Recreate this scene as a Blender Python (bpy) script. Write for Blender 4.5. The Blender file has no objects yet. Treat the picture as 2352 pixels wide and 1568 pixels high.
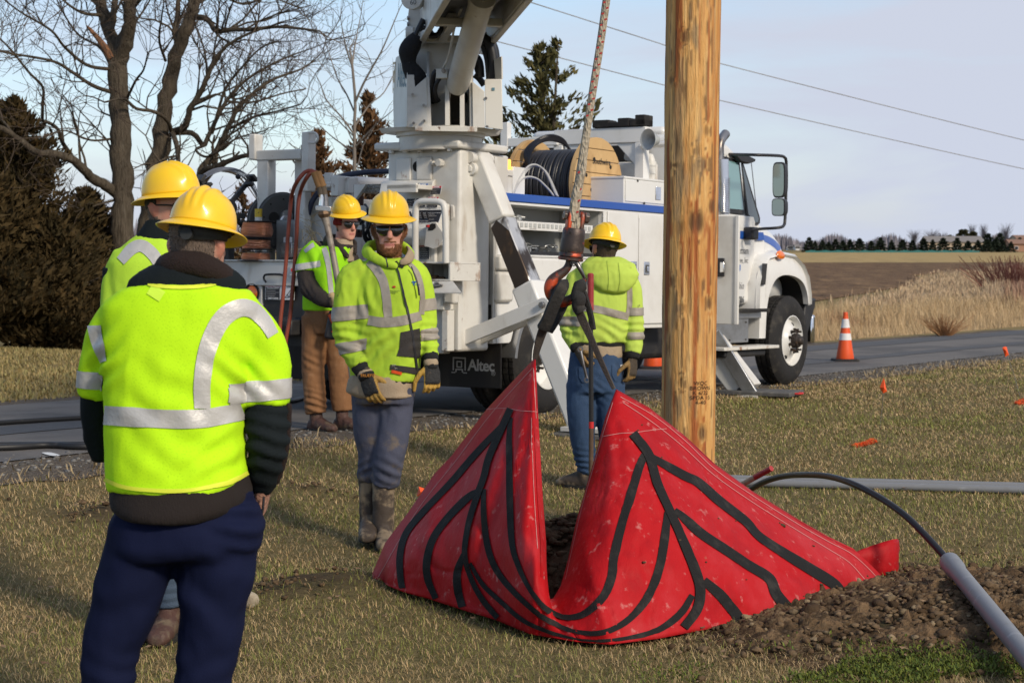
import bpy,bmesh,math,random
import numpy as np
from mathutils import Vector,Matrix,noise
from mathutils.bvhtree import BVHTree
random.seed(7)
rng=np.random.default_rng(7)
R=math.radians
scene=bpy.context.scene
COL=scene.collection
# ---------------------------------------------------------------- camera, sky, sun, exposure
FOC,CX,CY,EYE=4200.0,1176.0,784.0,1.60
PITCH=math.atan(209/FOC)
cam_d=bpy.data.cameras.new('camera')
cam=bpy.data.objects.new('camera',cam_d);COL.objects.link(cam)
cam_d.sensor_width=36.0
cam_d.lens=FOC/2352*36
cam_d.clip_start=0.1;cam_d.clip_end=6000
cam.location=(0,0,EYE)
cam.rotation_euler=(math.pi/2-PITCH,0,0)
cam_d.dof.use_dof=True
cam_d.dof.focus_distance=8.6
cam_d.dof.aperture_fstop=9.0
scene.camera=cam
SUN_AZ,SUN_EL=R(141),R(30)
sun_vec=Vector((math.sin(SUN_AZ)*math.cos(SUN_EL),math.cos(SUN_AZ)*math.cos(SUN_EL),math.sin(SUN_EL)))
sd=bpy.data.lights.new('sun','SUN');sun=bpy.data.objects.new('sun',sd);COL.objects.link(sun)
sd.energy=2.6;sd.angle=R(9.0);sd.color=(1.0,0.88,0.71)
sun.rotation_euler=sun_vec.to_track_quat('Z','Y').to_euler()
sun.location=(20,-12,20)
world=bpy.data.worlds.new('World');scene.world=world;world.use_nodes=True
wn,wl=world.node_tree.nodes,world.node_tree.links
wn.clear()
w_out=wn.new('ShaderNodeOutputWorld');w_bg=wn.new('ShaderNodeBackground')
w_sky=wn.new('ShaderNodeTexSky');w_sky.sky_type='NISHITA';w_sky.sun_disc=False
w_sky.sun_elevation=SUN_EL;w_sky.sun_rotation=SUN_AZ
w_sky.air_density=1.0;w_sky.dust_density=0.6;w_sky.ozone_density=2.6
w_bg.inputs['Strength'].default_value=0.124
w_tc=wn.new('ShaderNodeTexCoord')
w_map=wn.new('ShaderNodeMapping');w_map.inputs['Scale'].default_value=(1.0,1.0,5.5)
w_map.inputs['Rotation'].default_value=(R(7),R(-5),R(20))
w_n=wn.new('ShaderNodeTexNoise');w_n.inputs['Scale'].default_value=3.4;w_n.inputs['Detail'].default_value=7
w_n.inputs['Roughness'].default_value=0.52;w_n.inputs['Distortion'].default_value=0.35
w_r=wn.new('ShaderNodeValToRGB')
w_r.color_ramp.elements[0].position=0.36;w_r.color_ramp.elements[0].color=(0.34,0.34,0.34,1)
w_r.color_ramp.elements[1].position=0.62;w_r.color_ramp.elements[1].color=(0.98,0.98,0.98,1)
w_sep=wn.new('ShaderNodeSeparateXYZ')
w_gr=wn.new('ShaderNodeMapRange')
w_gr.inputs['From Min'].default_value=-0.35;w_gr.inputs['From Max'].default_value=0.30
w_gr.inputs['To Min'].default_value=-0.62;w_gr.inputs['To Max'].default_value=0.10
w_add=wn.new('ShaderNodeMath');w_add.operation='ADD';w_add.use_clamp=True
w_mix=wn.new('ShaderNodeMix');w_mix.data_type='RGBA'
w_mix.inputs['B'].default_value=(3.95,4.25,5.05,1)
wl.new(w_tc.outputs['Generated'],w_map.inputs['Vector']);wl.new(w_map.outputs['Vector'],w_n.inputs['Vector'])
wl.new(w_n.outputs['Fac'],w_r.inputs['Fac'])
wl.new(w_tc.outputs['Generated'],w_sep.inputs['Vector']);wl.new(w_sep.outputs['X'],w_gr.inputs['Value'])
wl.new(w_r.outputs['Color'],w_add.inputs[0]);wl.new(w_gr.outputs['Result'],w_add.inputs[1])
w_hz=wn.new('ShaderNodeMapRange')
w_hz.inputs['From Min'].default_value=0.16;w_hz.inputs['From Max'].default_value=0.0
w_hz.inputs['To Min'].default_value=0.0;w_hz.inputs['To Max'].default_value=0.55
w_ad2=wn.new('ShaderNodeMath');w_ad2.operation='ADD';w_ad2.use_clamp=True
wl.new(w_sep.outputs['Z'],w_hz.inputs['Value']);wl.new(w_add.outputs['Value'],w_ad2.inputs[0]);wl.new(w_hz.outputs['Result'],w_ad2.inputs[1])
wl.new(w_ad2.outputs['Value'],w_mix.inputs['Factor'])
wl.new(w_sky.outputs['Color'],w_mix.inputs['A'])
wl.new(w_mix.outputs['Result'],w_bg.inputs['Color']);wl.new(w_bg.outputs['Background'],w_out.inputs['Surface'])
scene.view_settings.view_transform='Standard'
scene.view_settings.look='None'
scene.view_settings.exposure=0.33
scene.view_settings.gamma=1.0
scene.view_settings.use_curve_mapping=False
scene.render.engine='CYCLES'
scene.cycles.max_bounces=6;scene.cycles.diffuse_bounces=3;scene.cycles.glossy_bounces=3
scene.cycles.transparent_max_bounces=8;scene.cycles.transmission_bounces=4
scene.cycles.caustics_reflective=False;scene.cycles.caustics_refractive=False
# ---------------------------------------------------------------- helpers
_cp,_sp=math.cos(PITCH),math.sin(PITCH)
def ray(px,py):
 x,y=(px-CX)/FOC,(CY-py)/FOC
 return Vector((x,_cp+_sp*y,_cp*y-_sp))
def W(px,py,Y):
 r=ray(px,py)
 return Vector((0,0,EYE))+r*(Y/r.y)
def G(px,py,z=0.0):
 r=ray(px,py)
 return Vector((0,0,EYE))+r*((z-EYE)/r.z)
def lerp(a,b,t):return a+(b-a)*t
def sstep(a,b,x):
 t=min(1,max(0,(x-a)/(b-a)));return t*t*(3-2*t)
def nsstep(a,b,x):
 t=np.clip((x-a)/(b-a),0,1);return t*t*(3-2*t)
def interp_pts(pts,n):
 """n points evenly along a smooth curve through pts."""
 P=[Vector(p)for p in pts]
 if len(P)==2:return[P[0].lerp(P[1],i/(n-1))for i in range(n)]
 out=[]
 L=[0]
 for a,b in zip(P,P[1:]):L.append(L[-1]+(b-a).length)
 for i in range(n):
  d=L[-1]*i/(n-1)
  k=0
  while k<len(P)-2 and L[k+1]<d:k+=1
  t=(d-L[k])/max(1e-9,L[k+1]-L[k])
  p1,p2=P[k],P[k+1]
  p0=P[k-1]if k>0 else p1*2-p2
  p3=P[k+2]if k+2<len(P)else p2*2-p1
  out.append(0.5*((2*p1)+(p2-p0)*t+(2*p0-5*p1+4*p2-p3)*t*t+(3*p1-p0-3*p2+p3)*t**3))
 return out
def interp_r(rs,n):
 xs=np.linspace(0,len(rs)-1,n);return list(np.interp(xs,range(len(rs)),rs))
def align(p,z,x=None):
 """Matrix with origin p and z axis along z."""
 z=Vector(z).normalized()
 x=Vector(x)if x is not None else(Vector((1,0,0))if abs(z.x)<0.9 else Vector((0,1,0)))
 y=z.cross(x).normalized();x=y.cross(z)
 M=Matrix.Identity(4)
 for i in range(3):M[i][0],M[i][1],M[i][2],M[i][3]=x[i],y[i],z[i],p[i]
 return M
def frame(p,x,y):
 x=Vector(x).normalized();z=x.cross(Vector(y)).normalized();y=z.cross(x)
 M=Matrix.Identity(4)
 for i in range(3):M[i][0],M[i][1],M[i][2],M[i][3]=x[i],y[i],z[i],p[i]
 return M
class MB:
 """Collects shells and links them as ONE mesh object."""
 def __init__(s):s.v=[];s.f=[];s.m=[];s.c=[]
 def add(s,vs,fs,m=0,M=None):
  o=len(s.v)
  s.v+=[tuple(M@Vector(v))for v in vs]if M is not None else[tuple(v)for v in vs]
  s.f+=[tuple(o+i for i in f)for f in fs];s.m+=[m]*len(fs)
  return s
 def box(s,x0,x1,y0,y1,z0,z1,m=0,M=None):
  v=[(x,y,z)for x in(x0,x1)for y in(y0,y1)for z in(z0,z1)]
  return s.add(v,[(0,1,3,2),(4,6,7,5),(0,4,5,1),(2,3,7,6),(0,2,6,4),(1,5,7,3)],m,M)
 def prism(s,poly,ax,d0,d1,m=0,M=None):
  """Polygon in the two axes other than ax, swept from d0 to d1 along ax."""
  def mk(p,d):
   if ax=='x':return(d,p[0],p[1])
   if ax=='y':return(p[0],d,p[1])
   return(p[0],p[1],d)
  n=len(poly)
  v=[mk(p,d0)for p in poly]+[mk(p,d1)for p in poly]
  f=[tuple(range(n))[::-1],tuple(range(n,2*n))]+[(i,(i+1)%n,n+(i+1)%n,n+i)for i in range(n)]
  return s.add(v,f,m,M)
 def tube(s,pts,r,n=10,m=0,caps=True,M=None,flat=None):
  P=[Vector(p)for p in pts];k=len(P)
  rs=r if hasattr(r,'__len__')else[r]*k
  if len(rs)!=k:rs=interp_r(rs,k)
  v,f=[],[]
  t0=(P[1]-P[0]).normalized()
  nx=t0.orthogonal().normalized()if flat is None else(Vector(flat[0])-t0*t0.dot(Vector(flat[0]))).normalized()
  for i in range(k):
   t=(P[min(i+1,k-1)]-P[max(i-1,0)]).normalized()
   nx=(nx-t*t.dot(nx)).normalized();ny=t.cross(nx)
   fx,fy=(1,1)if flat is None else flat[1]
   for j in range(n):
    a=2*math.pi*j/n
    v.append(P[i]+(nx*math.cos(a)*fx+ny*math.sin(a)*fy)*rs[i])
  for i in range(k-1):
   for j in range(n):
    a,b=i*n+j,i*n+(j+1)%n
    f.append((a,b,b+n,a+n))
  if caps:f+=[tuple(range(n))[::-1],tuple(range((k-1)*n,k*n))]
  return s.add(v,f,m,M)
 def lathe(s,prof,M=None,n=24,m=0,a0=0.0,a1=2*math.pi):
  """prof: (radius, z) pairs; closed where the radius is 0."""
  full=abs(a1-a0-2*math.pi)<1e-6
  k=n if full else n+1
  v,f,rows=[],[],[]
  for r,z in prof:
   if r<1e-6:
    rows.append([len(v)]);v.append((0,0,z))
   else:
    rows.append(list(range(len(v),len(v)+k)))
    v+=[(r*math.cos(a0+(a1-a0)*j/n),r*math.sin(a0+(a1-a0)*j/n),z)for j in range(k)]
  for A,B in zip(rows,rows[1:]):
   for j in range(n):
    j2=(j+1)%k
    if len(A)==1 and len(B)==1:continue
    if len(A)==1:f.append((A[0],B[j2],B[j]))
    elif len(B)==1:f.append((A[j],A[j2],B[0]))
    else:f.append((A[j],A[j2],B[j2],B[j]))
  return s.add(v,f,m,M)
 def cyl(s,p0,p1,r,n=16,m=0,r1=None,M=None):
  return s.tube([p0,p1],[r,r if r1 is None else r1],n,m,True,M)
 def loft(s,rings,n=24,m=0,M=None,caps=True):
  """rings: (centre, rx, ry, xaxis, yaxis, power) superellipses."""
  v,f=[],[]
  for(c,rx,ry,xa,ya,p)in rings:
   c,xa,ya=Vector(c),Vector(xa),Vector(ya)
   for j in range(n):
    a=2*math.pi*j/n;ca,sa=math.cos(a),math.sin(a)
    v.append(c+xa*(rx*math.copysign(abs(ca)**p,ca))+ya*(ry*math.copysign(abs(sa)**p,sa)))
  k=len(rings)
  for i in range(k-1):
   for j in range(n):
    a,b=i*n+j,i*n+(j+1)%n
    f.append((a,b,b+n,a+n))
  if caps:f+=[tuple(range(n))[::-1],tuple(range((k-1)*n,k*n))]
  return s.add(v,f,m,M)
 def grid(s,rows,m=0,closed=False):
  nr,nc=len(rows),len(rows[0])
  v=[p for r in rows for p in r];f=[]
  for i in range(nr-1):
   for j in range(nc-(0 if closed else 1)):
    j2=(j+1)%nc
    f.append((i*nc+j,i*nc+j2,(i+1)*nc+j2,(i+1)*nc+j))
  return s.add(v,f,m)
 def mesh(s,name):
  me=bpy.data.meshes.new(name);me.from_pydata(s.v,[],s.f);me.update();return me
 def build(s,name,mats,parent=None,smooth=30,bevel=0,seg=2,fix=True,solid=0):
  me=s.mesh(name)
  if not isinstance(mats,(list,tuple)):mats=[mats]
  for m in mats:me.materials.append(m)
  if len(mats)>1:me.polygons.foreach_set('material_index',s.m)
  if fix:
   bm=bmesh.new();bm.from_mesh(me);bmesh.ops.recalc_face_normals(bm,faces=bm.faces);bm.to_mesh(me);bm.free()
  return link(name,me,parent,smooth,bevel,seg,solid)
def link(name,me,parent=None,smooth=30,bevel=0,seg=2,solid=0):
 if smooth:
  me.polygons.foreach_set('use_smooth',[True]*len(me.polygons))
  if smooth<180:me.set_sharp_from_angle(angle=R(smooth))
 o=bpy.data.objects.new(name,me);COL.objects.link(o)
 if parent is not None:o.parent=parent
 if solid:
  md=o.modifiers.new('solid','SOLIDIFY');md.thickness=solid;md.offset=0
 if bevel:
  md=o.modifiers.new('bevel','BEVEL');md.width=bevel;md.segments=seg;md.limit_method='ANGLE';md.angle_limit=R(35)
  md.harden_normals=False
 return o
def tag(o,label=None,cat=None,group=None,kind=None):
 if label:o['label']=label
 if cat:o['category']=cat
 if group:o['group']=group
 if kind:o['kind']=kind
 return o
def empty(name,loc=(0,0,0),rz=0.0,M=None):
 o=bpy.data.objects.new(name,None);COL.objects.link(o);o.empty_display_size=0.2
 if M is not None:o.matrix_world=M
 else:o.location=loc;o.rotation_euler=(0,0,rz)
 return o
def copy_tree(o,parent=None):
 c=o.copy();COL.objects.link(c);c.parent=parent
 for ch in list(o.children):copy_tree(ch,c)
 return c
_dg=bpy.context.evaluated_depsgraph_get
def text_mesh(body,size,align_x='CENTER',ext=0.0006,shear=0.0,xs=1.0,bold=0.0,space=1.0):
 cu=bpy.data.curves.new('t','FONT');cu.body=body;cu.size=size;cu.align_x=align_x;cu.align_y='CENTER'
 cu.extrude=ext;cu.shear=shear;cu.offset=bold;cu.resolution_u=3;cu.space_character=space
 ob=bpy.data.objects.new('t',cu);COL.objects.link(ob)
 me=bpy.data.meshes.new_from_object(ob.evaluated_get(_dg()))
 bpy.data.objects.remove(ob);bpy.data.curves.remove(cu)
 if xs!=1.0:me.transform(Matrix.Scale(xs,4,(1,0,0)))
 return me
def text(name,body,size,m,M,parent=None,**k):
 me=text_mesh(body,size,**k);me.transform(M);me.materials.clear();me.materials.append(m);me.name=name
 return link(name,me,parent,0)
# ---------------------------------------------------------------- materials
def mat(name,base,rough=0.6,metal=0.0,layers=(),bump=None,coat=0.0,spec=0.5,coord='Object',sheen=0.0,attr=None,alpha=None,trans=0.0,ior=1.45,bumps=()):
 """layers: (colour, scale, lo, hi, amount[, stretch[, detail]]) noise masks over the base colour; bump: (scale, strength[, stretch[, kind]])."""
 m=bpy.data.materials.new(name);m.use_nodes=True
 N,L=m.node_tree.nodes,m.node_tree.links
 b=N['Principled BSDF']
 b.inputs['Roughness'].default_value=rough;b.inputs['Metallic'].default_value=metal
 b.inputs['Coat Weight'].default_value=coat;b.inputs['Coat Roughness'].default_value=0.12
 b.inputs['Specular IOR Level'].default_value=spec
 b.inputs['Sheen Weight'].default_value=sheen
 b.inputs['Transmission Weight'].default_value=trans;b.inputs['IOR'].default_value=ior
 tc=N.new('ShaderNodeTexCoord');co=tc.outputs[coord]
 def nz(scale,stretch=None,detail=4.0,kind='noise',rough_=0.6):
  v=co
  if stretch is not None:
   mp=N.new('ShaderNodeMapping');mp.inputs['Scale'].default_value=stretch;L.new(co,mp.inputs['Vector']);v=mp.outputs['Vector']
  if kind=='noise':
   t=N.new('ShaderNodeTexNoise');t.inputs['Scale'].default_value=scale;t.inputs['Detail'].default_value=detail
   t.inputs['Roughness'].default_value=rough_
   L.new(v,t.inputs['Vector']);return t.outputs['Fac']
  if kind=='voronoi':
   t=N.new('ShaderNodeTexVoronoi');t.inputs['Scale'].default_value=scale;L.new(v,t.inputs['Vector']);return t.outputs['Distance']
  if kind=='wave':
   t=N.new('ShaderNodeTexWave');t.inputs['Scale'].default_value=scale;t.inputs['Distortion'].default_value=2.5;t.inputs['Detail'].default_value=3
   L.new(v,t.inputs['Vector']);return t.outputs['Fac']
 col=None
 if attr:
  a=N.new('ShaderNodeVertexColor');a.layer_name=attr;col=a.outputs['Color']
 for ly in layers:
  c,sc,lo,hi,amt=ly[:5];st=ly[5]if len(ly)>5 else None;det=ly[6]if len(ly)>6 else 5.0
  kd=ly[7]if len(ly)>7 else 'noise'
  f=nz(sc,st,det,kd)
  mr=N.new('ShaderNodeMapRange');mr.inputs['From Min'].default_value=lo;mr.inputs['From Max'].default_value=hi
  mr.inputs['To Max'].default_value=amt;mr.interpolation_type='SMOOTHSTEP'
  L.new(f,mr.inputs['Value'])
  mx=N.new('ShaderNodeMix');mx.data_type='RGBA'
  L.new(mr.outputs['Result'],mx.inputs['Factor'])
  if col is None:mx.inputs['A'].default_value=(*base,1)
  else:L.new(col,mx.inputs['A'])
  mx.inputs['B'].default_value=(*c,1);col=mx.outputs['Result']
 if col is None:b.inputs['Base Color'].default_value=(*base,1)
 else:L.new(col,b.inputs['Base Color'])
 prev=None
 for bp in([bump]if bump else[])+list(bumps):
  sc,st=bp[:2];str_=bp[2]if len(bp)>2 else None;kd=bp[3]if len(bp)>3 else 'noise';dist=bp[4]if len(bp)>4 else 0.02
  f=nz(sc,str_,4.0,kd)
  bn=N.new('ShaderNodeBump');bn.inputs['Strength'].default_value=st;bn.inputs['Distance'].default_value=dist
  L.new(f,bn.inputs['Height'])
  if prev is not None:L.new(prev,bn.inputs['Normal'])
  prev=bn.outputs['Normal']
 if prev is not None:L.new(prev,b.inputs['Normal'])
 return m
def emis(name,col,strength,base=None):
 m=mat(name,base or col,0.3);b=m.node_tree.nodes['Principled BSDF']
 b.inputs['Emission Color'].default_value=(*col,1);b.inputs['Emission Strength'].default_value=strength
 return m
def flatmesh(name,V,F,mats,parent=None,smooth=0,cols=None,mi=None):
 """Fast mesh from numpy arrays; F is (n, k); cols are per-vertex colours."""
 me=bpy.data.meshes.new(name)
 V=np.asarray(V,np.float32);F=np.asarray(F,np.int32)
 n,k=F.shape
 me.vertices.add(len(V));me.vertices.foreach_set('co',V.ravel())
 me.loops.add(n*k);me.loops.foreach_set('vertex_index',F.ravel())
 me.polygons.add(n);me.polygons.foreach_set('loop_start',np.arange(0,n*k,k,dtype=np.int32))
 if not isinstance(mats,(list,tuple)):mats=[mats]
 for m in mats:me.materials.append(m)
 if mi is not None:me.polygons.foreach_set('material_index',np.asarray(mi,np.int32))
 if smooth:me.polygons.foreach_set('use_smooth',np.ones(n,bool))
 if cols is not None:
  a=me.color_attributes.new('col','FLOAT_COLOR','POINT')
  c=np.ones((len(V),4),np.float32);c[:,:3]=cols;a.data.foreach_set('color',c.ravel())
 me.update(calc_edges=True);me.validate()
 o=bpy.data.objects.new(name,me);COL.objects.link(o)
 if parent is not None:o.parent=parent
 return o
# ---------------------------------------------------------------- the ground and the road
RA=R(33);SA,CA=math.sin(RA),math.cos(RA)
def st(x,y):return x*SA+y*CA,x*CA-y*SA
def xy(s,t):return s*SA+t*CA,s*CA-t*SA
def zroad(s):return 0.11-0.0135*(np.clip(s,-25,45)-14.15)
def zfield(y):return-0.42+1.42*np.clip((y-40)/610,0,1.6)
MOUND=[(1.62,7.75,0.60,0.055),(2.15,8.05,0.70,0.06),(2.1,7.35,0.6,0.045),(2.95,8.55,0.7,0.055),(2.75,7.75,0.7,0.05),(1.15,7.45,0.4,0.04),(1.98,8.78,0.36,0.02),(-0.90,8.72,0.26,0.06),(-1.07,8.42,0.17,0.04),(-2.3,10.3,0.3,0.05),(-1.3,11.6,0.22,0.03),(.1,9.6,.2,.03)]
def zmound(x,y):
 z=0
 for mx,my,mr,mh in MOUND:z=z+mh*np.exp(-((x-mx)**2+(y-my)**2)/(mr*mr)*1.4)
 return z
def zground(x,y,mound=True):
 x=np.asarray(x,float);y=np.asarray(y,float)
 s,t=st(x,y);zr=zroad(s)
 near=zr*nsstep(-6.2,-9.0,t)
 d=-13.5-t
 wr=nsstep(19,27,s)
 ditch=zr-0.55*nsstep(0.6,2.6,d)
 fld=lerp(ditch,zfield(y),nsstep(3.4,8.0,d))
 beyond=lerp(zr,fld,wr)
 beyond=lerp(beyond,zfield(y)+0.5,nsstep(60,160,y)*(1-wr))
 z=np.where(t>-9.0,near,np.where(d>0,beyond,zr))
 z=z+0.012*np.sin(x*2.1+1.3*np.sin(y*1.7))*np.cos(y*1.9+0.7)*nsstep(-9.3,-8.3,t)
 return z+(zmound(x,y)if mound else 0)
def zg(x,y):return float(zground(x,y))
def Gz(px,py,lift=0.0):
 z=0.0
 for _ in range(25):
  p=G(px,py,z);z=0.5*z+0.5*(zg(p.x,p.y)+lift)
  if z>EYE-0.02:z=EYE-0.02
 p=G(px,py,z);return p
def geo(a,b,n):return list(a+(b-a)*(np.geomspace(1,60,n)-1)/59)
M_ground=mat('lawn_soil',(0.13,0.105,0.05),0.95,spec=0.1,attr='col',layers=[((0.045,0.036,0.02),9.0,0.50,0.72,0.55,None,8),((0.26,0.205,0.11),31.0,0.56,0.74,0.5,None,6),((0.05,0.062,0.018),2.3,0.52,0.70,0.35,None,6)],bump=(60,0.5,None,'noise',0.02),bumps=[(14,0.6,None,'noise',0.04)])
S=sorted(set(geo(-18,-90,14)+list(np.arange(-17.75,36,0.25))+geo(36,4200,60)))
T=sorted(set(list(np.arange(-24,6.2,0.2))+geo(-24.2,-4200,60)+geo(6.4,40,10)))
SS,TT=np.meshgrid(np.array(S),np.array(T),indexing='ij')
XX,YY=xy(SS,TT);ZZ=zground(XX,YY)
n_s,n_t=SS.shape
V=np.stack([XX,YY,ZZ],-1).reshape(-1,3)
idx=np.arange(n_s*n_t).reshape(n_s,n_t)
Fq=np.stack([idx[:-1,:-1],idx[1:,:-1],idx[1:,1:],idx[:-1,1:]],-1).reshape(-1,4)
c_lawn=np.array([0.15,0.118,0.052]);c_dry=np.array([0.30,0.235,0.125]);c_far=np.array([0.235,0.175,0.075]);c_soil=np.array([0.062,0.043,0.026])
s_,t_=st(V[:,0],V[:,1])
wd=(nsstep(-8.2,-9.2,t_)*0.8)[:,None]
cg=c_lawn*(1-wd)+c_dry*wd
wf=nsstep(-13.2,-13.9,t_)[:,None]
cg=cg*(1-wf)+c_far*wf
wm=np.clip(zmound(V[:,0],V[:,1])/0.045,0,1)[:,None]
cg=cg*(1-wm)+c_soil*wm
ground=flatmesh('ground',V,Fq,M_ground,smooth=1,cols=cg);tag(ground,kind='structure')
def strip(name,m,s0,s1,t0,t1,lift,ds=0.5,nt=8,wob=0.0,smooth=True):
 ss=np.arange(s0,s1,ds);rows=[]
 for s in ss:
  w0=wob*noise.noise((s*0.9,3.1,0))+wob*0.6*noise.noise((s*4.1,7,0))
  w1=wob*noise.noise((s*0.8,9.7,0))+wob*0.6*noise.noise((s*3.7,1,0))
  row=[]
  for k in range(nt+1):
   t=lerp(t0+w0,t1+w1,k/nt);x,y=xy(s,t)
   row.append((x,y,zg(x,y)+lift))
  rows.append(row)
 o=MB().grid(rows).build(name,m,None,60)
 return tag(o,kind='structure')
M_road=mat('asphalt',(0.150,0.136,0.122),0.88,spec=0.3,layers=[((0.070,0.067,0.065),0.55,0.46,0.60,0.7,(1,1,1),6),((0.175,0.17,0.165),1.3,0.52,0.70,0.5,None,8),((0.20,0.19,0.18),240,0.55,0.70,0.5),((0.03,0.03,0.03),260,0.58,0.72,0.6)],bump=(220,0.35,None,'noise',0.006))
M_patch=mat('fresh_tar',(0.072,0.069,0.067),0.75,layers=[((0.10,0.10,0.10),200,0.5,0.7,0.5)],bump=(220,0.3))
M_gravel=mat('gravel_fines',(0.155,0.125,0.095),0.95,spec=0.15,layers=[((0.07,0.055,0.042),25,0.45,0.65,0.7),((0.34,0.31,0.27),95,0.56,0.66,0.75),((0.05,0.045,0.04),120,0.56,0.68,0.6)],bump=(90,0.9,None,'voronoi',0.02))
strip('gravel_shoulder',M_gravel,-16,75,-8.55,-9.9,0.006,0.25,5,0.30)
strip('gravel_verge',M_gravel,-16,75,-13.0,-13.75,0.005,0.4,3,0.15)
strip('road',M_road,-30,110,-9.42,-13.25,0.014,0.5,6,0.07)
strip('road_patch',M_patch,-14,9.5,-12.5,-13.1,0.019,0.5,2,0.10)
strip('road_patch',M_patch,16,70,-12.3,-13.15,0.019,0.7,2,0.12)
strip('road_patch',M_patch,-12,12,-10.9,-11.5,0.019,0.5,2,0.14)
strip('road_patch',M_patch,19,66,-10.5,-10.95,0.019,0.7,2,0.12)
# fields to the right of the road, each sheet a little above the ground
def sheet(name,m,rows_px,lift,n=40,amp=0.0,rows=24):
 """rows_px: a near and a far boundary, lists of measured pixels; filled between."""
 A=[Gz(*p)for p in rows_px[0]];B=[Gz(*p)for p in rows_px[1]]
 A=interp_pts(A,n);B=interp_pts(B,n);out=[]
 for i in range(rows+1):
  w=(i/rows)**1.6;row=[]
  for j in range(n):
   p=A[j].lerp(B[j],w)
   row.append((p.x,p.y,zg(p.x,p.y)+lift+amp*(0.5+0.5*noise.noise((p.x*0.9,p.y*0.9,2)))*(1 if 0<i<rows else 0)))
  out.append(row)
 return tag(MB().grid(out).build(name,m,None,60),kind='structure')
M_plough=mat('ploughed_soil',(0.165,0.100,0.055),0.95,spec=0.1,layers=[((0.075,0.047,0.027),1.2,0.46,0.64,0.8,(1,0.25,1),8),((0.29,0.18,0.09),0.5,0.50,0.66,0.7,(1,0.3,1),8),((0.23,0.16,0.09),4,0.58,0.70,0.6)],bump=(3,1.0,(1,0.4,1),'noise',0.25))
M_stub=mat('stubble',(0.40,0.28,0.115),0.95,spec=0.1,layers=[((0.27,0.19,0.085),0.6,0.45,0.6,0.7,(1,0.1,1),6),((0.48,0.36,0.17),2.0,0.5,0.65,0.6)])
sheet('ploughed_field',M_plough,([(1500,712),(1800,700),(1890,690),(1980,676),(2060,662),(2135,650),(2080,640),(2150,630),(2352,634),(2500,632)],[(1500,603),(1620,603),(1740,603),(1850,603),(1950,603),(2050,603),(2160,603),(2260,603),(2400,603),(2520,603)]),0.03,60,0.10)
sheet('stubble_field',M_stub,([(1450,604),(1800,604),(2200,604),(2560,604)],[(1450,580.4),(1800,580.4),(2200,580.4),(2560,580.4)]),0.05,30)
# ---------------------------------------------------------------- grass
def in_view(x,y,m=1.0):
 return(np.abs(x)<y*0.285+m)&(y>5.6)
M_blade=mat('grass_blade',(0.1,0.1,0.03),0.75,spec=0.25,attr='col')
def nz2(x,y,f,o=0.0):
 a=np.sin(x*f+1.7*np.sin(y*f*0.83+o))+np.sin(y*f*1.13+2.1*np.sin(x*f*0.71+2+o))+0.6*np.sin((x+y)*f*2.3+o)
 return a/2.6
def blades(name,x,y,z,h,w,tilt,col,m,wtop=0.25,yaw=None):
 """Bent blades: two quads and a tip each, one mesh."""
 n=len(x)
 yaw=rng.uniform(0,2*np.pi,n)if yaw is None else yaw
 dx,dy=np.cos(yaw),np.sin(yaw);sx,sy=-dy,dx
 t1,t2=tilt*0.6,tilt*1.25
 def pt(k,hh,tt,base=None):
  bx,by,bz=base if base is not None else(x,y,z)
  return bx+dx*hh*np.sin(tt),by+dy*hh*np.sin(tt),bz+hh*np.cos(tt)
 m1=pt(1,h*0.5,t1);m2=pt(2,h*0.5,t2,m1)
 P=np.empty((n,5,3),np.float32)
 for k,(b,f)in enumerate([((x,y,z),1.0),(m1,0.75)]):
  P[:,2*k,0]=b[0]-sx*w*f*.5;P[:,2*k,1]=b[1]-sy*w*f*.5;P[:,2*k,2]=b[2]
  P[:,2*k+1,0]=b[0]+sx*w*f*.5;P[:,2*k+1,1]=b[1]+sy*w*f*.5;P[:,2*k+1,2]=b[2]
 P[:,4,0],P[:,4,1],P[:,4,2]=m2
 base=(np.arange(n)*5)[:,None]
 T_=np.concatenate([base+np.array([0,1,3]),base+np.array([0,3,2]),base+np.array([2,3,4])],0)
 C=np.repeat(col[:,None,:],5,1).reshape(-1,3)
 return flatmesh(name,P.reshape(-1,3),T_,m,cols=C)
def dirt_mask(x,y):
 return np.clip(zmound(x,y)/0.05,0,1)
N0=640000
y=5.8+(rng.random(N0)**1.7)*22.5
x=(rng.random(N0)*2-1)*(y*0.285+2.0)
s_,t_=st(x,y)
edge=-8.75+0.25*nz2(x,y,1.1)+0.12*nz2(x,y,5.0)
keep=(t_>edge)&(rng.random(N0)>dirt_mask(x,y)*1.05)
keep&=rng.random(N0)<(0.55+0.45*nsstep(-0.6,0.4,nz2(x,y,2.2,4)))
x,y,t_=x[keep],y[keep],t_[keep];n=len(x)
green=nsstep(-0.45,0.6,0.6*nz2(x,y,0.8,1.0)+0.5*nz2(x,y,3.1,2.0)+0.25*rng.normal(size=n))
green=green*(1-0.85*nsstep(-7.9,-8.8,t_))*0.85+0.08
r1=rng.random(n)
straw=np.array([0.42,0.305,0.16]);straw2=np.array([0.25,0.165,0.075]);gr=np.array([0.105,0.115,0.026]);gr2=np.array([0.20,0.20,0.055])
isg=rng.random(n)<green*0.82
mixr=rng.random(n)[:,None]
col=np.where(isg[:,None],gr*(1-mixr)+gr2*mixr,straw*(1-mixr)+straw2*mixr)*(0.84+0.78*rng.random(n)[:,None])
dist=np.clip(y/9.0,0.7,3)
h=rng.uniform(0.02,0.06,n)*np.where(t_<-7.8,1.2,1.0)
w=rng.uniform(0.0022,0.004,n)*dist
tilt=np.where(isg,rng.uniform(0.45,1.2,n),rng.uniform(0.85,1.35,n))
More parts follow.
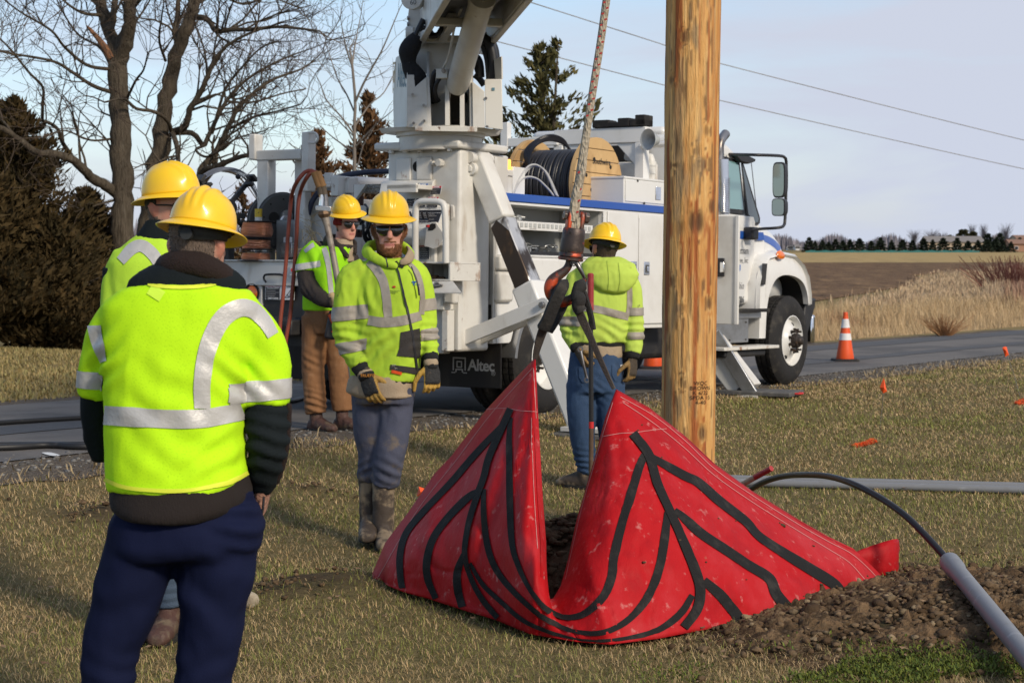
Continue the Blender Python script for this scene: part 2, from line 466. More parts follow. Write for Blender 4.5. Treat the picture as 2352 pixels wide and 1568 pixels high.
tag(blades('grass',x,y,zground(x,y)-0.004,h,w,tilt,col,M_blade),kind='stuff')
# short winter grass on the far lawn and verge
n=32000
y=rng.uniform(15.5,36,n);x=rng.uniform(-0.33,-0.10,n)*y
s_,t_=st(x,y);k=(t_<-13.6);x,y=x[k],y[k];n=len(x)
col=np.array([0.27,0.195,0.085])*(0.7+0.6*rng.random(n))[:,None]+np.array([-0.05,0.0,-0.01])*rng.random(n)[:,None]
tag(blades('lawn_grass',x,y,zground(x,y),rng.uniform(0.03,0.08,n),rng.uniform(0.012,0.025,n),rng.uniform(0.2,1.0,n),col,M_blade),kind='stuff')
# tall dry grass in the ditch beyond the road
n=115000
s0=22+55*rng.random(n)**1.1;t0=-14.9-6.7*rng.random(n)
dens=nz2(s0,t0,0.9,3)*0.5+nz2(s0,t0,2.7,1)*0.4
k=rng.random(n)<0.45+0.55*nsstep(-0.5,0.5,dens);s0,t0,dens=s0[k],t0[k],dens[k];n=len(s0)
x,y=xy(s0,t0)
h=rng.uniform(0.30,0.85,n)*(0.75+0.3*dens)*np.where(t0>-15.2,0.55,1.0)
mixr=rng.random(n)[:,None]
col=(np.array([0.60,0.45,0.265])*(1-mixr)+np.array([0.43,0.29,0.15])*mixr)*(0.75+0.5*rng.random(n)[:,None])
redd=(nsstep(0.55,0.9,nz2(s0,t0,0.55,5))*0.8)[:,None]
col=col*(1-redd)+np.array([0.26,0.13,0.07])*redd
tag(blades('tall_dry_grass',x,y,zground(x,y)-0.02,h,rng.uniform(0.008,0.018,n),rng.uniform(0.1,0.75,n),col,M_blade),kind='stuff')
# rough grass on the bank further along
n=45000
px=rng.uniform(1890,2460,n);yy=rng.uniform(64,150,n)
x=(px-CX)/FOC*yy;s_,t_=st(x,yy)
pyy=CY-0
zz=zground(x,yy);pix=575+(EYE-zz)/yy*FOC
lim=np.interp(px,[1900,2020,2090,2150,2230,2460],[712,690,672,652,640,632])
k=(pix>lim-np.where(px>2080,14,0)+9*rng.normal(size=n))&(t_<-15);x,yy,px,zz=x[k],yy[k],px[k],zz[k];n=len(x)
mixr=rng.random(n)[:,None]
col=(np.array([0.50,0.38,0.24])*(1-mixr)+np.array([0.36,0.25,0.16])*mixr)*(0.8+0.4*rng.random(n)[:,None])
rd=(nsstep(2290,2340,px+20*rng.normal(size=n))*0.75)[:,None]
col=col*(1-rd)+np.array([0.22,0.095,0.07])*rd
tag(blades('bank_grass',x,yy,zz,rng.uniform(0.1,0.35,n)*np.where(px>2260,2.2,1),rng.uniform(0.03,0.07,n),rng.uniform(0.05,0.6,n),col,M_blade),kind='stuff')
# gravel stones, loose soil, leaves and weeds
def scatter_rocks(name,pts,sizes,m,cols,parent=None,flat=0.7,variants=5,sub=1):
 Vs,Fs,Cs,off=[],[],[],0
 base=[]
 for k in range(variants):
  bm=bmesh.new();bmesh.ops.create_icosphere(bm,subdivisions=sub,radius=1)
  for v in bm.verts:
   q=noise.noise_vector(v.co*1.1+Vector((k*7.3,0,0)));q2=noise.noise_vector(v.co*3.1+Vector((0,k*5.1,0)));v.co*=1+0.7*q.x+0.45*q2.y+(.35*noise.noise(v.co*7+Vector((k,k,0)))if sub>1 else 0);v.co+=q*0.25+q2*0.2
  base.append((np.array([v.co[:]for v in bm.verts]),np.array([[v.index for v in f.verts]for f in bm.faces])));bm.free()
 for i,(p,sz)in enumerate(zip(pts,sizes)):
  bv,bf=base[i%variants]
  a=rng.uniform(0,6.28);c,s=math.cos(a),math.sin(a)
  q=bv*np.array([sz*rng.uniform(.8,1.3),sz*rng.uniform(.8,1.2),sz*flat*rng.uniform(.8,1.2)])
  q=np.stack([q[:,0]*c-q[:,1]*s,q[:,0]*s+q[:,1]*c,q[:,2]],1)+np.array(p)
  Vs.append(q);Fs.append(bf+off);off+=len(bv)
  Cs.append(np.repeat(np.array(cols[i])[None],len(bv),0))
 return flatmesh(name,np.concatenate(Vs),np.concatenate(Fs),m,parent,smooth=0,cols=np.concatenate(Cs))
M_clod=mat('soil_clod',(0.1,0.07,0.04),0.95,spec=0.12,attr='col',layers=[((0.05,0.035,0.022),40,0.5,0.7,0.6)],bump=(70,0.8,None,'noise',0.01))
M_spoil=mat('spoil_soil',(0.115,0.078,0.045),0.96,spec=.1,attr='col',layers=[((0.04,0.027,0.016),7,.45,.62,.8,None,8),((0.16,0.115,0.07),26,.54,.68,.7,None,8)],bump=(60,1.0,None,'noise',.02))
M_stone=mat('gravel_stone',(0.3,0.28,0.25),0.85,attr='col',bump=(80,0.4))
n=2600
s0=rng.uniform(4,32,n);t0=-8.75-rng.random(n)*0.8+0.1*rng.normal(size=n)
x,y=xy(s0,t0);ok=in_view(x,y,0.5);x,y=x[ok],y[ok]
g=rng.uniform(0.06,0.22,len(x))[:,None]*np.array([1,0.95,0.88])
tag(scatter_rocks('gravel',np.stack([x,y,zground(x,y)+0.008],1),rng.uniform(0.006,0.02,len(x)),M_stone,g),kind='stuff')
# clods of the spoil heap
pts,szs,cols=[],[],[]
while len(pts)<9000:
 k=random.choices(range(len(MOUND)),[m[2]**2*(2.2 if i<7 else 1.6)for i,m in enumerate(MOUND)])[0]
 mx,my,mr,mh=MOUND[k]
 px_,py_=mx+random.gauss(0,mr*0.62),my+random.gauss(0,mr*0.55)
 sz=min(0.038,0.004+0.0065*random.expovariate(1.0))*(1 if k<7 else 0.6)
 pts.append((px_,py_,zg(px_,py_)+.012+sz*0.2));szs.append(sz)
 b=random.uniform(0.7,1.5);warm=random.random()
 cols.append([c*b for c in((0.125,0.085,0.050)if warm<.55 else(0.19,0.14,0.085)if warm<.68 else(0.085,0.054,0.031))])
big=sorted(range(len(pts)),key=lambda i:-szs[i]);pk=lambda L,I:[L[i]for i in I]
tag(scatter_rocks('soil_clods',pk(pts,big[40:2500:12]),[s*1.1 for s in pk(szs,big[40:2500:12])],M_clod,pk(cols,big[40:2500:12]),sub=2,flat=0.7,variants=9),kind='stuff');tag(scatter_rocks('soil_crumbs',pk(pts,big[900:4200]),pk(szs,big[900:4200]),M_clod,pk(cols,big[900:4200]),sub=1,flat=0.75),kind='stuff')
gx,gy=np.meshgrid(np.arange(.75,3.75,.0125),np.arange(6.75,9.35,.0145),indexing='ij');zz=zground(gx,gy)
rr_=np.zeros_like(gx);cc_=np.zeros_like(gx)
for i in range(gx.shape[0]):
 for j in range(gx.shape[1]):
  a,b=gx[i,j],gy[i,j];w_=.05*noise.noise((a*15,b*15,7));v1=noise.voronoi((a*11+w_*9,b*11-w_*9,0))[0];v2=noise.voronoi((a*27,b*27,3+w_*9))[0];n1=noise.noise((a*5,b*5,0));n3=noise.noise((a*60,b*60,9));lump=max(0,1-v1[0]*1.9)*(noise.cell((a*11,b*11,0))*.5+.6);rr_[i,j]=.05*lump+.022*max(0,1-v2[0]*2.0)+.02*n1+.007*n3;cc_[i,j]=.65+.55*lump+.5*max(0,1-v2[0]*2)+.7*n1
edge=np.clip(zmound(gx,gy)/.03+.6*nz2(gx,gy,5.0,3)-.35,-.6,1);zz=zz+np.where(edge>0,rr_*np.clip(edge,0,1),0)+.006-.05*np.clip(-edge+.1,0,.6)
gi=np.arange(gx.size).reshape(gx.shape);Fq=np.stack([gi[:-1,:-1],gi[1:,:-1],gi[1:,1:],gi[:-1,1:]],-1).reshape(-1,4)
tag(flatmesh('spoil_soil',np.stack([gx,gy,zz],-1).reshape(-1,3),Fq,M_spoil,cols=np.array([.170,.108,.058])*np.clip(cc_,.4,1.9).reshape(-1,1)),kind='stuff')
# dry leaves
n=420
y=rng.uniform(6.3,14,n);x=rng.uniform(-1,1,n)*(y*0.285+.3);s_,t_=st(x,y)
k=t_>-8.4;x,y=x[k],y[k];Vs,Fs,Cs=[],[],[]
for i in range(len(x)):
 a=rng.uniform(0,6.28);L_=rng.uniform(.010,.026);z=zg(x[i],y[i])+0.025;c,s=math.cos(a),math.sin(a)
 for(u,v,w)in((-1,0,0),(-.3,.6,.35),(.4,.45,.1),(1,0,.5),(.3,-.5,.4),(-.4,-.55,.1)):
  Vs.append((x[i]+(u*c-v*s)*L_,y[i]+(u*s+v*c)*L_,z+w*L_*.8))
  Cs.append((0.26,0.165,0.085)if i%3 else(0.16,0.09,0.045))
 o=i*6;Fs+=[(o,o+1,o+5),(o+1,o+2,o+5),(o+2,o+4,o+5),(o+2,o+3,o+4)]
M_leaf=mat('dry_leaf',(0.2,0.13,0.07),0.8,attr='col',bump=(150,.4))
tag(flatmesh('dry_leaves',Vs,Fs,M_leaf,cols=np.array(Cs)),kind='stuff')
# low green weeds at the foot of the heap, in the corner
n=15000
x=rng.normal(1.45,0.42,n);y=rng.normal(6.80,0.17,n);
k=(nz2(x,y,6.0,2)+0.6*nz2(x,y,14,1)>-0.05)&(np.abs(x-1.45)<1.0)&(y>6.2)&(y<7.3);x,y=x[k],y[k];n=len(x)
col=np.array([0.065,0.10,0.02])*(0.6+0.8*rng.random(n))[:,None]+np.array([0.07,0.05,0])*rng.random(n)[:,None]
tag(blades('green_weeds',x,y,zground(x,y)+rng.uniform(0,.03,n),rng.uniform(0.008,0.024,n),rng.uniform(0.004,0.009,n),rng.uniform(0.5,1.45,n),col,M_blade),kind='stuff')
# straw scraps on the verge of the near lawn
n=1500
s0=rng.uniform(4,32,n);t0=rng.normal(-8.7,0.22,n);x,y=xy(s0,t0)
k=nz2(x,y,1.6,7)>-0.1;x,y=x[k],y[k];n=len(x)
tag(blades('straw',x,y,zground(x,y)+0.01,rng.uniform(.06,.16,n),rng.uniform(.006,.012,n),rng.uniform(1.0,1.3,n),np.array([0.36,0.27,0.15])*rng.uniform(.6,1.15,n)[:,None],M_blade),kind='stuff')
# ---------------------------------------------------------------- trees
M_bark=mat('bark',(0.105,0.085,0.062),0.95,spec=0.15,layers=[((0.055,0.043,0.03),7,0.45,0.65,0.8,(3.5,3.5,0.6),8),((0.17,0.15,0.115),5,0.55,0.75,0.6,(2,2,0.5),8)],bump=(9,1.0,(4,4,0.5),'noise',0.06))
M_twig=mat('twig',(0.075,0.056,0.042),0.9,spec=0.15)
M_pale=mat('pale_twig',(0.19,0.165,0.14),0.9,spec=0.15)
M_wood_raw=mat('broken_wood',(0.22,0.10,0.045),0.9,layers=[((0.10,0.05,0.03),12,.4,.7,.7,(3,3,.5))])
def bare_tree(name,label,base,limbs,Y,m_b,m_t,density=1.0,twig_len=1.0,levels=3,jit=0.25,seed=1,group=None,r_min=0.004,sweep=(0,0,0.25),snag=None):
 """limbs: (measured pixel polyline, start width px, end width px, twiggy) drawn at distance Y with some depth of their own."""
 rs=random.Random(seed);root=empty(name,base);k_=Y/FOC
 trunk,br,tw=MB(),MB(),MB()
 def grow(p,d,L,r,lev):
  n=4 if lev<levels else 3
  pts=[p];q=p.copy();dd=d.copy()
  for i in range(n):
   dd=(dd+Vector((rs.gauss(0,jit),rs.gauss(0,jit),rs.gauss(0,jit)))+Vector(sweep)*0.18).normalized()
   q=q+dd*(L/n);pts.append(q.copy())
  (br if r>0.018 else tw).tube(pts,[r,max(r*0.45,r_min*.7)],5 if r>0.018 else 3,caps=False)
  if lev>=levels:return
  c=rs.randint(2,4)if lev<levels-1 else rs.randint(2,3)
  c=max(1,round(c*density))
  for i in range(c):
   f=rs.uniform(0.3,1.0);pp=pts[0].lerp(pts[-1],f)if len(pts)<3 else pts[min(len(pts)-1,max(1,round(f*n)))]
   ax=Vector((rs.gauss(0,1),rs.gauss(0,1),rs.gauss(0,1))).cross(dd).normalized()
   nd=(Matrix.Rotation(rs.uniform(0.35,0.95),3,ax)@dd)
   grow(pp,nd,L*rs.uniform(0.5,0.75),max(r*0.55,r_min),lev+1)
 for li,(pxs,w0,w1,twiggy,ydev)in enumerate(limbs):
  n=max(6,len(pxs)*4)
  P=[W(px,py,Y+ydev*i/max(1,len(pxs)-1))-Vector(base)for i,(px,py)in enumerate(pxs)]
  P=interp_pts(P,n)
  if w0>16:P=[p+Vector((rs.gauss(0,.012),rs.gauss(0,.012),0))*(w0/30)for p in P]
  rr=[lerp(w0,w1,i/(n-1))*k_*0.5*(1+(0.06*rs.uniform(-1,1)if w0>16 else 0))for i in range(n)]
  (trunk if w0>16 else br).tube(P,rr,14 if w0>16 else 7)
  if twiggy:
   Ltot=sum((a-b).length for a,b in zip(P,P[1:]))
   cnt=max(3,int(Ltot*3.2*twiggy*density))
   for i in range(cnt):
    f=rs.uniform(0.15,1.0)**0.8;j=min(n-2,int(f*(n-1)))
    d=(P[j+1]-P[j]).normalized()
    ax=Vector((rs.gauss(0,1),rs.gauss(0,1),rs.gauss(0,1))).cross(d).normalized()
    nd=(Matrix.Rotation(rs.uniform(0.5,1.2),3,ax)@d+Vector((0,0,0.25))).normalized()
    grow(P[j].lerp(P[j+1],rs.random()),nd,twig_len*rs.uniform(0.5,1.3),min(rr[j]*0.5,0.026),1)
   grow(P[-1],(P[-1]-P[-2]).normalized(),twig_len,rr[-1],1)
 if trunk.v:trunk.build('trunk',m_b,root,60)
 br.build('limbs',m_b,root,60,fix=False)
 tag(tw.build('twigs',m_t,root,0,fix=False),kind='stuff')
 if snag:MB().tube([W(*p,Y-.3)-Vector(base)for p in snag[0]],[w*k_*.5 for w in snag[1]],8).build('broken_limb',M_wood_raw,root,60)
 tag(root,label,'tree',group);return root
b1=W(286,800,34);b1.z=zg(b1.x,b1.y)
L1=[([(290,815),(286,700),(283,560),(281,430),(277,330),(274,250),(272,170),(272,132)],54,44,0.1,0),([(270,140),(256,85),(242,45),(228,0),(216,-60),(190,-150)],32,20,0.6,1),([(277,142),(291,92),(298,45),(299,0),(302,-70),(320,-170)],34,20,0.5,-1),([(254,70),(262,30),(264,4)],18,14,0.1,.2),([(270,446),(240,425),(213,410),(190,388),(167,367),(127,354),(83,350),(43,320),(0,293),(-60,270)],26,9,0.5,-2.5),([(163,356),(148,335),(140,320),(130,294),(97,277),(50,277),(-10,268)],11,5,1.0,-1.5),([(97,277),(98,240),(98,200),(67,167),(27,117),(0,90),(-40,60)],8,3.5,1.0,-1),([(262,214),(213,197),(167,167),(127,143),(67,130),(20,123),(-30,110)],10,3.5,1.5,-2),([(258,160),(200,150),(150,110),(117,70),(50,30),(10,0)],9,3,1.4,-3),([(260,319),(207,322),(150,300),(110,310)],6,2.5,1.0,-2),([(258,160),(230,110),(180,80),(140,20),(120,-30)],7,3,1.4,2),([(290,230),(312,185),(330,160),(340,120)],7,3,1.3,-2),([(232,35),(190,30),(150,5),(110,-40)],9,3,1.2,-1),([(305,20),(340,-20),(380,-60)],9,3,1.2,-1),([(262,460),(225,470),(190,480),(160,470)],6,2.5,1.0,-2),([(145,325),(143,300),(140,277)],7,3,.2,0)]
bare_tree('bare_tree','tall leafless grey tree with forked top and snapped limb stub, left of the pair',b1,L1,34,M_bark,M_twig,seed=4,group='leafless trees behind the truck',twig_len=1.15,snag=([(255,135),(240,108),(225,88),(205,66),(199,59)],[17,16,12,8,2]))
b2=W(338,800,35.5);b2.z=zg(b2.x,b2.y)
L2=[([(322,815),(332,620),(342,500),(356,410),(370,334),(379,260),(388,200),(401,140),(414,100),(438,45),(453,0),(470,-70)],58,24,0.25,0),([(412,100),(406,80),(404,66)],24,16,.1,.2),([(452,40),(470,42),(484,53),(497,72),(534,68),(580,68),(634,62),(690,66),(735,72)],15,4,1.6,-2),([(396,303),(418,296),(430,284),(437,250),(467,200),(487,150),(517,110),(560,83),(620,60)],17,4,1.1,-1.5),([(400,305),(444,307),(467,334),(480,310),(520,233),(567,183),(634,143),(690,120)],14,3.5,1.2,1.5),([(440,470),(457,410),(464,384),(495,350),(520,300),(547,250),(584,213),(627,183),(690,160),(720,140)],17,3.5,1.3,1),([(457,410),(470,390),(494,384),(534,367),(570,357),(610,362)],15,9,.6,-1),([(396,310),(384,277),(354,257),(314,250),(284,227),(240,235)],11,4,.9,-2.5),([(394,300),(406,335),(410,372)],13,10,.1,-1.5),([(487,307),(500,260),(520,200),(560,150),(600,110),(640,95)],8,3,1.4,-1),([(437,250),(462,215),(475,180),(470,120),(455,70)],9,3,1.1,2),([(520,300),(580,270),(640,255),(690,240)],7,3,1.4,-2),([(520,233),(580,235),(650,215),(700,205)],6,3,1.4,2),([(470,334),(450,345),(480,360),(540,320),(610,300)],7,3,1.2,-2),([(380,140),(366,95),(370,50),(376,10)],7,3,.9,-2),([(385,105),(372,125),(380,112)],6,4,.2,0),([(448,10),(500,-10),(560,10),(620,-5),(690,20)],8,3,1.3,2),([(450,20),(420,-20),(400,-60)],10,4,1.0,1),([(500,390),(540,400),(570,430)],7,3,.9,0),([(330,800),(390,620),(430,500),(442,468)],26,18,.1,0)]
bare_tree('bare_tree','leaning leafless tree with a wide spray of twigs on its right side',b2,L2,35.5,M_bark,M_twig,seed=9,group='leafless trees behind the truck',twig_len=1.1)
b3=W(815,760,31);b3.z=zg(b3.x,b3.y)
L3=[([(815,770),(815,500),(814,300),(816,233),(809,150)],12,6,.4,0),([(816,235),(836,190),(858,150),(880,110),(918,20)],6,2,1.0,-.6),([(809,150),(816,100),(828,40)],4.5,2,1.0,.5),([(809,155),(795,110),(785,60)],4,2,1.0,-.5),([(815,260),(795,215),(775,180),(755,120)],4.5,2,1.0,.6),([(814,310),(785,270),(750,230),(735,190)],4.5,2,1.0,-.5),([(815,290),(850,240),(880,215),(905,170)],4.5,2,1.0,.6),([(814,340),(860,290),(895,260)],4,2,.9,-.6),([(814,350),(770,320),(735,290)],4,2,.9,.6)]
bare_tree('sapling','thin pale leafless sapling between the big bare trees and the crane',b3,L3,31,M_pale,M_pale,seed=12,twig_len=0.55,levels=2,jit=.18,r_min=.003,density=1.0)
def M_fol(name,a,b_,c):return mat(name,a,0.9,spec=0.15,layers=[(b_,1.6,0.42,0.62,0.85,None,6),(c,5.0,0.55,0.72,0.7,None,4)])
M_ced=[M_fol('cedar_brown',(0.062,0.042,0.017),(0.034,0.027,0.012),(0.130,0.074,0.026)),M_fol('cedar_green',(0.090,0.082,0.032),(0.055,0.054,0.020),(0.165,0.122,0.046)),M_fol('cedar_rust',(0.13,0.068,0.032),(0.075,0.045,0.022),(0.19,0.105,0.046))]
def cedar(label,px,top,bottom,half,Y,m,seed,name='cedar_tree',twin=None,n_br=150,fol=26,gap=0.0,spray=0.34):
 rs=np.random.default_rng(seed);base=W(px,bottom,Y);base.z=zg(base.x,base.y)
 H=W(px,top,Y).z-base.z;Rm=half*Y/FOC
 root=empty(name,base)
 tk=MB();tk.tube([(0,0,-.05),(0.02,0,H*.4),(0,0.03,H*.97)],[0.13,0.08,0.015],8)
 apexes=[(0,0,1.0)]
 if twin:apexes.append(twin);tk.tube([(0,0,H*.45),(twin[0]*.6,0,H*.6),(twin[0],twin[1],H*twin[2])],[.06,.05,.012],6)
 Vs,Fs,off=[],[],0
 for i in range(n_br):
  ap=apexes[i%len(apexes)]if i%3 else apexes[0]
  f=rs.random()**0.85
  prof=(1-f)**0.8*(1.0+0.55*math.sin(i*2.4))+0.02
  prof*=0.55+0.45*min(1,f*6+.6)
  z0=f*H*ap[2];L=Rm*prof*rs.uniform(0.65,1.1);a=rs.uniform(0,2*math.pi)
  up=0.35+0.45*f
  cx,cy=ap[0]*nsstep(.45,.8,f),ap[1]*nsstep(.45,.8,f)
  d=np.array([math.cos(a),math.sin(a),up]);d/=np.linalg.norm(d)
  end=np.array([cx,cy,z0])+d*L
  if i%2==0:tk.tube([(cx,cy,z0),tuple(end*.5+np.array([cx,cy,z0])*.5-np.array([0,0,.05])),tuple(end)],[0.025,0.006],4,caps=False)
  k=max(8,int(fol*3.0*(0.35+L/Rm)))
  u=rs.random(k)**0.6
  if gap:u=u[rs.random(k)>gap*(1-u)];k=len(u)
  c=np.array([cx,cy,z0])[None]+d[None]*(u*L)[:,None]+rs.normal(0,1,(k,3))*np.array([.085,.085,.065])*(0.35+0.9*(L/max(Rm,.1)))
  ln=rs.uniform(0.4,1.2,k)*spray*.8;wd=ln*rs.uniform(.10,.22,k)
  dirs=d[None]+rs.normal(0,.45,(k,3))+np.array([0,0,.35]);dirs/=np.linalg.norm(dirs,axis=1)[:,None]
  sd_=np.cross(dirs,rs.normal(0,1,(k,3)));sd_/=np.linalg.norm(sd_,axis=1)[:,None]
  q=np.stack([c-dirs*(ln*.35)[:,None],c+sd_*wd[:,None],c+dirs*(ln*.65)[:,None],c-sd_*wd[:,None]],1)
  Vs.append(q.reshape(-1,3));b_=off+np.arange(k)[:,None]*4
  Fs.append(b_+np.array([0,1,2,3]));off+=4*k
 tk.build('trunk',M_bark,root,60,fix=False)
 flatmesh('crown',np.concatenate(Vs),np.concatenate(Fs),m,root)
 return tag(root,label,'tree','cedars beyond the road')
cedar('large dark brown cedar with pointed top at the left edge',40,232,790,215,33,M_ced[0],1,n_br=420,fol=34,spray=.24)
cedar('low bushy dark cedar between the pointed cedar and the bare trunks',205,440,790,140,34.5,M_ced[0],2,n_br=330,fol=32,spray=.22)
cedar('broad cedar mostly cut off by the left edge, low in front of the others',-75,380,792,220,31.5,M_ced[0],3,n_br=330,fol=34,spray=.24)
cedar('low dark cedar just left of the bare trunks',120,500,788,150,32,M_ced[0],13,n_br=330,fol=32,spray=.22)
cedar('green twin topped cedar behind the cable reel',1243,108,780,235,36,M_ced[1],4,twin=(0.33,0.1,1.02),n_br=170,fol=30,gap=.5,spray=.22)
cedar('rusty brown cedar behind the crane pedestal',850,215,790,140,37,M_ced[2],5,n_br=180,fol=18,gap=.35,spray=.22)
cedar('small rusty cedar behind the white post frame',735,305,790,135,36,M_ced[2],6,n_br=170,fol=16,gap=.4,spray=.22)
cedar('low rusty cedar right of the crane pedestal',1150,270,790,110,36.5,M_ced[0],7,n_br=160,fol=22,gap=.2,spray=.22)
cedar('sparse rusty bush behind the hose reel',560,430,790,110,38,M_ced[2],8,n_br=60,fol=10,gap=.5,spray=.2)
# far across the fields
FZ=640.0
M_far=mat('far_conifer',(0.030,0.040,0.026),0.9,spec=0.1,layers=[((0.018,0.022,0.014),.5,.45,.6,.8),((0.06,0.055,0.03),1.1,.55,.7,.7)])
M_farp=mat('far_olive',(0.075,0.072,0.035),0.9,spec=0.1,layers=[((0.04,0.04,0.022),.4,.45,.6,.8)])
M_haze_twig=mat('far_twig',(0.27,0.25,0.27),0.95,spec=0.05)  # bare twig colour with the paleness of distance haze mixed in
M_farbark=mat('far_bark',(0.11,0.09,0.075),0.95)
def far_conifer_mesh(seed,rnd=0.7):
 rs=np.random.default_rng(seed);Vs,Fs,off=[],[],0
 k=620
 f=rs.random(k)**.9;a=rs.uniform(0,6.283,k)
 r=((1-f)**rnd*(0.85+.3*np.sin(f*28)))*rs.uniform(.55,1.05,k)
 c=np.stack([r*np.cos(a),r*np.sin(a),f*.97+.03],1)
 d=np.stack([np.cos(a),np.sin(a),np.full(k,.25)],1)+rs.normal(0,.4,(k,3));d/=np.linalg.norm(d,axis=1)[:,None]
 sd_=np.cross(d,rs.normal(0,1,(k,3)));sd_/=np.linalg.norm(sd_,axis=1)[:,None]
 ln=rs.uniform(.18,.36,k);sc=np.array([1,1,.45])
 q=np.stack([c-d*(ln*.4)[:,None]*sc,c+sd_*(ln*.5)[:,None]*sc,c+d*(ln*.6)[:,None]*sc,c-sd_*(ln*.5)[:,None]*sc],1)
 return q.reshape(-1,3),(np.arange(k)[:,None]*4+np.array([0,1,2,3]))
fc=[]
for k in range(4):
 v_,f_=far_conifer_mesh(20+k,0.6+.12*(k%3));o=flatmesh('crown',v_,f_,M_far);fc.append(o.data);bpy.data.objects.remove(o)
tkm=MB().tube([(0,0,-.02),(0,0,.5)],[.07,.03],6).mesh('far_trunk');tkm.materials.append(M_farbark)
far_px=[(1858,545,30),(1872,553,22),(1889,551,26),(1903,555,22),(1919,549,28),(1936,552,26),(1952,549,30),(1974,547,32),(2001,553,24),(2022,545,32),(2048,551,24),(2073,550,28),(2096,551,26),(2122,548,32),(2142,550,24),(2166,546,34),(2198,546,30),(2223,553,28),(2246,551,30),(2266,548,28),(2286,548,30),(2303,550,26),(2322,555,24)]
for i,(px,top,wd)in enumerate(far_px):
 b=W(px,579.5,FZ+8*math.sin(i*2.2));b.z=zg(b.x,b.y)
 H=W(px,top,FZ).z-b.z
 root=empty('far_conifer',b)
 cr=bpy.data.objects.new('crown',fc[i%4]);COL.objects.link(cr);cr.parent=root;cr.scale=(wd*.56*FZ/FOC,wd*.56*FZ/FOC,H*.97);cr.rotation_euler.z=i*1.3
 tk=bpy.data.objects.new('trunk',tkm);COL.objects.link(tk);tk.parent=root;tk.scale=(2.5,2.5,H*.5)
 tag(root,'dark conifer, %s from the left in the far row across the fields'%('first second third fourth fifth sixth seventh eighth ninth tenth eleventh twelfth thirteenth fourteenth fifteenth sixteenth seventeenth eighteenth nineteenth twentieth twenty-first twenty-second twenty-third'.split()[i]),'tree','row of conifers across the fields')
for i,(px,top,wd)in enumerate([(2182,541,44),(2212,528,58),(2236,533,44),(2268,537,40),(2296,536,34),(2342,546,22)]):
 b=W(px,577,FZ+90);b.z=zg(b.x,b.y);H=W(px,top,FZ+90).z-b.z;root=empty('far_tree',b)
 v_,f_=far_conifer_mesh(50+i,.45);cr=flatmesh('crown',v_,f_,M_farp if i<3 else M_far,root);cr.scale=(wd*.5*.17,wd*.5*.17,H)
 tk=bpy.data.objects.new('trunk',tkm);COL.objects.link(tk);tk.parent=root;tk.scale=(4,4,H)
 tag(root,['olive green round tree behind the left end of the grey roof','largest olive green tree above the grey roof','olive green tree at the right of the grey roof','dark pointed tree right of the grey roofed house','dark narrow tree between the two far houses','small dark tree by the brick house at the right edge'][i],'tree')
def far_bare(px,top,wd,label,seed):
 rs=random.Random(seed);b=W(px,577,FZ+110);b.z=zg(b.x,b.y);k_=(FZ+110)/FOC
 H=W(px,top,FZ+110).z-b.z;root=empty('far_bare_tree',b);mb,tw=MB(),MB()
 mb.tube([(0,0,0),(0.1,0,H*.45)],[.3,.16],5)
 for i in range(150):
  a=rs.uniform(0,6.28);z0=H*rs.uniform(.25,.6);L=H*rs.uniform(.25,.5);sp=wd*.5*k_
  e=(math.cos(a)*sp*rs.uniform(.2,1),math.sin(a)*sp,min(H,z0+L));mid=(e[0]*.4,e[1]*.4,z0+(e[2]-z0)*.55)
  tw.tube([(0,0,z0*.8),mid,e],[.07,.02],3,caps=False)
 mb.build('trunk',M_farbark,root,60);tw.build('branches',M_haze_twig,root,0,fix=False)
 tag(root,label,'tree')
far_bare(2099,527,44,'far leafless tree over the middle of the conifer row',1);far_bare(2140,526,46,'far leafless tree left of the olive green trees',2)
far_bare(2164,531,40,'far leafless tree touching the left of the olive green trees',5)
far_bare(2310,512,44,'tall far leafless tree near the right edge',3);far_bare(2232,514,26,'thin far leafless tree rising over the olive crowns',4);far_bare(2258,513,26,'thin far leafless tree right of the olive crowns',6)
# the distant woods, one mass, distance haze mixed into the bare twig colour
n=5200
px=np.where(rng.random(n)<.45,rng.uniform(1500,1990,n),rng.uniform(1990,2600,n));yy=rng.uniform(1250,1500,n)
px=np.concatenate([px,rng.uniform(-250,1250,3000)]);yy=np.concatenate([yy,rng.uniform(700,900,3000)]);n=len(px)
x=(px-CX)/FOC*yy;hh=np.where(px<1250,rng.uniform(9,15,n),rng.uniform(7,13,n)*(0.8+.25*np.sin(px*.05)))
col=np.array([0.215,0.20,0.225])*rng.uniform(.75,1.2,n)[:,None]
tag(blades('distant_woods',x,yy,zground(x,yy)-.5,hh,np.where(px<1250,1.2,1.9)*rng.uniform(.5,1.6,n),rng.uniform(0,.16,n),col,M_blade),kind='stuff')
M_roofg=mat('grey_shingle',(0.22,0.20,0.185),0.9);M_tan=mat('tan_siding',(0.45,0.36,0.26),0.8);M_brick=mat('far_brick',(0.34,0.19,0.12),0.85);M_whitew=mat('white_siding',(0.75,0.75,0.75),0.7);M_roofb=mat('brown_shingle',(0.26,0.15,0.10),0.9);M_dkwin=mat('dark_pane',(0.03,0.035,0.04),0.2)
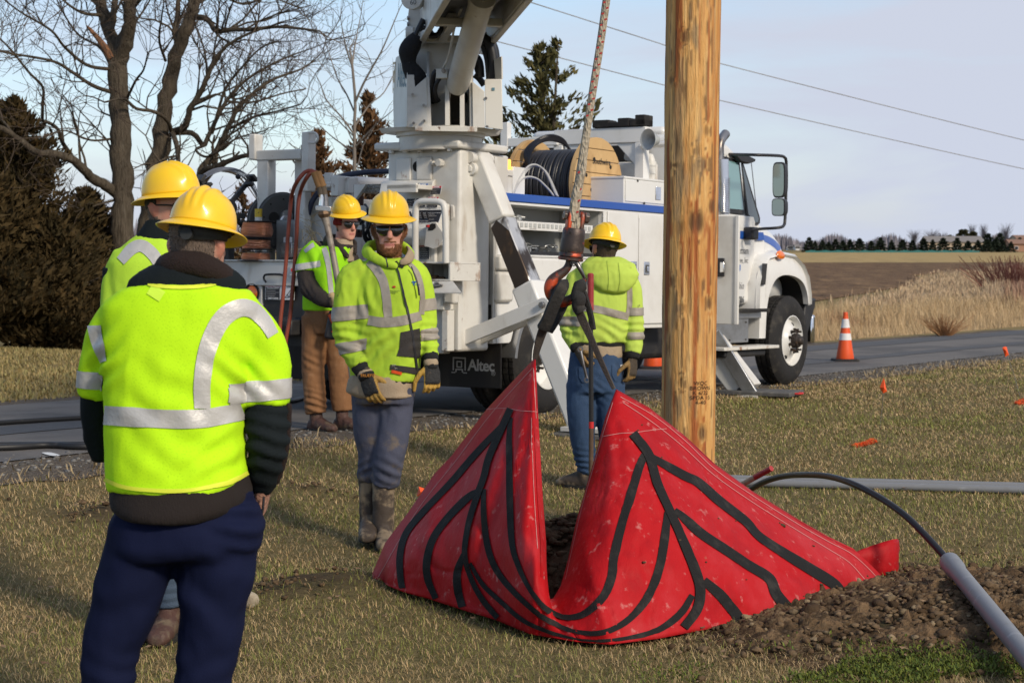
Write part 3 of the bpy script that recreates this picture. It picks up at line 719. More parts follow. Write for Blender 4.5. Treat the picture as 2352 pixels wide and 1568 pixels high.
def house(name,label,px0,px1,ridge,eave,base,Y,mw,mr,depth=9,gable=True):
 a=W(px0,base,Y);b=W(px1,base,Y);z0=zg((a.x+b.x)/2,Y)-.2;Lx=b.x-a.x
 root=empty(name,((a.x+b.x)/2,Y,z0));ze=W(px0,eave,Y).z-z0;zr=W(px0,ridge,Y).z-z0
 mb=MB();mb.box(-Lx/2+.4,Lx/2-.4,0,depth,0,ze);mb.prism([(.0,ze),(depth,ze),(depth/2,zr-.15)],'x',-Lx/2+.4,Lx/2-.4)
 mb.build('wall',mw,root,0)
 MB().prism([(-.6,ze-.1),(depth/2,zr),(depth+.6,ze-.1),(depth+.6,ze+.15),(depth/2,zr+.25),(-.6,ze+.15)],'x',-Lx/2,Lx/2).build('roof',mr,root,0)
 for i in range(3):
  xx=-Lx/2+Lx*(i+.7)/3.4
  f=MB().box(xx-.7,xx+.7,-.06,.04,1.0,2.3).build('window',M_whitew,root,0);MB().box(xx-.6,xx+.6,-.075,-.062,1.1,2.2).build('pane',M_dkwin,f,0)
 return tag(root,label,'house')
house('house','long tan house with a grey roof behind the conifers',2128,2262,543.5,556,576,FZ+55,M_tan,M_roofg,12)
house('house','low brick house with brown roof at the right edge',2318,2400,551,560,577,FZ+40,M_brick,M_roofb,10)
house('house','brown roofed house higher up behind the brick house',2334,2420,541,549,575,FZ+130,M_tan,M_roofb,12)
house('house','tiny white farmhouse left of the conifer row',1826,1838,562,568,578,FZ+300,M_whitew,M_roofg,8)
house('white_shed','tiny white shed left of the white farmhouse',1808,1822,569,572,578,FZ+310,M_whitew,M_roofg,8)
M_net=mat('teal_netting',(0.03,0.16,0.15),0.8)
rows=[[],[]]
for i in range(60):
 px=1850+(2250-1850)*i/59;p=W(px,579.5,FZ-25);z=zg(p.x,p.y)
 for k in(0,1):rows[k].append((p.x,p.y,z+k*(0.45+.3*math.sin(i*.7)**2)))
tag(MB().grid(rows).build('silt_fence',M_net,None,0,solid=.03),'low teal netting fence along the foot of the conifer row','fence')
MB_sh=empty('red_shrub',Gz(2330,668));rs=random.Random(5);mb=MB()
for i in range(260):
 a=rs.uniform(0,6.28);L=rs.uniform(.8,1.7);sp=rs.uniform(.1,1.9)
 mb.tube([(math.cos(a)*.8*sp,math.sin(a)*.5*sp,0),(math.cos(a)*1.1*sp,math.sin(a)*.7*sp,L*.5),(math.cos(a)*1.5*sp+rs.gauss(0,.2),math.sin(a)*sp,L)],[.02,.012],3,caps=False)
mb.build('stems',mat('red_stem',(0.23,0.085,0.06),0.9),MB_sh,0,fix=False)
tag(MB_sh,'reddish leafless shrub on the bank at the right edge','shrub')
MB_sh=empty('russet_shrub',Gz(2170,772));mb=MB()
for i in range(160):
 a=rs.uniform(0,6.28);L=rs.uniform(.2,.48);sp=rs.uniform(.05,.45)
 mb.tube([(math.cos(a)*.3*sp,math.sin(a)*.3*sp,0),(math.cos(a)*.9*sp,math.sin(a)*.7*sp,L*.6),(math.cos(a)*1.4*sp+rs.gauss(0,.06),math.sin(a)*sp,L)],[.008,.003],3,caps=False)
mb.build('stems',mat('russet_stem',(0.40,0.22,0.10),0.9),MB_sh,0,fix=False)
tag(MB_sh,'low russet shrub in the tall grass beyond the road','shrub')
# overhead wires
M_wire=mat('wire',(0.33,0.33,0.33),0.5,metal=.3)
for pts,lab in(([(1120,90),(1530,197),(1650,230),(2352,388),(2700,455)],'lower of the two grey overhead wires'),([(1185,-5),(1530,105),(1650,145),(2352,322),(2700,400)],'upper of the two grey overhead wires')):
 P=interp_pts([W(px,py,46+(px-1100)*.012)for px,py in pts],40)
 tag(MB().tube(P,.014,6).build('overhead_wire',M_wire,None,60),lab+' crossing behind the pole','wire','overhead wires')
# ---------------------------------------------------------------- the digger truck: x forward, y away from the camera, z up
T_O=Vector((0.325,16.65,0.11));T_pt=R(1.2)
T_F=Vector((SA*math.cos(T_pt),CA*math.cos(T_pt),-math.sin(T_pt)));T_L=Vector((-CA,SA,0));T_U=T_F.cross(T_L)
T_M=Matrix.Identity(4)
for i in range(3):T_M[i][0],T_M[i][1],T_M[i][2],T_M[i][3]=T_F[i],T_L[i],T_U[i],T_O[i]
T_I=T_M.inverted()
EYEP=Vector((0,0,EYE))
def TB(px,py,b):
 r=ray(px,py);O2=T_O+b*T_L;t=(O2-EYEP).dot(T_L)/r.dot(T_L);return T_I@(EYEP+r*t)
def TA(px,py,a):
 r=ray(px,py);O2=T_O+a*T_F;t=(O2-EYEP).dot(T_F)/r.dot(T_F);return T_I@(EYEP+r*t)
truck=empty('utility_truck',M=T_M)
tag(truck,'white utility digger truck with raised crane and blue stripe parked on the road','truck')
WH=(0.70,0.695,0.67)
M_white=mat('white_paint',WH,0.32,coat=0.25,layers=[((0.60,0.585,0.55),2.2,0.45,0.7,0.7,None,8),((0.34,0.30,0.25),5.0,0.60,0.78,0.5,(1,1,.3),9)],bump=(3,0.04))
M_white_d=mat('white_paint_dirty',(0.66,0.645,0.60),0.42,layers=[((0.50,0.47,0.42),2.0,0.42,0.65,0.8,None,8),((0.34,0.25,0.165),4.2,0.60,0.76,0.7,(1,1,.25),10),((0.20,0.085,0.03),9,0.655,0.74,0.9,(1,1,.5),10)],bump=(5,0.06))
M_rusty=mat('rusty_white',(0.62,0.60,0.55),0.5,layers=[((0.24,0.11,0.045),7,0.55,0.68,0.9,(1,1,.5),10),((0.10,0.04,0.02),16,0.62,0.72,0.9,None,10)],bump=(20,0.2))
M_blue=mat('blue_stripe',(0.012,0.075,0.36),0.35,coat=.2,layers=[((0.03,0.10,0.36),4,.5,.7,.6)])
M_blk=mat('black_paint',(0.018,0.018,0.02),0.55,layers=[((0.045,0.04,0.035),6,.45,.7,.7),((0.10,0.06,0.035),11,.66,.78,.7)])
M_rub=mat('rubber',(0.021,0.020,0.020),0.78,spec=.3,layers=[((0.065,0.058,0.048),7,.5,.72,.8,None,8)],bump=(60,.2))
M_flap=mat('mud_flap',(0.028,0.025,0.023),0.7,spec=.3,layers=[((0.075,0.062,0.048),3,.5,.75,.7,(1,1,.3),8)])
M_hose=mat('hydraulic_hose',(0.016,0.016,0.019),0.5)
M_steel=mat('bare_steel',(0.30,0.29,0.29),0.34,.9,layers=[((0.10,0.085,0.075),5,.48,.62,.9,(1,1,.5),8),((0.16,0.09,0.045),7,.62,.74,.8)])
M_legin=mat('worn_leg_steel',(0.50,0.50,0.51),0.32,.55,layers=[((0.60,0.59,0.57),1.6,.42,.54,.9,(1,1,.3),6),((0.045,0.030,0.02),1.7,.50,.57,1.0,(1,1,.5),7),((0.10,0.055,0.03),3.2,.56,.66,.8,(1,1,.6),8)])
M_alu=mat('aluminium',(0.48,0.48,0.48),0.38,.9,layers=[((0.36,0.35,0.33),6,.45,.7,.7)],bump=(60,.1))
M_chrome=mat('chrome',(0.75,0.75,0.76),0.12,1.0,layers=[((0.55,0.54,0.52),9,.5,.7,.5)])
M_dkgrey=mat('dark_grey_steel',(0.085,0.085,0.085),0.5,.3,layers=[((0.14,0.13,0.12),4,.5,.7,.6)])
M_inner=mat('shelf_grey',(0.42,0.43,0.42),0.6,layers=[((0.25,0.245,0.23),3,.5,.72,.6)])
M_hole=mat('dark_recess',(0.012,0.011,0.010),0.9)
M_glass=mat('cab_glass',(0.16,0.30,0.31),0.06,0.0,spec=0.9,coat=.6)
M_glass_d=mat('dark_glass',(0.035,0.055,0.06),0.05,spec=0.9,coat=.5)
M_mirror=mat('mirror_glass',(0.30,0.35,0.34),0.04,1.0)
M_amber=mat('amber_lens',(0.75,0.16,0.01),0.18,coat=.5,spec=.7)
M_amber_lit=emis('amber_lit',(1.0,0.36,0.03),4.0,(0.9,0.3,0.02))
M_red=mat('red_print',(0.52,0.02,0.02),0.5);M_signblk=mat('sign_black',(0.022,0.022,0.026),0.45);M_signwh=mat('sign_white',(0.72,0.72,0.72),0.5);M_ink=mat('ink',(0.05,0.05,0.055),0.6);M_signblue=mat('sign_blue',(0.02,0.11,0.36),0.45)
M_greytxt=mat('faded_print',(0.42,0.40,0.38),0.7);M_tealtxt=mat('teal_print',(0.10,0.21,0.27),0.5);M_goldtxt=mat('gold_print',(0.55,0.40,0.20),0.5);M_bluetxt=mat('blue_print',(0.03,0.13,0.40),0.45)
def part(mb,name,m,parent=truck,bevel=0.0,smooth=30,**k):return mb.build(name,m,parent,smooth,bevel,**k)
def boxp(name,m,x0,x1,y0,y1,z0,z1,bevel=.006,parent=truck):return part(MB().box(x0,x1,y0,y1,z0,z1),name,m,parent,bevel)
# chassis and wheels
fr_=MB()
for b in(0.82,1.52):fr_.box(-1.25,5.7,b-.04,b+.04,.60,.88)
for a in(-1.1,.9,2.2,3.4):fr_.box(a-.06,a+.06,.86,1.48,.66,.82)
part(fr_,'chassis',M_blk,bevel=.01)
ax=MB();ax.cyl((0,.3,.5),(0,2.1,.5),.07,14);ax.cyl((0,.9,.5),(0,1.5,.5),.17,16);ax.cyl((5.35,.3,.54),(5.35,2.1,.54),.05,12);part(ax,'axle',M_blk)
boxp('fuel_tank',M_blk,2.3,3.4,.30,.72,.42,.84,.06);boxp('fuel_tank',M_blk,1.2,2.1,1.75,2.2,.42,.84,.06)
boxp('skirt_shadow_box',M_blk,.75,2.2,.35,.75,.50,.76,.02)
def wheel(name,a,b,h,side,front,label=None):
 Mw=Matrix.Translation((a,b,h))@Matrix.Rotation(math.pi/2*(1 if side<0 else-1),4,'X')
 w0=empty(name);w0.parent=truck;w0.matrix_local=Mw
 r,w=.515,.27
 ty=MB();ty.lathe([(.285,0),(.30,.005),(.36,.012),(.43,.008),(.475,-.012),(.498,-.035),(.513,-.05),(.513,-.095),(.503,-.1),(.503,-.106),(.513,-.112),(.515,-.16),(.504,-.166),(.504,-.172),(.513,-.178),(.512,-.222),(.50,-.245),(.43,-.275),(.30,-.275),(.285,-.27)],n=72)
 part(ty,'tyre',M_rub,w0,smooth=40)
 bl=MB()
 for k in range(56):
  q=2*math.pi*k/56;mr=Matrix.Rotation(q,4,'Z')
  for z0,z1 in((-.092,-.052),(-.158,-.115),(-.22,-.18)):
   bl.box(.500,.5185,-.0215,.0215,z0,z1,0,mr)
 o=part(bl,'tread',M_rub,w0,smooth=0);o['kind']='stuff'
 rm=MB()
 if front:rm.lathe([(.285,-.01),(.292,.008),(.283,.010),(.272,-.02),(.262,-.06),(.235,-.055),(.19,-.02),(.155,.012),(.150,.02),(.13,.022),(0,.022)],n=48)
 else:rm.lathe([(.285,-.01),(.292,.008),(.283,.010),(.275,-.03),(.262,-.13),(.20,-.155),(.15,-.16),(0,-.16)],n=48)
 part(rm,'rim',M_white,w0,smooth=40)
 zc=.022 if front else-.16
 hb=MB();hb.lathe([(.085,zc-.01),(.085,zc+.05),(.075,zc+.07),(.05,zc+.075),(.045,zc+.10),(.03,zc+.112),(0,zc+.112)],n=24);part(hb,'hub',mat_hub,w0,smooth=40)
 for k in range(10):
  q=2*math.pi*(k+.5)/10;c,s=math.cos(q)*.128,math.sin(q)*.128
  lg=MB();lg.cyl((c,s,zc-.005),(c,s,zc+.02),.02,6);lg.cyl((c,s,zc+.018),(c,s,zc+.062),.012,10);part(lg,'lug_nut',mat_hub,w0,smooth=30)
 if front:
  for k in range(2):
   q=math.pi*k+1.1;c,s=math.cos(q),math.sin(q);hm=MB()
   Mh=Matrix.Translation((c*.214,s*.214,-.034))@Matrix.Rotation(q,4,'Z')@Matrix.Rotation(.66,4,'Y')
   hm.lathe([(.0,.004),(1.0,.004),(1.0,-.004),(0,-.004)],M=Mh@Matrix.Diagonal((.022,.034,1,1)),n=18);part(hm,'hand_hole',M_hole,w0)
 return w0
mat_hub=mat('rusty_hub',(0.05,0.04,0.034),.55,.5,layers=[((0.16,0.075,0.035),14,.55,.7,.7)])
wheel('front_wheel',5.34,.0,.56,-1,True);wheel('rear_wheel',0,.0,.515,-1,False);wheel('rear_wheel',0,.33,.515,-1,False);wheel('rear_wheel',0,2.45,.515,1,False);wheel('front_wheel',5.34,2.42,.56,1,True)
# service body, near side
pts=[(-.86,1.43),(-.86,.66),(-.66,.66)]+[(.66*math.cos(q),.47+.66*math.sin(q))for q in np.linspace(math.pi*.90,math.pi*.10,14)]+[(.75,.755),(2.55,.755),(2.55,1.43)]
part(MB().prism(pts,'y',.0,.55),'lower_panel',M_white,bevel=.006)
ub=MB();ub.box(-.86,-.70,0,.55,1.432,1.905);ub.box(.955,2.55,0,.55,1.432,1.905);ub.box(-.698,.953,0,.55,1.885,1.905);part(ub,'upper_panel',M_white,bevel=.005)
cm=MB();cm.box(-.695,.95,.48,.50,1.434,1.884);cm.box(-.697,-.69,.04,.48,1.434,1.884);cm.box(.945,.952,.04,.48,1.434,1.884);cm.box(-.69,.945,.03,.48,1.433,1.445);part(cm,'compartment_lining',M_inner)
rim_=MB()
for(x0,x1,z0,z1)in((-.715,.975,1.878,1.898),(-.715,-.695,1.44,1.878),(.950,.975,1.44,1.878),(-.715,.975,1.425,1.44)):rim_.box(x0,x1,-.012,.0,z0,z1)
part(rim_,'compartment_frame',M_white,bevel=.003)
sh=boxp('shelf',M_white,-.688,.80,.03,.47,1.712,1.722,.002)
boxp('shelf_lip',M_white,-.688,.80,.018,.03,1.665,1.742,.002,sh)
dv=MB()
for k in range(19):dv.box(-.62+k*.074,-.575+k*.074,.012,.017,1.690,1.728)
part(dv,'bin_divider',M_inner,sh,.002)['kind']='stuff'
for x,s_ in((-.52,'SMALL DEADEND'),(-.26,'COPPER DEADEND'),(.22,'THIMBLE BOLT'),(.40,'NEUTRAL KIT'),(.72,'SPLIT KIT')):
 text('label_print',s_,.014,M_greytxt,frame((x,.0165,1.677),(1,0,0),(0,0,1)),sh)
boxp('blue_stripe',M_blue,-.875,2.575,-.016,.56,1.908,1.978,.004)
for(x0,x1)in((1.03,1.63),(1.65,2.52)):
 d=boxp('door',M_white,x0,x1,-.018,-.002,.80,1.885,.006)
 xh=x1-.09 if x0<1.5 else 1.80
 hd=boxp('handle',M_chrome,xh-.055,xh+.055,-.026,-.018,1.285,1.415,.012,d);boxp('latch',M_dkgrey,xh-.032,xh+.032,-.031,-.026,1.305,1.385,.008,d);boxp('lever',M_chrome,xh-.012,xh+.03,-.037,-.031,1.315,1.37,.006,d)
 for z in(1.86,1.30,.84):boxp('hinge',M_white,x1-.012,x1+.012,-.024,-.016,z-.02,z+.02,.002,d)
boxp('lower_door',M_white,-.60,.93,-.018,-.002,1.13,1.405,.006)
pts=[(.64*math.cos(q),.47+.64*math.sin(q))for q in np.linspace(math.pi*.97,math.pi*.03,18)];pi_=[(.60*math.cos(q),.47+.60*math.sin(q))for q in np.linspace(math.pi*.03,math.pi*.97,18)]
part(MB().prism(pts+pi_,'y',-.05,.62),'wheel_arch',M_alu,smooth=40)
# far side body and the load deck
part(MB().box(-.8,2.55,1.9,2.44,.75,1.97),'far_body',M_white_d,bevel=.008)
part(MB().box(-1.35,2.55,.56,1.895,1.26,1.32),'deck',M_dkgrey,bevel=.004)
# box on top of the body, and the open cabinet door beyond the pole
tb_=boxp('top_box',M_white,1.405,2.55,.03,.50,1.98,2.235,.006)
boxp('box_lid',M_white,1.398,2.556,.022,.51,2.222,2.243,.004,tb_);boxp('box_door',M_white,1.43,2.53,.020,.028,2.0,2.212,.004,tb_)
boxp('handle',M_chrome,2.03,2.14,.012,.020,2.04,2.17,.012,tb_)
for(x,z)in((1.66,2.21),(1.80,1.995)):part(MB().cyl((x,.012,z),(x,.02,z),.012,12),'bumper_stud',M_blk,tb_)
OD=2.86
d=boxp('open_door',M_white_d,OD-.03,OD,-.525,.0,.79,1.905,.006)
boxp('door_lip',M_white,OD-.044,OD-.031,-.527,-.49,.79,1.907,.004,d)
boxp('latch_plate',M_signblk,OD-.046,OD-.032,-.37,-.16,1.28,1.47,.01,d);boxp('latch_bolt',M_chrome,OD-.062,OD-.047,-.375,-.325,1.32,1.43,.01,d)
boxp('sticker',mat('aged_sticker',(0.48,0.46,0.38),.8,layers=[((0.33,0.30,0.22),9,.45,.65,.8),((0.22,0.22,0.20),60,.58,.66,.5)]),OD-.034,OD-.031,-.29,.0,1.58,1.80,0,d)
st_=boxp('label',M_signblk,OD-.034,OD-.031,-.24,-.11,1.85,1.885,0,d);boxp('label_panel',M_signwh,OD-.036,OD-.0342,-.235,-.165,1.855,1.878,0,d)
# cab, hood, fender
prof=[(2.70,.98),(4.70,.98),(4.80,1.25),(4.96,1.66),(4.28,2.68),(4.10,2.75),(2.95,2.79),(2.80,2.74)]
cb=MB();n=len(prof)
def cab_b(z):return.15+.10*sstep(1.6,2.8,z)
v=[(a,cab_b(z),z)for a,z in prof]+[(a,2.45-cab_b(z)-.02,z)for a,z in prof]
cb.add(v,[tuple(range(n)),tuple(range(n,2*n))[::-1]]+[(i,(i+1)%n,n+(i+1)%n,n+i)for i in range(n)])
cab=part(cb,'cab',M_white,bevel=.05,seg=4)
def on_cab(pxs,off):
 out=[]
 for px,py in pxs:
  p=TB(px,py,.15)
  for _ in range(6):p=TB(px,py,cab_b(p.z)-off)
  out.append(p)
 return out
def panel(name,m,P,thick,parent,ax=(0,1,0),bevel=0.0):
 k=Vector(ax)*thick;n=len(P);mb=MB()
 mb.add([p for p in P]+[p+k for p in P],[tuple(range(n)),tuple(range(n,2*n))[::-1]]+[(i,(i+1)%n,n+(i+1)%n,n+i)for i in range(n)])
 return part(mb,name,m,parent,bevel)
panel('window_frame',M_blk,on_cab([(1590,352),(1668,360),(1699,370),(1712,490),(1706,493),(1590,479)],.008),.012,cab,bevel=.004)
sg=panel('window',M_glass,on_cab([(1595,358),(1666,367),(1696,375),(1708,482),(1595,472)],.014),.006,cab)
panel('quarter_window',M_blk,on_cab([(1702,369),(1706,369),(1746,500),(1746,512),(1741,517),(1727,514),(1716,493)],.006),.008,cab,bevel=.003)
panel('quarter_pane',M_glass_d,on_cab([(1705,376),(1743,503),(1741,511),(1729,509),(1719,491)],.010),.004,cab)
P=[Vector((4.93,.34,1.72)),Vector((4.93,2.08,1.72)),Vector((4.32,2.0,2.63)),Vector((4.32,.42,2.63))]
panel('windscreen',M_glass_d,[p+Vector((.03,0,.02))for p in P],.01,cab,(.83,0,.55))
boxp('roof_cap',M_white,2.9,4.05,.40,2.05,2.76,2.86,.05,cab)
boxp('cab_rear_window',M_hole,2.765,2.775,.5,1.95,2.48,2.66,.0,cab)
boxp('back_rest_panel',M_white_d,2.60,2.66,.35,2.1,1.32,2.47,.01,cab)
vs=MB();P=on_cab([(1673,352),(1695,352),(1724,366),(1722,372),(1708,377),(1690,372)],.01);panel('visor_bracket',M_blk,P,-.07,cab,bevel=.012)
door_b=.128
drs=panel('door_panel',M_white,[Vector((a,.138,z))for a,z in((3.0,1.02),(4.24,1.02),(4.58,1.35),(4.60,1.90),(4.56,1.96),(3.0,1.99))],.011,cab,bevel=.008)
panel('stripe',M_blue,[Vector((a,.1365,z))for a,z in((2.8,1.705),(4.85,1.705),(4.82,1.795),(2.8,1.795))],.001,cab)
fx,fz=Vector((1,0,0)),Vector((0,0,1))
M_decal=mat('grey_decal',(0.62,0.62,0.61),.5)
panel('door_decal',M_decal,[Vector((a,.1362,z))for a,z in((3.3,1.03),(4.30,1.03),(4.46,1.30),(4.49,1.66),(3.3,1.66))],.001,cab)
for s_,a,z,sz,m,al in(('g Putnam',4.44,1.575,.115,M_ink,'RIGHT'),('perative, Inc',4.43,1.468,.095,M_ink,'RIGHT'),(', Ohio',4.33,1.185,.115,M_ink,'RIGHT')):
 text('door_lettering',s_,sz,m,frame((a,.1350,z),fx,fz),cab,align_x=al,xs=.85,shear=.0 if 'Oh' not in s_ else.2)
text('truck_number','1786',.095,M_ink,frame((4.34,.1350,1.03),fx,fz),cab,align_x='RIGHT',bold=.004,space=1.15)
lg=MB();lg.add([(a,.1348,z)for a,z in((3.98,1.42),(4.24,1.42),(4.24,1.36),(4.20,1.335),(4.13,1.335),(4.13,1.24),(4.06,1.23),(4.06,1.34),(3.98,1.36))],[tuple(range(9))]);part(lg,'door_logo',M_bluetxt,cab,smooth=0)
hd=MB();rings=[]
for a,hw,top,bot in((4.86,1.03,1.98,.95),(5.1,1.0,1.95,.95),(5.4,.96,1.89,.95),(5.7,.90,1.79,.93),(5.95,.83,1.65,.90),(6.10,.76,1.46,.85),(6.17,.68,1.2,.80)):
 rings.append(((a,1.21,(top+bot)/2),hw,(top-bot)/2,(0,1,0),(0,0,1),.36))
hd.loft(rings,56);hood=part(hd,'hood',M_white,bevel=0,smooth=50)
# stripe on the hood: ribbon projected onto the hood side
def ribbon_on(bvh,path,off,name,m,parent=None,M=None,mid=3,smooth=60,uvw=None,closed=False):
 """path: (left pixel, right pixel) pairs; cast through the camera's measured grid onto a surface, M: surface -> world."""
 rows=[]
 Mi=M.inverted()if M is not None else None
 if len(path)<12:path=[tuple((lerp(p[s_][0],q[s_][0],k/6),lerp(p[s_][1],q[s_][1],k/6))for s_ in(0,1))for p,q in zip(path,path[1:])for k in range(6)]+[path[-1]]
 for(l,r)in path:
  row=[]
  for k in range(mid+1):
   f=k/mid;d=ray(lerp(l[0],r[0],f),lerp(l[1],r[1],f));o=EYEP
   if Mi is not None:o=Mi@EYEP;d=Mi.to_3x3()@d
   h=bvh.ray_cast(o,d.normalized())
   if h[0]is None:row=None;break
   nn=h[1]if h[1].dot(d)<0 else-h[1]
   row.append(h[0]+nn*off)
  rows.append(row)
 mb=MB();cur=[]
 for r in rows+[None]:
  if r is None:
   if len(cur)>1:mb.grid(cur)
   cur=[]
  else:cur.append(r)
 if not mb.v:return None
 return mb.build(name,m,parent,smooth)
def bvh_of(o):return BVHTree.FromPolygons([v.co[:]for v in o.data.vertices],[tuple(p.vertices)for p in o.data.polygons])
def band_px(pts,w,n=None):
 """centre line pixels -> (left, right) pairs of a band w wide (number or list)."""
 P=interp_pts([(p[0],p[1],0)for p in pts],n or max(8,len(pts)*5));k=len(P);ws=interp_r(w,k)if hasattr(w,'__len__')else[w]*k
 out=[]
 for i in range(k):
  d=(P[min(i+1,k-1)]-P[max(0,i-1)]).normalized();nx=Vector((-d.y,d.x,0))*ws[i]*.5
  out.append(((P[i].x-nx.x,P[i].y-nx.y),(P[i].x+nx.x,P[i].y+nx.y)))
 return out
hb_=bvh_of(hood)
ribbon_on(hb_,band_px([(1747,546),(1757,548),(1768,553),(1778,560),(1786,568),(1791,577)],[14,15,15,14,12,9]),.003,'stripe',M_blue,hood,T_M)
# fender over the front wheel
outl=[(4.46,.60),(4.47,1.2),(4.55,1.40),(4.72,1.50),(5.1,1.555),(5.45,1.53),(5.68,1.43),(5.82,1.29),(5.885,1.1),(5.895,.98)]
arch=[(5.84,.98),(5.80,1.10),(5.68,1.23),(5.45,1.30),(5.15,1.315),(4.92,1.26),(4.76,1.10),(4.69,.9),(4.665,.60)]
fd=MB();rows=[]
for b,k,dz in((.05,.0,-.02),(.0,.0,.0),(.03,.0,.028),(.20,.0,.045),(.45,.0,.06),(.62,.0,.06)):
 rows.append([(a,b,z+(dz if z>.8 else 0))for a,z in outl])
fd.grid(rows)
n_o=len(outl);fl=[]
oi=interp_pts([(a,z,0)for a,z in outl],40);ii=interp_pts([(a,z,0)for a,z in arch[::-1]],40)
fd.grid([[(p.x,.05,p.y-.0)for p in oi],[(p.x*.5+q.x*.5,.02,p.y*.5+q.y*.5)for p,q in zip(oi,ii)],[(q.x,.02,q.y)for q in ii],[(q.x,.05,q.y)for q in ii],[(q.x,.085,q.y)for q in ii]])
fender=part(fd,'fender',M_white,smooth=60)
wl_=MB();wl_.grid([[(q.x,.75,q.y)for q in ii],[(5.25,.75,.7)for q in ii]]);wl_.grid([[(q.x,.085,q.y)for q in ii],[(q.x,.75,q.y)for q in ii]]);part(wl_,'wheel_well',M_hole,fender)
mk=MB();mk.loft([((5.0,.012,1.545),.10,.05,(1,0,0),(0,0,1),1.0),((5.0,-.012,1.535),.09,.04,(1,0,0),(0,0,1),1.0),((5.0,-.022,1.53),.05,.02,(1,0,0),(0,0,1),1.0)],20);part(mk,'marker_light',M_amber,fender,smooth=50)
panel('air_intake',M_blk,[Vector((a,-.004,z))for a,z in((4.52,1.44),(4.64,1.44),(4.60,1.20),(4.50,1.20))],.012,fender,bevel=.01)
part(MB().prism([(5.80,.5),(5.93,.55),(6.18,.95),(6.2,1.05),(5.9,1.0)],'y',.08,.5),'bumper_end',M_blk,bevel=.02)
boxp('front_bumper',M_chrome,6.15,6.25,.1,2.32,.5,.85,.03)
# steps under the door
boxp('upper_step',M_dkgrey,3.2,4.43,-.12,.16,.905,.935,.006);boxp('step_edge',M_rub,3.2,4.44,-.13,-.12,.90,.94,.003)
boxp('step_plate',M_alu,3.3,4.40,-.05,.2,.83,.90,.006)
pl=boxp('step_side',M_alu,3.1,4.12,-.03,-.01,.57,.83,.004)
for a in(3.2,3.65,4.05):
 for z in(.60,.79):part(MB().cyl((a,-.042,z),(a,-.03,z),.009,8),'rivet',M_dkgrey,pl)
boxp('lower_step',M_rusty,3.15,4.52,-.22,.06,.50,.535,.006);boxp('step_bracket',M_blk,3.3,4.3,-.16,.1,.42,.50,.02)
# mirror on its bar
mr_=[TB(*p,-.33)for p in((1676,354),(1740,356),(1790,358),(1803,363),(1806,375),(1805,450),(1803,505),(1800,518),(1788,523),(1740,526),(1727,527))]
mr_[0]=Vector((4.05,.2,2.63));mr_[1]=TB(1735,356,-.25);mr_[-1]=Vector((4.42,.14,1.80));mr_[-2]=TB(1745,526,-.12)
bar=part(MB().tube(interp_pts(mr_,60),.017,10),'mirror_bar',M_signblk,smooth=60)
boxp('mirror_bracket',M_signblk,4.30,4.46,.02,.14,1.70,1.84,.02)
def mirror(name,x0,x1,y0,y1,b):
 c=TB((x0+x1)/2,(y0+y1)/2,b);k=21.0/FOC
 hw,hh=(x1-x0)*k/2,(y1-y0)*k/2
 Mm=frame(c,T_I.to_3x3()@Vector((.93,-.35,0)),T_I.to_3x3()@Vector((0,0,1)))
 h=MB();h.loft([((0,0,.002),hw,hh,(1,0,0),(0,1,0),.42),((0,0,-.02),hw*1.04,hh*1.02,(1,0,0),(0,1,0),.42),((.02,0,-.07),hw*.95,hh*.93,(1,0,0),(0,1,0),.5),((.02,0,-.11),hw*.5,hh*.6,(1,0,0),(0,1,0),.6)],32,M=Mm)
 o=part(h,name,M_signblk,bar,smooth=50)
 g=MB();g.loft([((-.004,0,.004),hw*.86,hh*.93,(1,0,0),(0,1,0),.45),((-.004,0,.006),hw*.85,hh*.92,(1,0,0),(0,1,0),.45)],32,M=Mm);part(g,'mirror_glass',M_mirror,o)
mirror('mirror',1775,1803,375,452,-.33);mirror('convex_mirror',1773,1803,457,495,-.33)
# antenna, stack
part(MB().tube([TB(1724,360,1.9),TB(1741,512,1.9)],.006,6),'antenna',M_steel)
ex=[TB(1652,480,.02),TB(1652,360,.02),TB(1652,338,.02),TB(1656,322,.02),TB(1667,307,.02)]
part(MB().tube(interp_pts(ex,24),[.055,.055,.055,.05,.05],16,caps=True),'exhaust_stack',M_steel,smooth=50)
hs=part(MB().tube([TB(1657,493,0),TB(1656,430,0),TB(1655,366,0)],.085,20),'heat_shield',M_chrome,smooth=50)
sl=MB()
for k in range(17):
 p=TB(1657,490-k*5.0,0);sl.lathe([(.089,-.006),(.097,0),(.089,.006)],Matrix.Translation(p),20)
part(sl,'louvre',M_chrome,hs,smooth=40)['kind']='stuff'
# headache rack, horn, plumbing behind the cab
hr=MB();A0=2.25
p0,p1=TA(1272,310,A0),TA(1483,300,A0)
hr.box(A0,A0+.12,p1.y,p0.y,2.64,2.80)
for p in(TA(1282,350,A0),TA(1469,350,A0)):hr.box(A0,A0+.12,p.y-.05,p.y+.06,1.4,2.64)
for(sx,cx)in((1,p0.y-.12),(-1,p1.y+.10)):hr.prism([(cx,2.64),(cx-sx*.26,2.64),(cx,2.38)],'x',A0+.02,A0+.10)
rack=part(hr,'headache_rack',M_white,bevel=.008)
ch=MB()
for(x0,x1,hh,z)in((1362,1400,.08,2.803),(1398,1424,.05,2.805),(1420,1447,.09,2.804),(1447,1483,.07,2.806),(1460,1483,.11,2.81)):
 ch.box(A0-.02,A0+.16,TA(x1,280,A0).y,TA(x0,280,A0).y,z,z+hh)
part(ch,'rubber_cradle',M_rub,rack,bevel=.01)
hbar=part(MB().tube([(A0-.01,TA(1474,320,A0).y,2.60),(A0-.01,TA(1474,320,A0).y-.5,2.615)],.03,8),'horn_arm',M_white,rack)
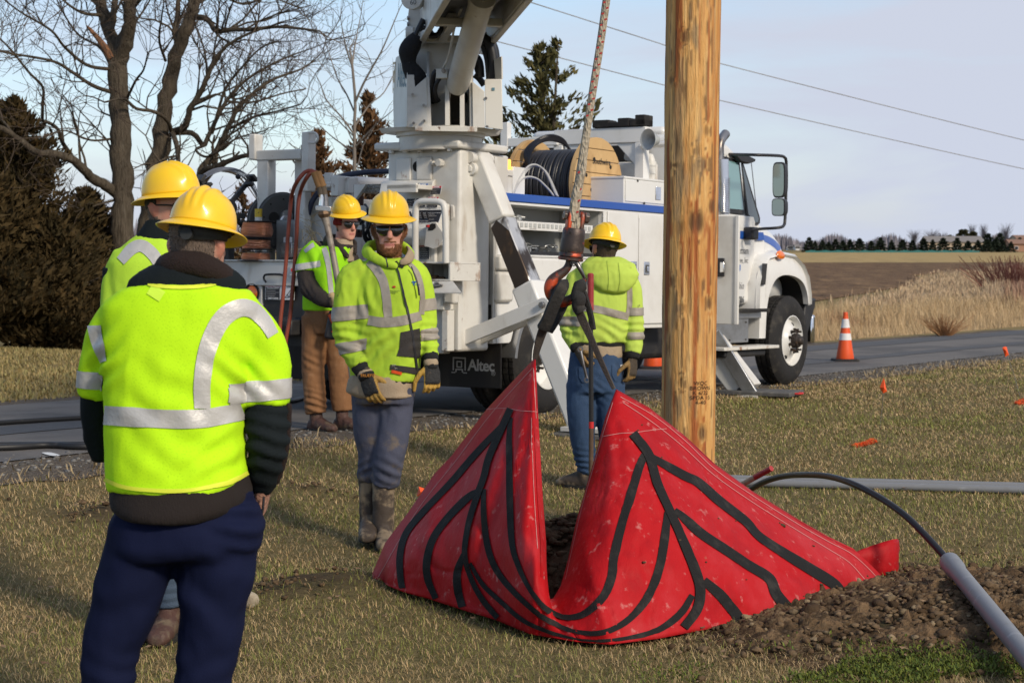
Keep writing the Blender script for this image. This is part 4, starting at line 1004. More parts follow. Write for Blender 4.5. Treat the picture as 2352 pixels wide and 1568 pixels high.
hn=MB();c=TA(1505,322,A0-.12);hn.lathe([(.02,.0),(.03,-.03),(.05,-.02),(.08,.06),(.105,.10),(.11,.105),(.10,.10),(.06,.05),(.025,-.01),(0,-.01)],Matrix.Translation(c)@Matrix.Rotation(math.pi/2,4,'Y').inverted()@Matrix.Rotation(-.3,4,'X'),24)
part(hn,'horn',mat('horn_grey',(0.40,0.42,0.41),.45,layers=[((0.2,0.2,0.2),8,.5,.7,.5)]),rack,smooth=40)
pp=MB();b0=TA(1495,360,2.45).y
pp.tube(interp_pts([(2.45,b0+.18,2.50),(2.45,b0+.03,2.50),(2.45,b0,2.46),(2.45,b0,2.2),(2.45,b0,1.9)],24),.045,12)
for z in(2.42,2.34,2.26,2.18):pp.cyl((2.45,b0,z-.012),(2.45,b0,z+.012),.055,14)
part(pp,'hydraulic_pipe',M_white_d,smooth=40)
part(MB().cyl((2.45,b0+.28,2.53),(2.45,b0+.15,2.49),.06,10),'valve',M_rusty)
boxp('reservoir',M_white_d,2.3,2.58,b0-.02,1.6,1.32,2.44,.02)
# side rail post left of the reel and the amber lamp
rl=MB();p=TA(1158,320,2.2);rl.box(2.2,2.28,p.y-.04,p.y+.05,2.62,2.90);rl.box(2.21,2.27,1.3,p.y-.04,2.64,2.73);part(rl,'rack_stop',M_white,bevel=.006)
lm=MB();c=TA(1155,379,-.55);lm.box(c.x-.03,c.x+.06,c.y-.05,c.y+.045,c.z-.04,c.z+.05);lamp=part(lm,'warning_lamp',M_amber_lit,bevel=.012)
lb=MB();lb.box(c.x-.04,c.x+.08,c.y-.06,c.y+.055,c.z-.10,c.z-.042);lb.box(c.x-.02,c.x+.08,c.y-.05,c.y+.05,c.z-.40,c.z-.102);part(lb,'lamp_base',M_white_d,lamp,bevel=.008)
boxp('rear_post',M_white_d,-.72,-.60,.30,.42,1.98,2.26,.006)
# pedestal at the rear near corner
pd=MB();pd.box(-1.40,-.93,.03,.80,.60,2.32);ped=part(pd,'pedestal',M_white_d,bevel=.03,seg=3)
boxp('pedestal_cap',M_white_d,-1.47,-.70,-.0,.90,2.322,2.39,.02)
boxp('pedestal_column',M_white_d,-.92,-.60,.06,.60,1.33,2.31,.02)
boxp('pedestal_skirt',M_white_d,-1.42,-1.30,.18,.30,.58,1.2,.01)
for y in(.62,.40):boxp('rear_pocket',M_white_d,-1.425,-1.40,y-.085,y+.075,2.06,2.26,.02)
part(MB().cyl((-1.405,.48,2.18),(-1.398,.48,2.18),.045,20),'peep_hole',M_hole)
bt=MB();p=TA(1010,374,-1.43);bt.cyl((p.x-.03,p.y,p.z),(p.x+.03,p.y,p.z),.035,6);bt.cyl((p.x,p.y+.06,p.z),(p.x+.02,p.y+.1,p.z),.02,8);part(bt,'pivot_bolt',M_white_d,bevel=.004)
for k in range(5):part(MB().cyl((-1.43,.12+k*.155,2.30),(-1.43,.12+k*.155,2.325),.025,6),'cap_bolt',M_white_d)
lh=MB();p=TB(1045,490,.0);q=[TA(1041,470,-1.36),TA(1050,473,-1.36),TA(1051,500,-1.36),TA(1041,508,-1.36)]
panel('lifting_eye',M_white_d,[v_+Vector((-.05,0,0))for v_ in q],.09,truck,(1,0,0),.01)
part(MB().prism([(.0,2.28),(.0,2.10),(.0,.80),(.06,.80),(.06,2.28)],'x',-.92,-.88),'pedestal_web',M_white_d)
# slanted sign panel and the control console on the rear of the pedestal
sp=MB();sp.prism([(-1.40,2.07),(-1.44,2.05),(-1.56,1.60),(-1.40,1.60)],'y',.28,.84);part(sp,'sign_panel',M_white_d,bevel=.01)
def sticker(name,px0,py0,px1,py1,a,hdr,hcol,body=M_signblk,lines=True,par=truck,skew=0.0):
 """A printed sticker on a plane across the truck, measured corner to corner."""
 P0,P1=TA(px0,py0,a),TA(px1,py1,a);w=P0.y-P1.y;h=P0.z-P1.z
 x=Vector((0,-1,0));y=Vector((-skew*0,0,1));c=Vector((a-.004,(P0.y+P1.y)/2,(P0.z+P1.z)/2));Mx=frame(c,x,y)
 if skew:Mx=frame(c,x,Vector((skew,0,1)).normalized())
 o=part(MB().box(-w/2,w/2,-h/2,h/2,-.001,.001,M=Mx),name,M_signwh,par,0,0)
 part(MB().box(-w/2*.95,w/2*.95,-h/2*.96,h*.24,.001,.0016,M=Mx),'print_field',body,o,0,0)
 part(MB().box(-w/2*.95,w/2*.95,h*.26,h/2*.96,.001,.0016,M=Mx),'header',hcol,o,0,0)
 if hdr:text('heading',hdr,min(h*.20,w/max(3,len(hdr))*1.45),M_signwh,Mx@Matrix.Translation((0,h*.36,.002)),o,bold=.0006)
 if lines:
  ln=MB();k=max(3,int(h/.022));rs_=random.Random(int(px0))
  for i in range(k):
   y0=h*.20-(i+.5)*h*.64/k;ww=w*.42*rs_.uniform(.6,1.0);ln.box(-w*.42,-w*.42+2*ww,y0-h*.012,y0+h*.012,.0017,.002,M=Mx)
  t_=part(ln,'fine_print',M_greytxt,o,0,0);t_['kind']='stuff'
 return o
sticker('notice_sign',944,421,963,431,-1.47,'',M_signblk,skew=.27);sticker('notice_sign',964,422,984,436,-1.48,'NOTICE',M_signblue,skew=.27);sticker('danger_sign',990,427,1014,447,-1.485,'DANGER',M_red,skew=.27)
sticker('danger_sign',982,452,1007,478,-1.53,'DANGER',M_red,skew=.27);sticker('instruction_sign',955,455,979,477,-1.53,'',M_signblk,skew=.27);sticker('instruction_sign',934,456,953,476,-1.53,'',M_signblk,skew=.27)
cs=MB();p0,p1=TA(928,480,-1.5),TA(1022,540,-1.5);cs.prism([(-1.42,1.86),(-1.52,1.84),(-1.66,1.64),(-1.66,1.56),(-1.60,1.50),(-1.42,1.50)],'y',p1.y,p0.y+.1);cons=part(cs,'control_console',M_rusty,bevel=.02)
sticker('control_diagram',948,480,1014,514,-1.60,'',M_signblk,par=cons,skew=.55)
for i,x in enumerate((946,958,972,984)):p=TA(x,500,-1.62);part(MB().tube([p+Vector((0.03,0,-.06)),p+Vector((-.03,0,.05))],.008,8),'control_lever',M_signblk,cons)
p=TA(986,522,-1.68);part(MB().cyl(p,p+Vector((0,0,.02)),.03,16),'stop_button',M_red,cons)
gp=[(978,533),(980,517),(990,510),(1001,510),(1007,520),(1018,535),(1016,555),(1012,560),(1004,568),(994,572),(985,568),(974,566)]
panel('console_guard',M_white_d,[TA(x,y,-1.70)for x,y in gp],.02,cons,(1,0,0),.004)
panel('guard_slot',M_hole,[TA(x,y,-1.703)for x,y in((983,530),(984,518),(992,513),(1000,514),(1001,523),(994,529))],.001,cons,(1,0,0))
hl=interp_pts([TA(x,y,-1.86)for x,y in((954,603),(954,540),(955,482),(959,468),(970,463),(1000,463),(1014,466),(1021,478),(1024,540),(1024,604))],60)
part(MB().tube(hl,.028,12),'handrail',M_white_d,smooth=60)
p0,p1=TA(926,540,-1.45),TA(1000,605,-1.45)
boxp('back_panel',M_white_d,-1.46,-1.42,p1.y,p0.y+.05,p1.z,p0.z,.006);
sticker('danger_sign',943,554,961,595,-1.47,'DANGER',M_red);sticker('danger_sign',965,557,987,596,-1.47,'DANGER',M_red)
# platform with the tool box and its dropped lid
p0,p1=TA(958,604,-1.80),TA(1044,645,-1.80)
tbx=MB();y0,y1,z0,z1=p1.y,p0.y,p1.z,p0.z-.005
tbx.box(-1.86,-1.42,y0,y0+.02,z0,z1);tbx.box(-1.86,-1.42,y1-.02,y1,z0,z1);tbx.box(-1.86,-1.42,y0-.0,y1,z1+.001,z1+.014);tbx.box(-1.86,-1.42,y0+.021,y1-.021,z0,z0+.012);tbx.box(-1.45,-1.42,y0+.021,y1-.021,z0+.013,z1)
box_=part(tbx,'tool_box',M_rusty,bevel=.003)
lid=[TA(968,646,-1.86),TA(1040,645,-1.86),TA(1060,671,-1.98),TA(986,671,-1.98)]
panel('box_lid',M_white_d,lid,.012,box_,(0,0,-1),.002)
lt=MB();c=TA(1003,659,-1.925);lt.box(-.03,.03,-.05,.05,-.01,.012,M=Matrix.Translation(c+Vector((0,0,.012)))@Matrix.Rotation(.5,4,'Z'));lt.box(-.014,.014,-.02,.02,.012,.03,M=Matrix.Translation(c+Vector((0,0,.012)))@Matrix.Rotation(.5,4,'Z'));part(lt,'lid_latch',M_steel,box_,bevel=.004)
hm=MB();c=TA(985,640,-1.7);hm.cyl(c+Vector((0,.18,.0)),c+Vector((0,-.16,.0)),.018,10);hm.cyl(c+Vector((0,-.02,.0)),c+Vector((0,-.09,.0)),.032,12);part(hm,'wooden_mallet',mat('worn_wood',(0.13,0.075,0.04),.8,layers=[((0.06,0.035,0.02),20,.4,.7,.7)]),box_)
p0,p1=TA(965,668,-1.6),TA(1022,712,-1.6)
boxp('step_box',M_white_d,-1.62,-1.42,p1.y,p0.y,p1.z,p0.z,.008);boxp('step_box_corner',M_white_d,-1.64,-1.55,TA(1048,680,-1.6).y,p1.y-.004,TA(0+1030,698,-1.6).z,TA(1030,640,-1.6).z,.02)
part(MB().cyl(TA(984,700,-1.63),TA(984,700,-1.60),.04,16),'socket',M_hole)
boxp('column_strip',M_white_d,-1.48,-1.425,TA(1058,700,-1.45).y,TA(1036,700,-1.45).y,TA(1040,803,-1.45).z,TA(1040,640,-1.45).z,.006)
boxp('lower_panel_post',M_rusty,-1.60,-1.50,TA(1036,760,-1.55).y,TA(1022,760,-1.55).y,TA(1030,806,-1.55).z,TA(1030,712,-1.55).z,.006)
boxp('dark_cavity',M_hole,-1.40,-1.30,.30,.80,.62,1.05,0)
# near side brackets by the leg
boxp('side_bracket',M_rusty,-.90,-.62,-.06,.05,1.30,1.43,.02);boxp('side_gusset',M_white_d,-.90,-.66,-.05,.06,1.02,1.29,.03);boxp('side_cavity',M_hole,-.93,-.72,.02,.08,.70,1.0,0)
boxp('body_end_panel',M_white_d,-.92,-.865,.0,.5,.66,1.9,.006)
# outriggers
def beam(name,m,p,q,w,h,side,parent,bevel=.012):
 p,q=Vector(p),Vector(q);Mx=align(p,q-p,side);L=(q-p).length
 return part(MB().box(-w/2,w/2,-h/2,h/2,0,L,M=Mx),name,m,parent,bevel)
LA=-1.12
top=TA(1101,372,LA);foot=TA(1358,1020,LA);u_=(foot-top).normalized()
leg=beam('outrigger_leg',M_white_d,top-u_*.06,top+u_*.56,.19,.172,(1,0,0),truck,.02);beam('leg_tube',M_legin,top+u_*.5605,top+u_*1.75,.188,.170,(1,0,0),leg,.02)
Mx=align(top,u_,(1,0,0));part(MB().prism([(-.078,.60),(.0,.56),(.078,.70),(.078,1.3),(-.078,1.3)],'x',-.0965,-.0945,M=Mx),'stained_face',mat('burnt_grease',(0.028,0.019,0.014),.5,layers=[((0.12,0.065,0.03),5,.52,.66,.9,(1,1,.5),7),((.38,.36,.33),4,.62,.74,.9,(1,1,.4),7)]),leg,0,0)
st0=top+u_*1.18
beam('leg_sleeve',M_white,st0,foot,.215,.20,(1,0,0),leg,.025)
beam('sleeve_collar',M_white,st0-u_*.015,st0+u_*.22,.228,.222,(1,0,0),leg,.02)
pv=MB();pv.cyl(top+Vector((-.16,0,.03)),top+Vector((.16,0,.03)),.05,20);p=TA(1087,388,LA-.09);pv.cyl(p+Vector((-.05,0,0)),p+Vector((.0,0,0)),.055,18);pv.cyl(p+Vector((-.075,0,0)),p+Vector((-.05,0,0)),.032,6);part(pv,'leg_pivot',M_white_d,leg,.004)
g_=T_M@foot;zf=zg(g_.x,g_.y)
ft=MB();fl_=T_I@Vector((g_.x,g_.y,zf+.06));ft.box(fl_.x-.17,fl_.x+.17,fl_.y-.2,fl_.y+.2,fl_.z-.02,fl_.z+.02);ft.cyl((fl_.x-.14,fl_.y,fl_.z+.1),(fl_.x+.14,fl_.y,fl_.z+.1),.06,14);part(ft,'leg_foot',M_white_d,leg,.006)
b0,b1_=TA(1054,780,-1.30),TA(1247,700,-1.30)
d_=(b1_-b0).normalized();nz_=Vector((1,0,0)).cross(d_)
br_=MB();arc=[b1_+(d_*math.cos(q)-nz_*math.sin(q)*-1)*.06 for q in np.linspace(-math.pi/2,math.pi/2,9)]
poly=[b0+nz_*-.06]+[b1_+d_*.06*math.cos(q)+nz_*.06*math.sin(q)for q in np.linspace(-math.pi/2,math.pi/2,10)]+[b0+nz_*.06]
panel('brace_bar',M_white,poly,.03,leg,(1,0,0),.004);panel('brace_bar',M_white_d,[p+Vector((.24,0,0))for p in poly],.03,leg,(1,0,0),.004)
part(MB().cyl(b1_+Vector((-.035,0,0)),b1_+Vector((.3,0,0)),.028,6),'brace_bolt',M_steel,leg,.004)
# front outrigger, its foot beyond the pole
fa=3.45;q0,q1=TA(1600,745,fa),TA(1722,905,fa);u2=(q1-q0).normalized()
leg2=beam('front_outrigger',M_white_d,q0-u2*.3,q1-u2*.02,.16,.30,(1,0,0),truck,.012)
beam('front_outrigger_rod',M_alu,TA(1640,765,fa-.1),TA(1728,908,fa-.1),.03,.14,(1,0,0),leg2,.006)
part(MB().box(q1.x-.18,q1.x+.18,q1.y-.17,q1.y+.30,q1.z-.03,q1.z+.0),'front_foot',M_white_d,leg2,.004)
p=TA(1701,897,fa-.085);part(MB().cyl(p,p+Vector((-.02,0,0)),.035,16),'foot_pin',M_blk,leg2)
# rear tail across the back
tail=boxp('tail_beam',M_white_d,-1.42,-1.30,.82,2.80,1.14,1.36,.008);boxp('tail_lip',M_rusty,-1.44,-1.30,.83,2.79,1.361,1.375,.003,tail)
boxp('tail_lower',M_white_d,-1.40,-1.32,2.22,2.80,.93,1.138,.006);
tl=MB();c=TA(579,673,-1.41);tl.lathe([(0,.018),(.05,.016),(.066,.006),(.07,.0)],Matrix.Translation(c)@Matrix.Rotation(-math.pi/2,4,'Y'),24);lt_=part(tl,'tail_light',M_amber,smooth=50)
part(MB().lathe([(.066,.004),(.088,.012),(.09,0)],Matrix.Translation(c)@Matrix.Rotation(-math.pi/2,4,'Y'),24),'light_gasket',M_rub,lt_,smooth=50)
boxp('tail_recess',M_blk,-1.38,-1.30,.82,2.21,.60,1.138,0);boxp('rear_crossmember',M_blk,-1.45,-1.36,.85,2.3,.72,.86,.02)
dg=sticker('danger_sign',610,650,644,688,-1.40,'',M_red)
text('heading','DANGER',.042,M_signwh,frame(TA(627.5,655.5,-1.408),(0,-1,0),(0,0,1)),dg,bold=.001)
text('subheading','ELECTRICAL HAZARDS',.0135,M_signwh,frame(TA(627,661.5,-1.408),(0,-1,0),(0,0,1)),dg)
text('keep_clear','KEEP CLEAR',.022,M_signwh,frame(TA(627,685,-1.408),(0,-1,0),(0,0,1)),dg,bold=.0005)
pc=part(MB().box(-1.405,-1.402,TA(677,650,-1.4).y,TA(645,650,-1.4).y,TA(660,688.5,-1.4).z,TA(660,650,-1.4).z),'pictogram_sign',M_signwh)
pk=MB()
for(a,b)in(((655,683),(672,660)),((655,683),(664,683)),((660,676),(664,683)),((660,660),(674,656)),((665,683),(668,670)),((668,670),(671,683))):pk.tube([TA(*a,-1.407),TA(*b,-1.407)],.003,4)
part(pk,'pictogram',M_ink,pc)
sticker('danger_sign',514,605,520,618,-1.425,'',M_red)
hb2=MB();hb2.tube(interp_pts([TA(x,y,-1.46)for x,y in((611,648),(606,640),(608,632),(618,630),(640,630),(650,632))],20),.010,8);part(hb2,'cable_loop',M_hose,smooth=60)
boxp('rusty_bracket',M_rusty,-1.46,-1.42,TA(692,620,-1.44).y,TA(668,620,-1.44).y,TA(680,634,-1.44).z,TA(680,608,-1.44).z,.004)
part(MB().cyl(TA(673,620,-1.47),TA(673,620,-1.44),.02,10),'bracket_hole',M_red)
ht=MB();c=Vector((-1.5,1.9,.78));ht.box(-1.6,-1.4,1.7,2.1,.70,.84);ht.lathe([(.10,-.03),(.10,.03),(.05,.03),(.05,-.03)],Matrix.Translation((-1.66,1.9,.77)),16);ht.box(-1.5,-1.44,1.55,1.66,.5,.95);part(ht,'tow_hitch',M_blk,bevel=.015)
for y in(1.4,2.15):part(MB().tube(interp_pts([(-1.4,y,.75),(-1.5,y+.05,.5),(-1.45,y+.12,.35),(-1.3,y+.15,.3)],14),.02,8),'hanging_hose',M_hose,smooth=60)
fl=boxp('mud_flap',M_flap,-.785,-.765,.0,.66,.26,.68,.012);fl2=boxp('mud_flap',M_flap,-.785,-.765,1.79,2.44,.26,.68,.012)
def altec(size,M,m_logo,m_txt,parent):
 """the square maker's mark and the word beside it"""
 s=size;lg=MB();k=.1*s
 def bar(x0,x1,y0,y1):lg.box(x0*s,x1*s,y0*s,y1*s,0,.002,M=M)
 for r_ in((-.52,-.43,-.38,.48),(.43,.52,-.38,.48),(-.43,.43,.39,.48),(-.22,.22,.16,.24),(-.22,-.14,-.12,.16),(.14,.22,-.12,.16),(-.22,.22,-.20,-.12),(-.30,.30,-.36,-.28),(-.30,-.21,-.50,-.36),(.21,.30,-.50,-.36),(-.62,-.30,-.56,-.50),(.30,.62,-.56,-.50)):bar(*r_)
 o=part(lg,'maker_logo',m_logo,parent,smooth=0)
 text('maker_name','Altec',s*1.05,m_txt,M@Matrix.Translation((s*.70,-.03*s,.001)),parent,align_x='LEFT',bold=s*.022,space=.93)
altec(.135,frame(TA(1055,837,-.790)+Vector((0,0,0)),(0,-1,0),(0,0,1)),M_greytxt,mat('flap_print',(0.50,0.48,0.45),.7,layers=[((0.2,0.18,0.16),14,.5,.7,.5)]),fl)
text('registered_mark','\u00ae',.06,M_greytxt,frame(TA(1133,858,-.790),(0,-1,0),(0,0,1)),fl)
# the white post frame, hose reel and wire holder on the tail
PA=-1.08;fm=MB()
def pbox(mb,x0,y0,x1,y1,a0,a1):p,q=TA(x0,y0,a0),TA(x1,y1,a0);mb.box(a0,a1,q.y,p.y,q.z,p.z)
pbox(fm,571,308,585,367,PA-.02,PA+.10);pbox(fm,585.2,346,690,366,PA,PA+.10);pbox(fm,590,367,614,600,PA+.01,PA+.13);pbox(fm,692,303,708,440,PA-.01,PA+.10);pbox(fm,676,367,699,600,PA+.101,PA+.2)
pf=part(fm,'post_frame',M_white_d,bevel=.012)
part(MB().tube(interp_pts([TA(x,y,PA)for x,y in((706,305),(722,305),(729,312),(729,322),(722,328),(706,327))],24),.011,8),'grab_loop',M_white_d,pf,smooth=60)
c1,Rr=TA(650,508,-.98),.272;axd=T_I.to_3x3()@Vector((.55,-.83,0));MR=align(c1,axd)
rd=MB()
for dz in(0,-.20):rd.lathe([(0,.0),(.07,.0),(.09,.008),(Rr-.02,.014),(Rr-.008,.002),(Rr,.006),(Rr,-.01),(Rr-.02,-.008),(0,-.008)],MR@Matrix.Translation((0,0,dz)),48)
rd.lathe([(.15,-.2),(.15,0)],MR,30)
reel=part(rd,'hose_reel',M_dkgrey,smooth=40)
hub_=MB();hub_.lathe([(.055,.01),(.055,.05),(.04,.06),(.04,.10),(.0,.10)],MR@Matrix.Translation((.0,0,0)),20);hub_.lathe([(.06,.0),(.06,.03),(0,.03)],MR@Matrix.Translation((.03,.045,0)),20)
part(hub_,'reel_hub',M_alu,reel,smooth=40)
part(MB().lathe([(.0,.016),(.052,.016),(.052,.0)],MR@Matrix.Translation((-.10,.03,0)),20),'reel_hole',M_hole,reel,smooth=0)
for k in range(9):
 q=k*2*math.pi/9+.2;part(MB().cyl((.205*math.cos(q),.205*math.sin(q),.005),(.205*math.cos(q),.205*math.sin(q),.018),.008,8,M=MR),'reel_bolt',M_hole,reel)
pbox2=MB();p,q=TA(634,505,-1.10),TA(676,600,-1.10);pbox2.box(-1.10,-1.08,q.y,p.y,q.z-.02,p.z);part(pbox2,'reel_stand',mat('stand_grey',(0.22,0.22,0.215),.45,.4,layers=[((.14,.135,.13),6,.5,.7,.6)]),reel,bevel=.01)
p,q=TA(650,558,-1.11),TA(675,592,-1.11);boxp('valve_block',M_alu,-1.14,-1.10,q.y,p.y,q.z,p.z,.006,reel);p=TA(661,552,-1.11);boxp('rating_plate',M_signwh,-1.112,-1.105,p.y-.05,p.y+.05,p.z-.02,p.z+.03,0,reel)
ys=MB();ys.cyl(TA(594,600,-1.2),TA(594,498,-1.2),.035,12);yp=part(ys,'stub_post',M_white_d);part(MB().cyl(TA(594,499,-1.2),TA(594,480,-1.2),.036,12),'yellow_cap',mat('yellow_paint',(0.62,0.42,0.03),.5,layers=[((0.03,0.03,0.03),18,.6,.66,.9)]),yp)
# wire dispenser standing at the far rear corner
M_ring=mat('wire_grey',(0.32,0.33,0.35),.35,.8)
cW=TA(520,478,-1.0);axw=T_I.to_3x3()@Vector((.62,-.78,0));MW=align(cW,axw)
ho=MB();k5=250.0
for rr in(.355,.362,.37,.378,.386):
 ho.tube([MW@Vector((rr*math.cos(q),rr*math.sin(q),.03*math.sin(q*3+rr*60)))for q in np.linspace(0,2*math.pi,56)],.005,5,caps=False)
disp=part(ho,'wire_coil',M_ring,smooth=60);
arm=MB()
for q in(R(48),R(138),R(228),R(318)):
 d=Vector((math.cos(q),math.sin(q),0));pr=Vector((-d.y,d.x,0))
 Mq=MW@Matrix(((d.x,pr.x,0,0),(d.y,pr.y,0,0),(0,0,1,0),(0,0,0,1)))
 arm.box(.03,.40,-.022,.022,-.02,.02,M=Mq);arm.box(.385,.415,-.04,.04,-.06,.09,M=Mq);arm.box(.30,.33,-.02,.02,.0,.12,M=Mq)
 arm.lathe([(0,-.028),(.02,-.02),(.028,0),(.02,.02),(0,.028)],Mq@Matrix.Translation((.30,.12,.02)),10)
arm.lathe([(0,-.06),(.085,-.06),(.085,.06),(0,.06)],MW,24)
p=TA(545,600,-1.0);arm.box(cW.x-.04,cW.x+.04,cW.y-.07,cW.y+.0,1.33,cW.z);arm.box(cW.x-.05,cW.x+.05,cW.y-.2,cW.y+.05,cW.z-.1,cW.z-.05)
part(arm,'dispenser_arms',M_blk,disp,bevel=.004)
# racks, pipe tray and machinery on the deck between the posts and the pedestal
PB=-.95;rk=MB()
def pb(x0,y0,x1,y1,a0,a1,mb=rk):pbox(mb,x0,y0,x1,y1,a0,a1)
pb(744,397,759,431,PB,PB+.05);pb(737,419,759,430,PB-.01,PB+.04);pb(759.5,404,777,450,PB,PB+.3);pb(777.5,407,800,444,PB+.1,PB+.2)
part(rk,'pipe_rack',M_white_d,bevel=.008)
cv=MB()
for(x,y,r)in((732,412,11.5),(747,414,11),(741,428,9.5)):
 p=TA(x,y,PB+.12);rr=r/248;Mx=align(p,T_I.to_3x3()@Vector((.33,.94,.015)))
 cv.lathe([(rr*.82,-.02),(rr,-.02),(rr,2.8),(rr*.82,2.8),(rr*.82,-.02)],Mx,20)
part(cv,'conduit_bundle',mat('conduit_grey',(0.30,0.31,0.33),.5),smooth=40)
rk=MB();pb(798,408,902,423,-1.25,-1.20);pb(902.5,406,923,470,-1.27,-1.2);pb(798,423.5,812,470,-1.26,-1.18)
shf=part(rk,'step_shelf',M_white_d,bevel=.006)
panel('shelf_gusset',M_white_d,[TA(x,y,-1.22)for x,y in((812.5,424),(840,424),(818,456),(812.5,460))],.04,shf,(1,0,0),.003);panel('shelf_gusset',M_white_d,[TA(x,y,-1.26)for x,y in((923.5,410),(950,418),(925,460),(923.5,462))],.02,shf,(1,0,0),.003)
panel('fold_step',M_alu,[TA(x,y,a)for x,y,a in((925,424,-1.25),(999,430,-1.8),(950,421,-1.28),(942,412,-1.22))],.02,shf,(0,0,1))if False else None
fs=MB();p0,p1=TA(932,422,-1.45),TA(999,432,-1.45);fs.box(-1.72,-1.30,p1.y,p0.y,p1.z-.02,p1.z+.02);fs.box(-1.72,-1.69,p1.y,p0.y,p1.z-.05,p1.z+.03);part(fs,'fold_step',M_white_d,shf,bevel=.006)
gr_=MB();pbox(gr_,812,424,900,440,-1.15,-.75);part(gr_,'tread_plate',mat('tread_plate',(0.30,0.28,0.24),.5,.5,layers=[((.12,.10,.08),60,.5,.6,.8)],bump=(45,.9,None,'voronoi',.01)),shf)
rk=MB();pb(700,444,748,470,-.8,-.5);pb(700,471,770,560,-.75,-.35);pb(838,450,848,560,-.7,-.62);pb(848,461,900,473,-.72,-.66);pb(800,549,900,563,-1.2,-1.12);pb(820,520,900,546,-1.0,-.9);pb(712,560,940,600,-1.0,-.6)
mach=part(rk,'deck_machinery',M_white_d,bevel=.015)
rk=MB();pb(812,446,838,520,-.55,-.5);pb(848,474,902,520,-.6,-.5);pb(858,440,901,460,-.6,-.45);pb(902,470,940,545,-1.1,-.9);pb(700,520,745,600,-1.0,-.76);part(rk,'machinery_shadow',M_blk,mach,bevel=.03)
rk=MB();rk.cyl(TA(826,450,-.8),TA(822,545,-.8),.04,12);part(rk,'rusty_shaft',mat('rust_brown',(0.09,0.035,0.02),.75,layers=[((.04,.02,.015),9,.4,.7,.7)]),mach,smooth=40)
lk=MB();Ml=align(TA(832,500,-.95),(-1,0,0));lk.lathe([(.07,0),(.11,0),(.11,.03),(.07,.03),(.07,0)],Ml,28);part(lk,'winch_ring',M_white_d,mach,smooth=40)
dr=MB();Ml=align(TA(735,596,-.9),T_I.to_3x3()@Vector((.4,-.9,0)));dr.lathe([(0,0),(.16,0),(.17,.02),(.17,-.25),(0,-.25)],Ml,32);part(dr,'winch_drum',M_dkgrey,mach,smooth=40)
hz=MB()
rsH=random.Random(3)
for i in range(9):
 x0=835+rsH.random()*60;y0=470+rsH.random()*40
 hz.tube(interp_pts([TA(x0,y0,-.9),TA(x0+rsH.uniform(-14,10),y0+18,-1.0),TA(x0+rsH.uniform(-20,10),y0+45,-.95),TA(x0+rsH.uniform(-25,20),y0+60,-.85)],16),.014,7)
part(hz,'hydraulic_hoses',M_hose,mach,smooth=60)['kind']='stuff'
# long dark conduit arching over the deck
cd_=[TA(x,y,a)for x,y,a in((706,500,-.9),(716,465,-.9),(735,438,-.85),(760,416,-.8),(790,404,-.7),(830,397,-.6),(880,394,-.5),(930,393,-.4),(990,398,-.2))]
oc=MB().tube([T_M@p for p in interp_pts(cd_,50)],.026,12).build('coiled_conduit',mat('navy_conduit',(0.022,0.028,0.055),.45,layers=[((.10,.10,.12),20,.6,.7,.5)]),None,60)
tag(oc,'thick navy blue conduit arching over the truck deck behind the second worker','conduit')
sb=MB();rsS=random.Random(8)
for i in range(110):
 p=TA(712+rsS.gauss(0,9),500+rsS.uniform(-5,115),-1.12+rsS.uniform(-.08,.05));d=Vector((rsS.gauss(0,.3),rsS.gauss(0,1),rsS.gauss(-.5,1))).normalized()*rsS.uniform(.06,.16)
 sb.tube([T_M@p,T_M@(p+d*.5+Vector((0,0,.01))),T_M@(p+d)],.0025,3,caps=False)
tag(sb.build('straw_wisps',mat('straw',(0.42,0.33,0.19),.9),None,0,fix=False),kind='stuff')
# ---------------------------------------------------------------- turret and crane boom
TW=T_M@Vector((-1.16,.42,0));PXM=FOC/TW.y
def K(px,py,dy=0.0):return T_I@W(px,py,TW.y+dy)
def wpanel(name,m,pxs,dy,thick,bevel=.004,parent=truck,slant=0.0):
 """plate facing the camera side: measured outline at depth dy (+ slant per metre to the right)."""
 P=[]
 for px,py in pxs:
  p=W(px,py,TW.y+dy);p=W(px,py,TW.y+dy+slant*(p.x-TW.x));P.append(T_I@p)
 return panel(name,m,P,thick,parent,T_I.to_3x3()@Vector((0,1,0)),bevel)
M_wt=M_white_d
tc=K(1012,320)
bs=MB();bs.lathe([(0,-.14),(.36,-.14),(.36,-.02),(.385,-.02),(.385,.02),(0,.02)],Matrix.Translation(K(1012,312)),48);turret=part(bs,'turntable',M_wt,smooth=40,bevel=.004)
wpanel('turret_floor',M_rusty,[(953,289),(1096,291),(1096,303),(953,301)],-.52,.03,parent=turret);
tf=MB();c=K(1012,303);tf.loft([(c+Vector((0,0,-.02)),.40,.45,(1,0,0),(0,1,0),.5),(c+Vector((0,0,.015)),.42,.47,(1,0,0),(0,1,0),.5)],32);part(tf,'turret_base',M_wt,turret,smooth=40)
wpanel('front_cover',M_wt,[(934.5,172),(951,172),(953,200),(979.6,177),(984.6,293),(935,293)],-.50,.02,parent=turret,slant=-.08)
wpanel('front_cover',M_wt,[(1084.7,187),(1113,210),(1114,294),(1086,293)],-.50,.02,parent=turret,slant=-.05);wpanel('corner_cover',M_wt,[(1113.4,182),(1152,182),(1155,298),(1114.6,293)],-.52,.02,parent=turret,slant=.0)
a_,b_=W(935,205,TW.y-.48),W(905,220,TW.y+.42)
sidep=[W(935,116,TW.y-.46),W(934.6,291,TW.y-.46),W(904.5,303,TW.y+.40),W(903,233,TW.y+.40),W(904.5,160,TW.y+.40),W(909.5,132,TW.y+.25)]
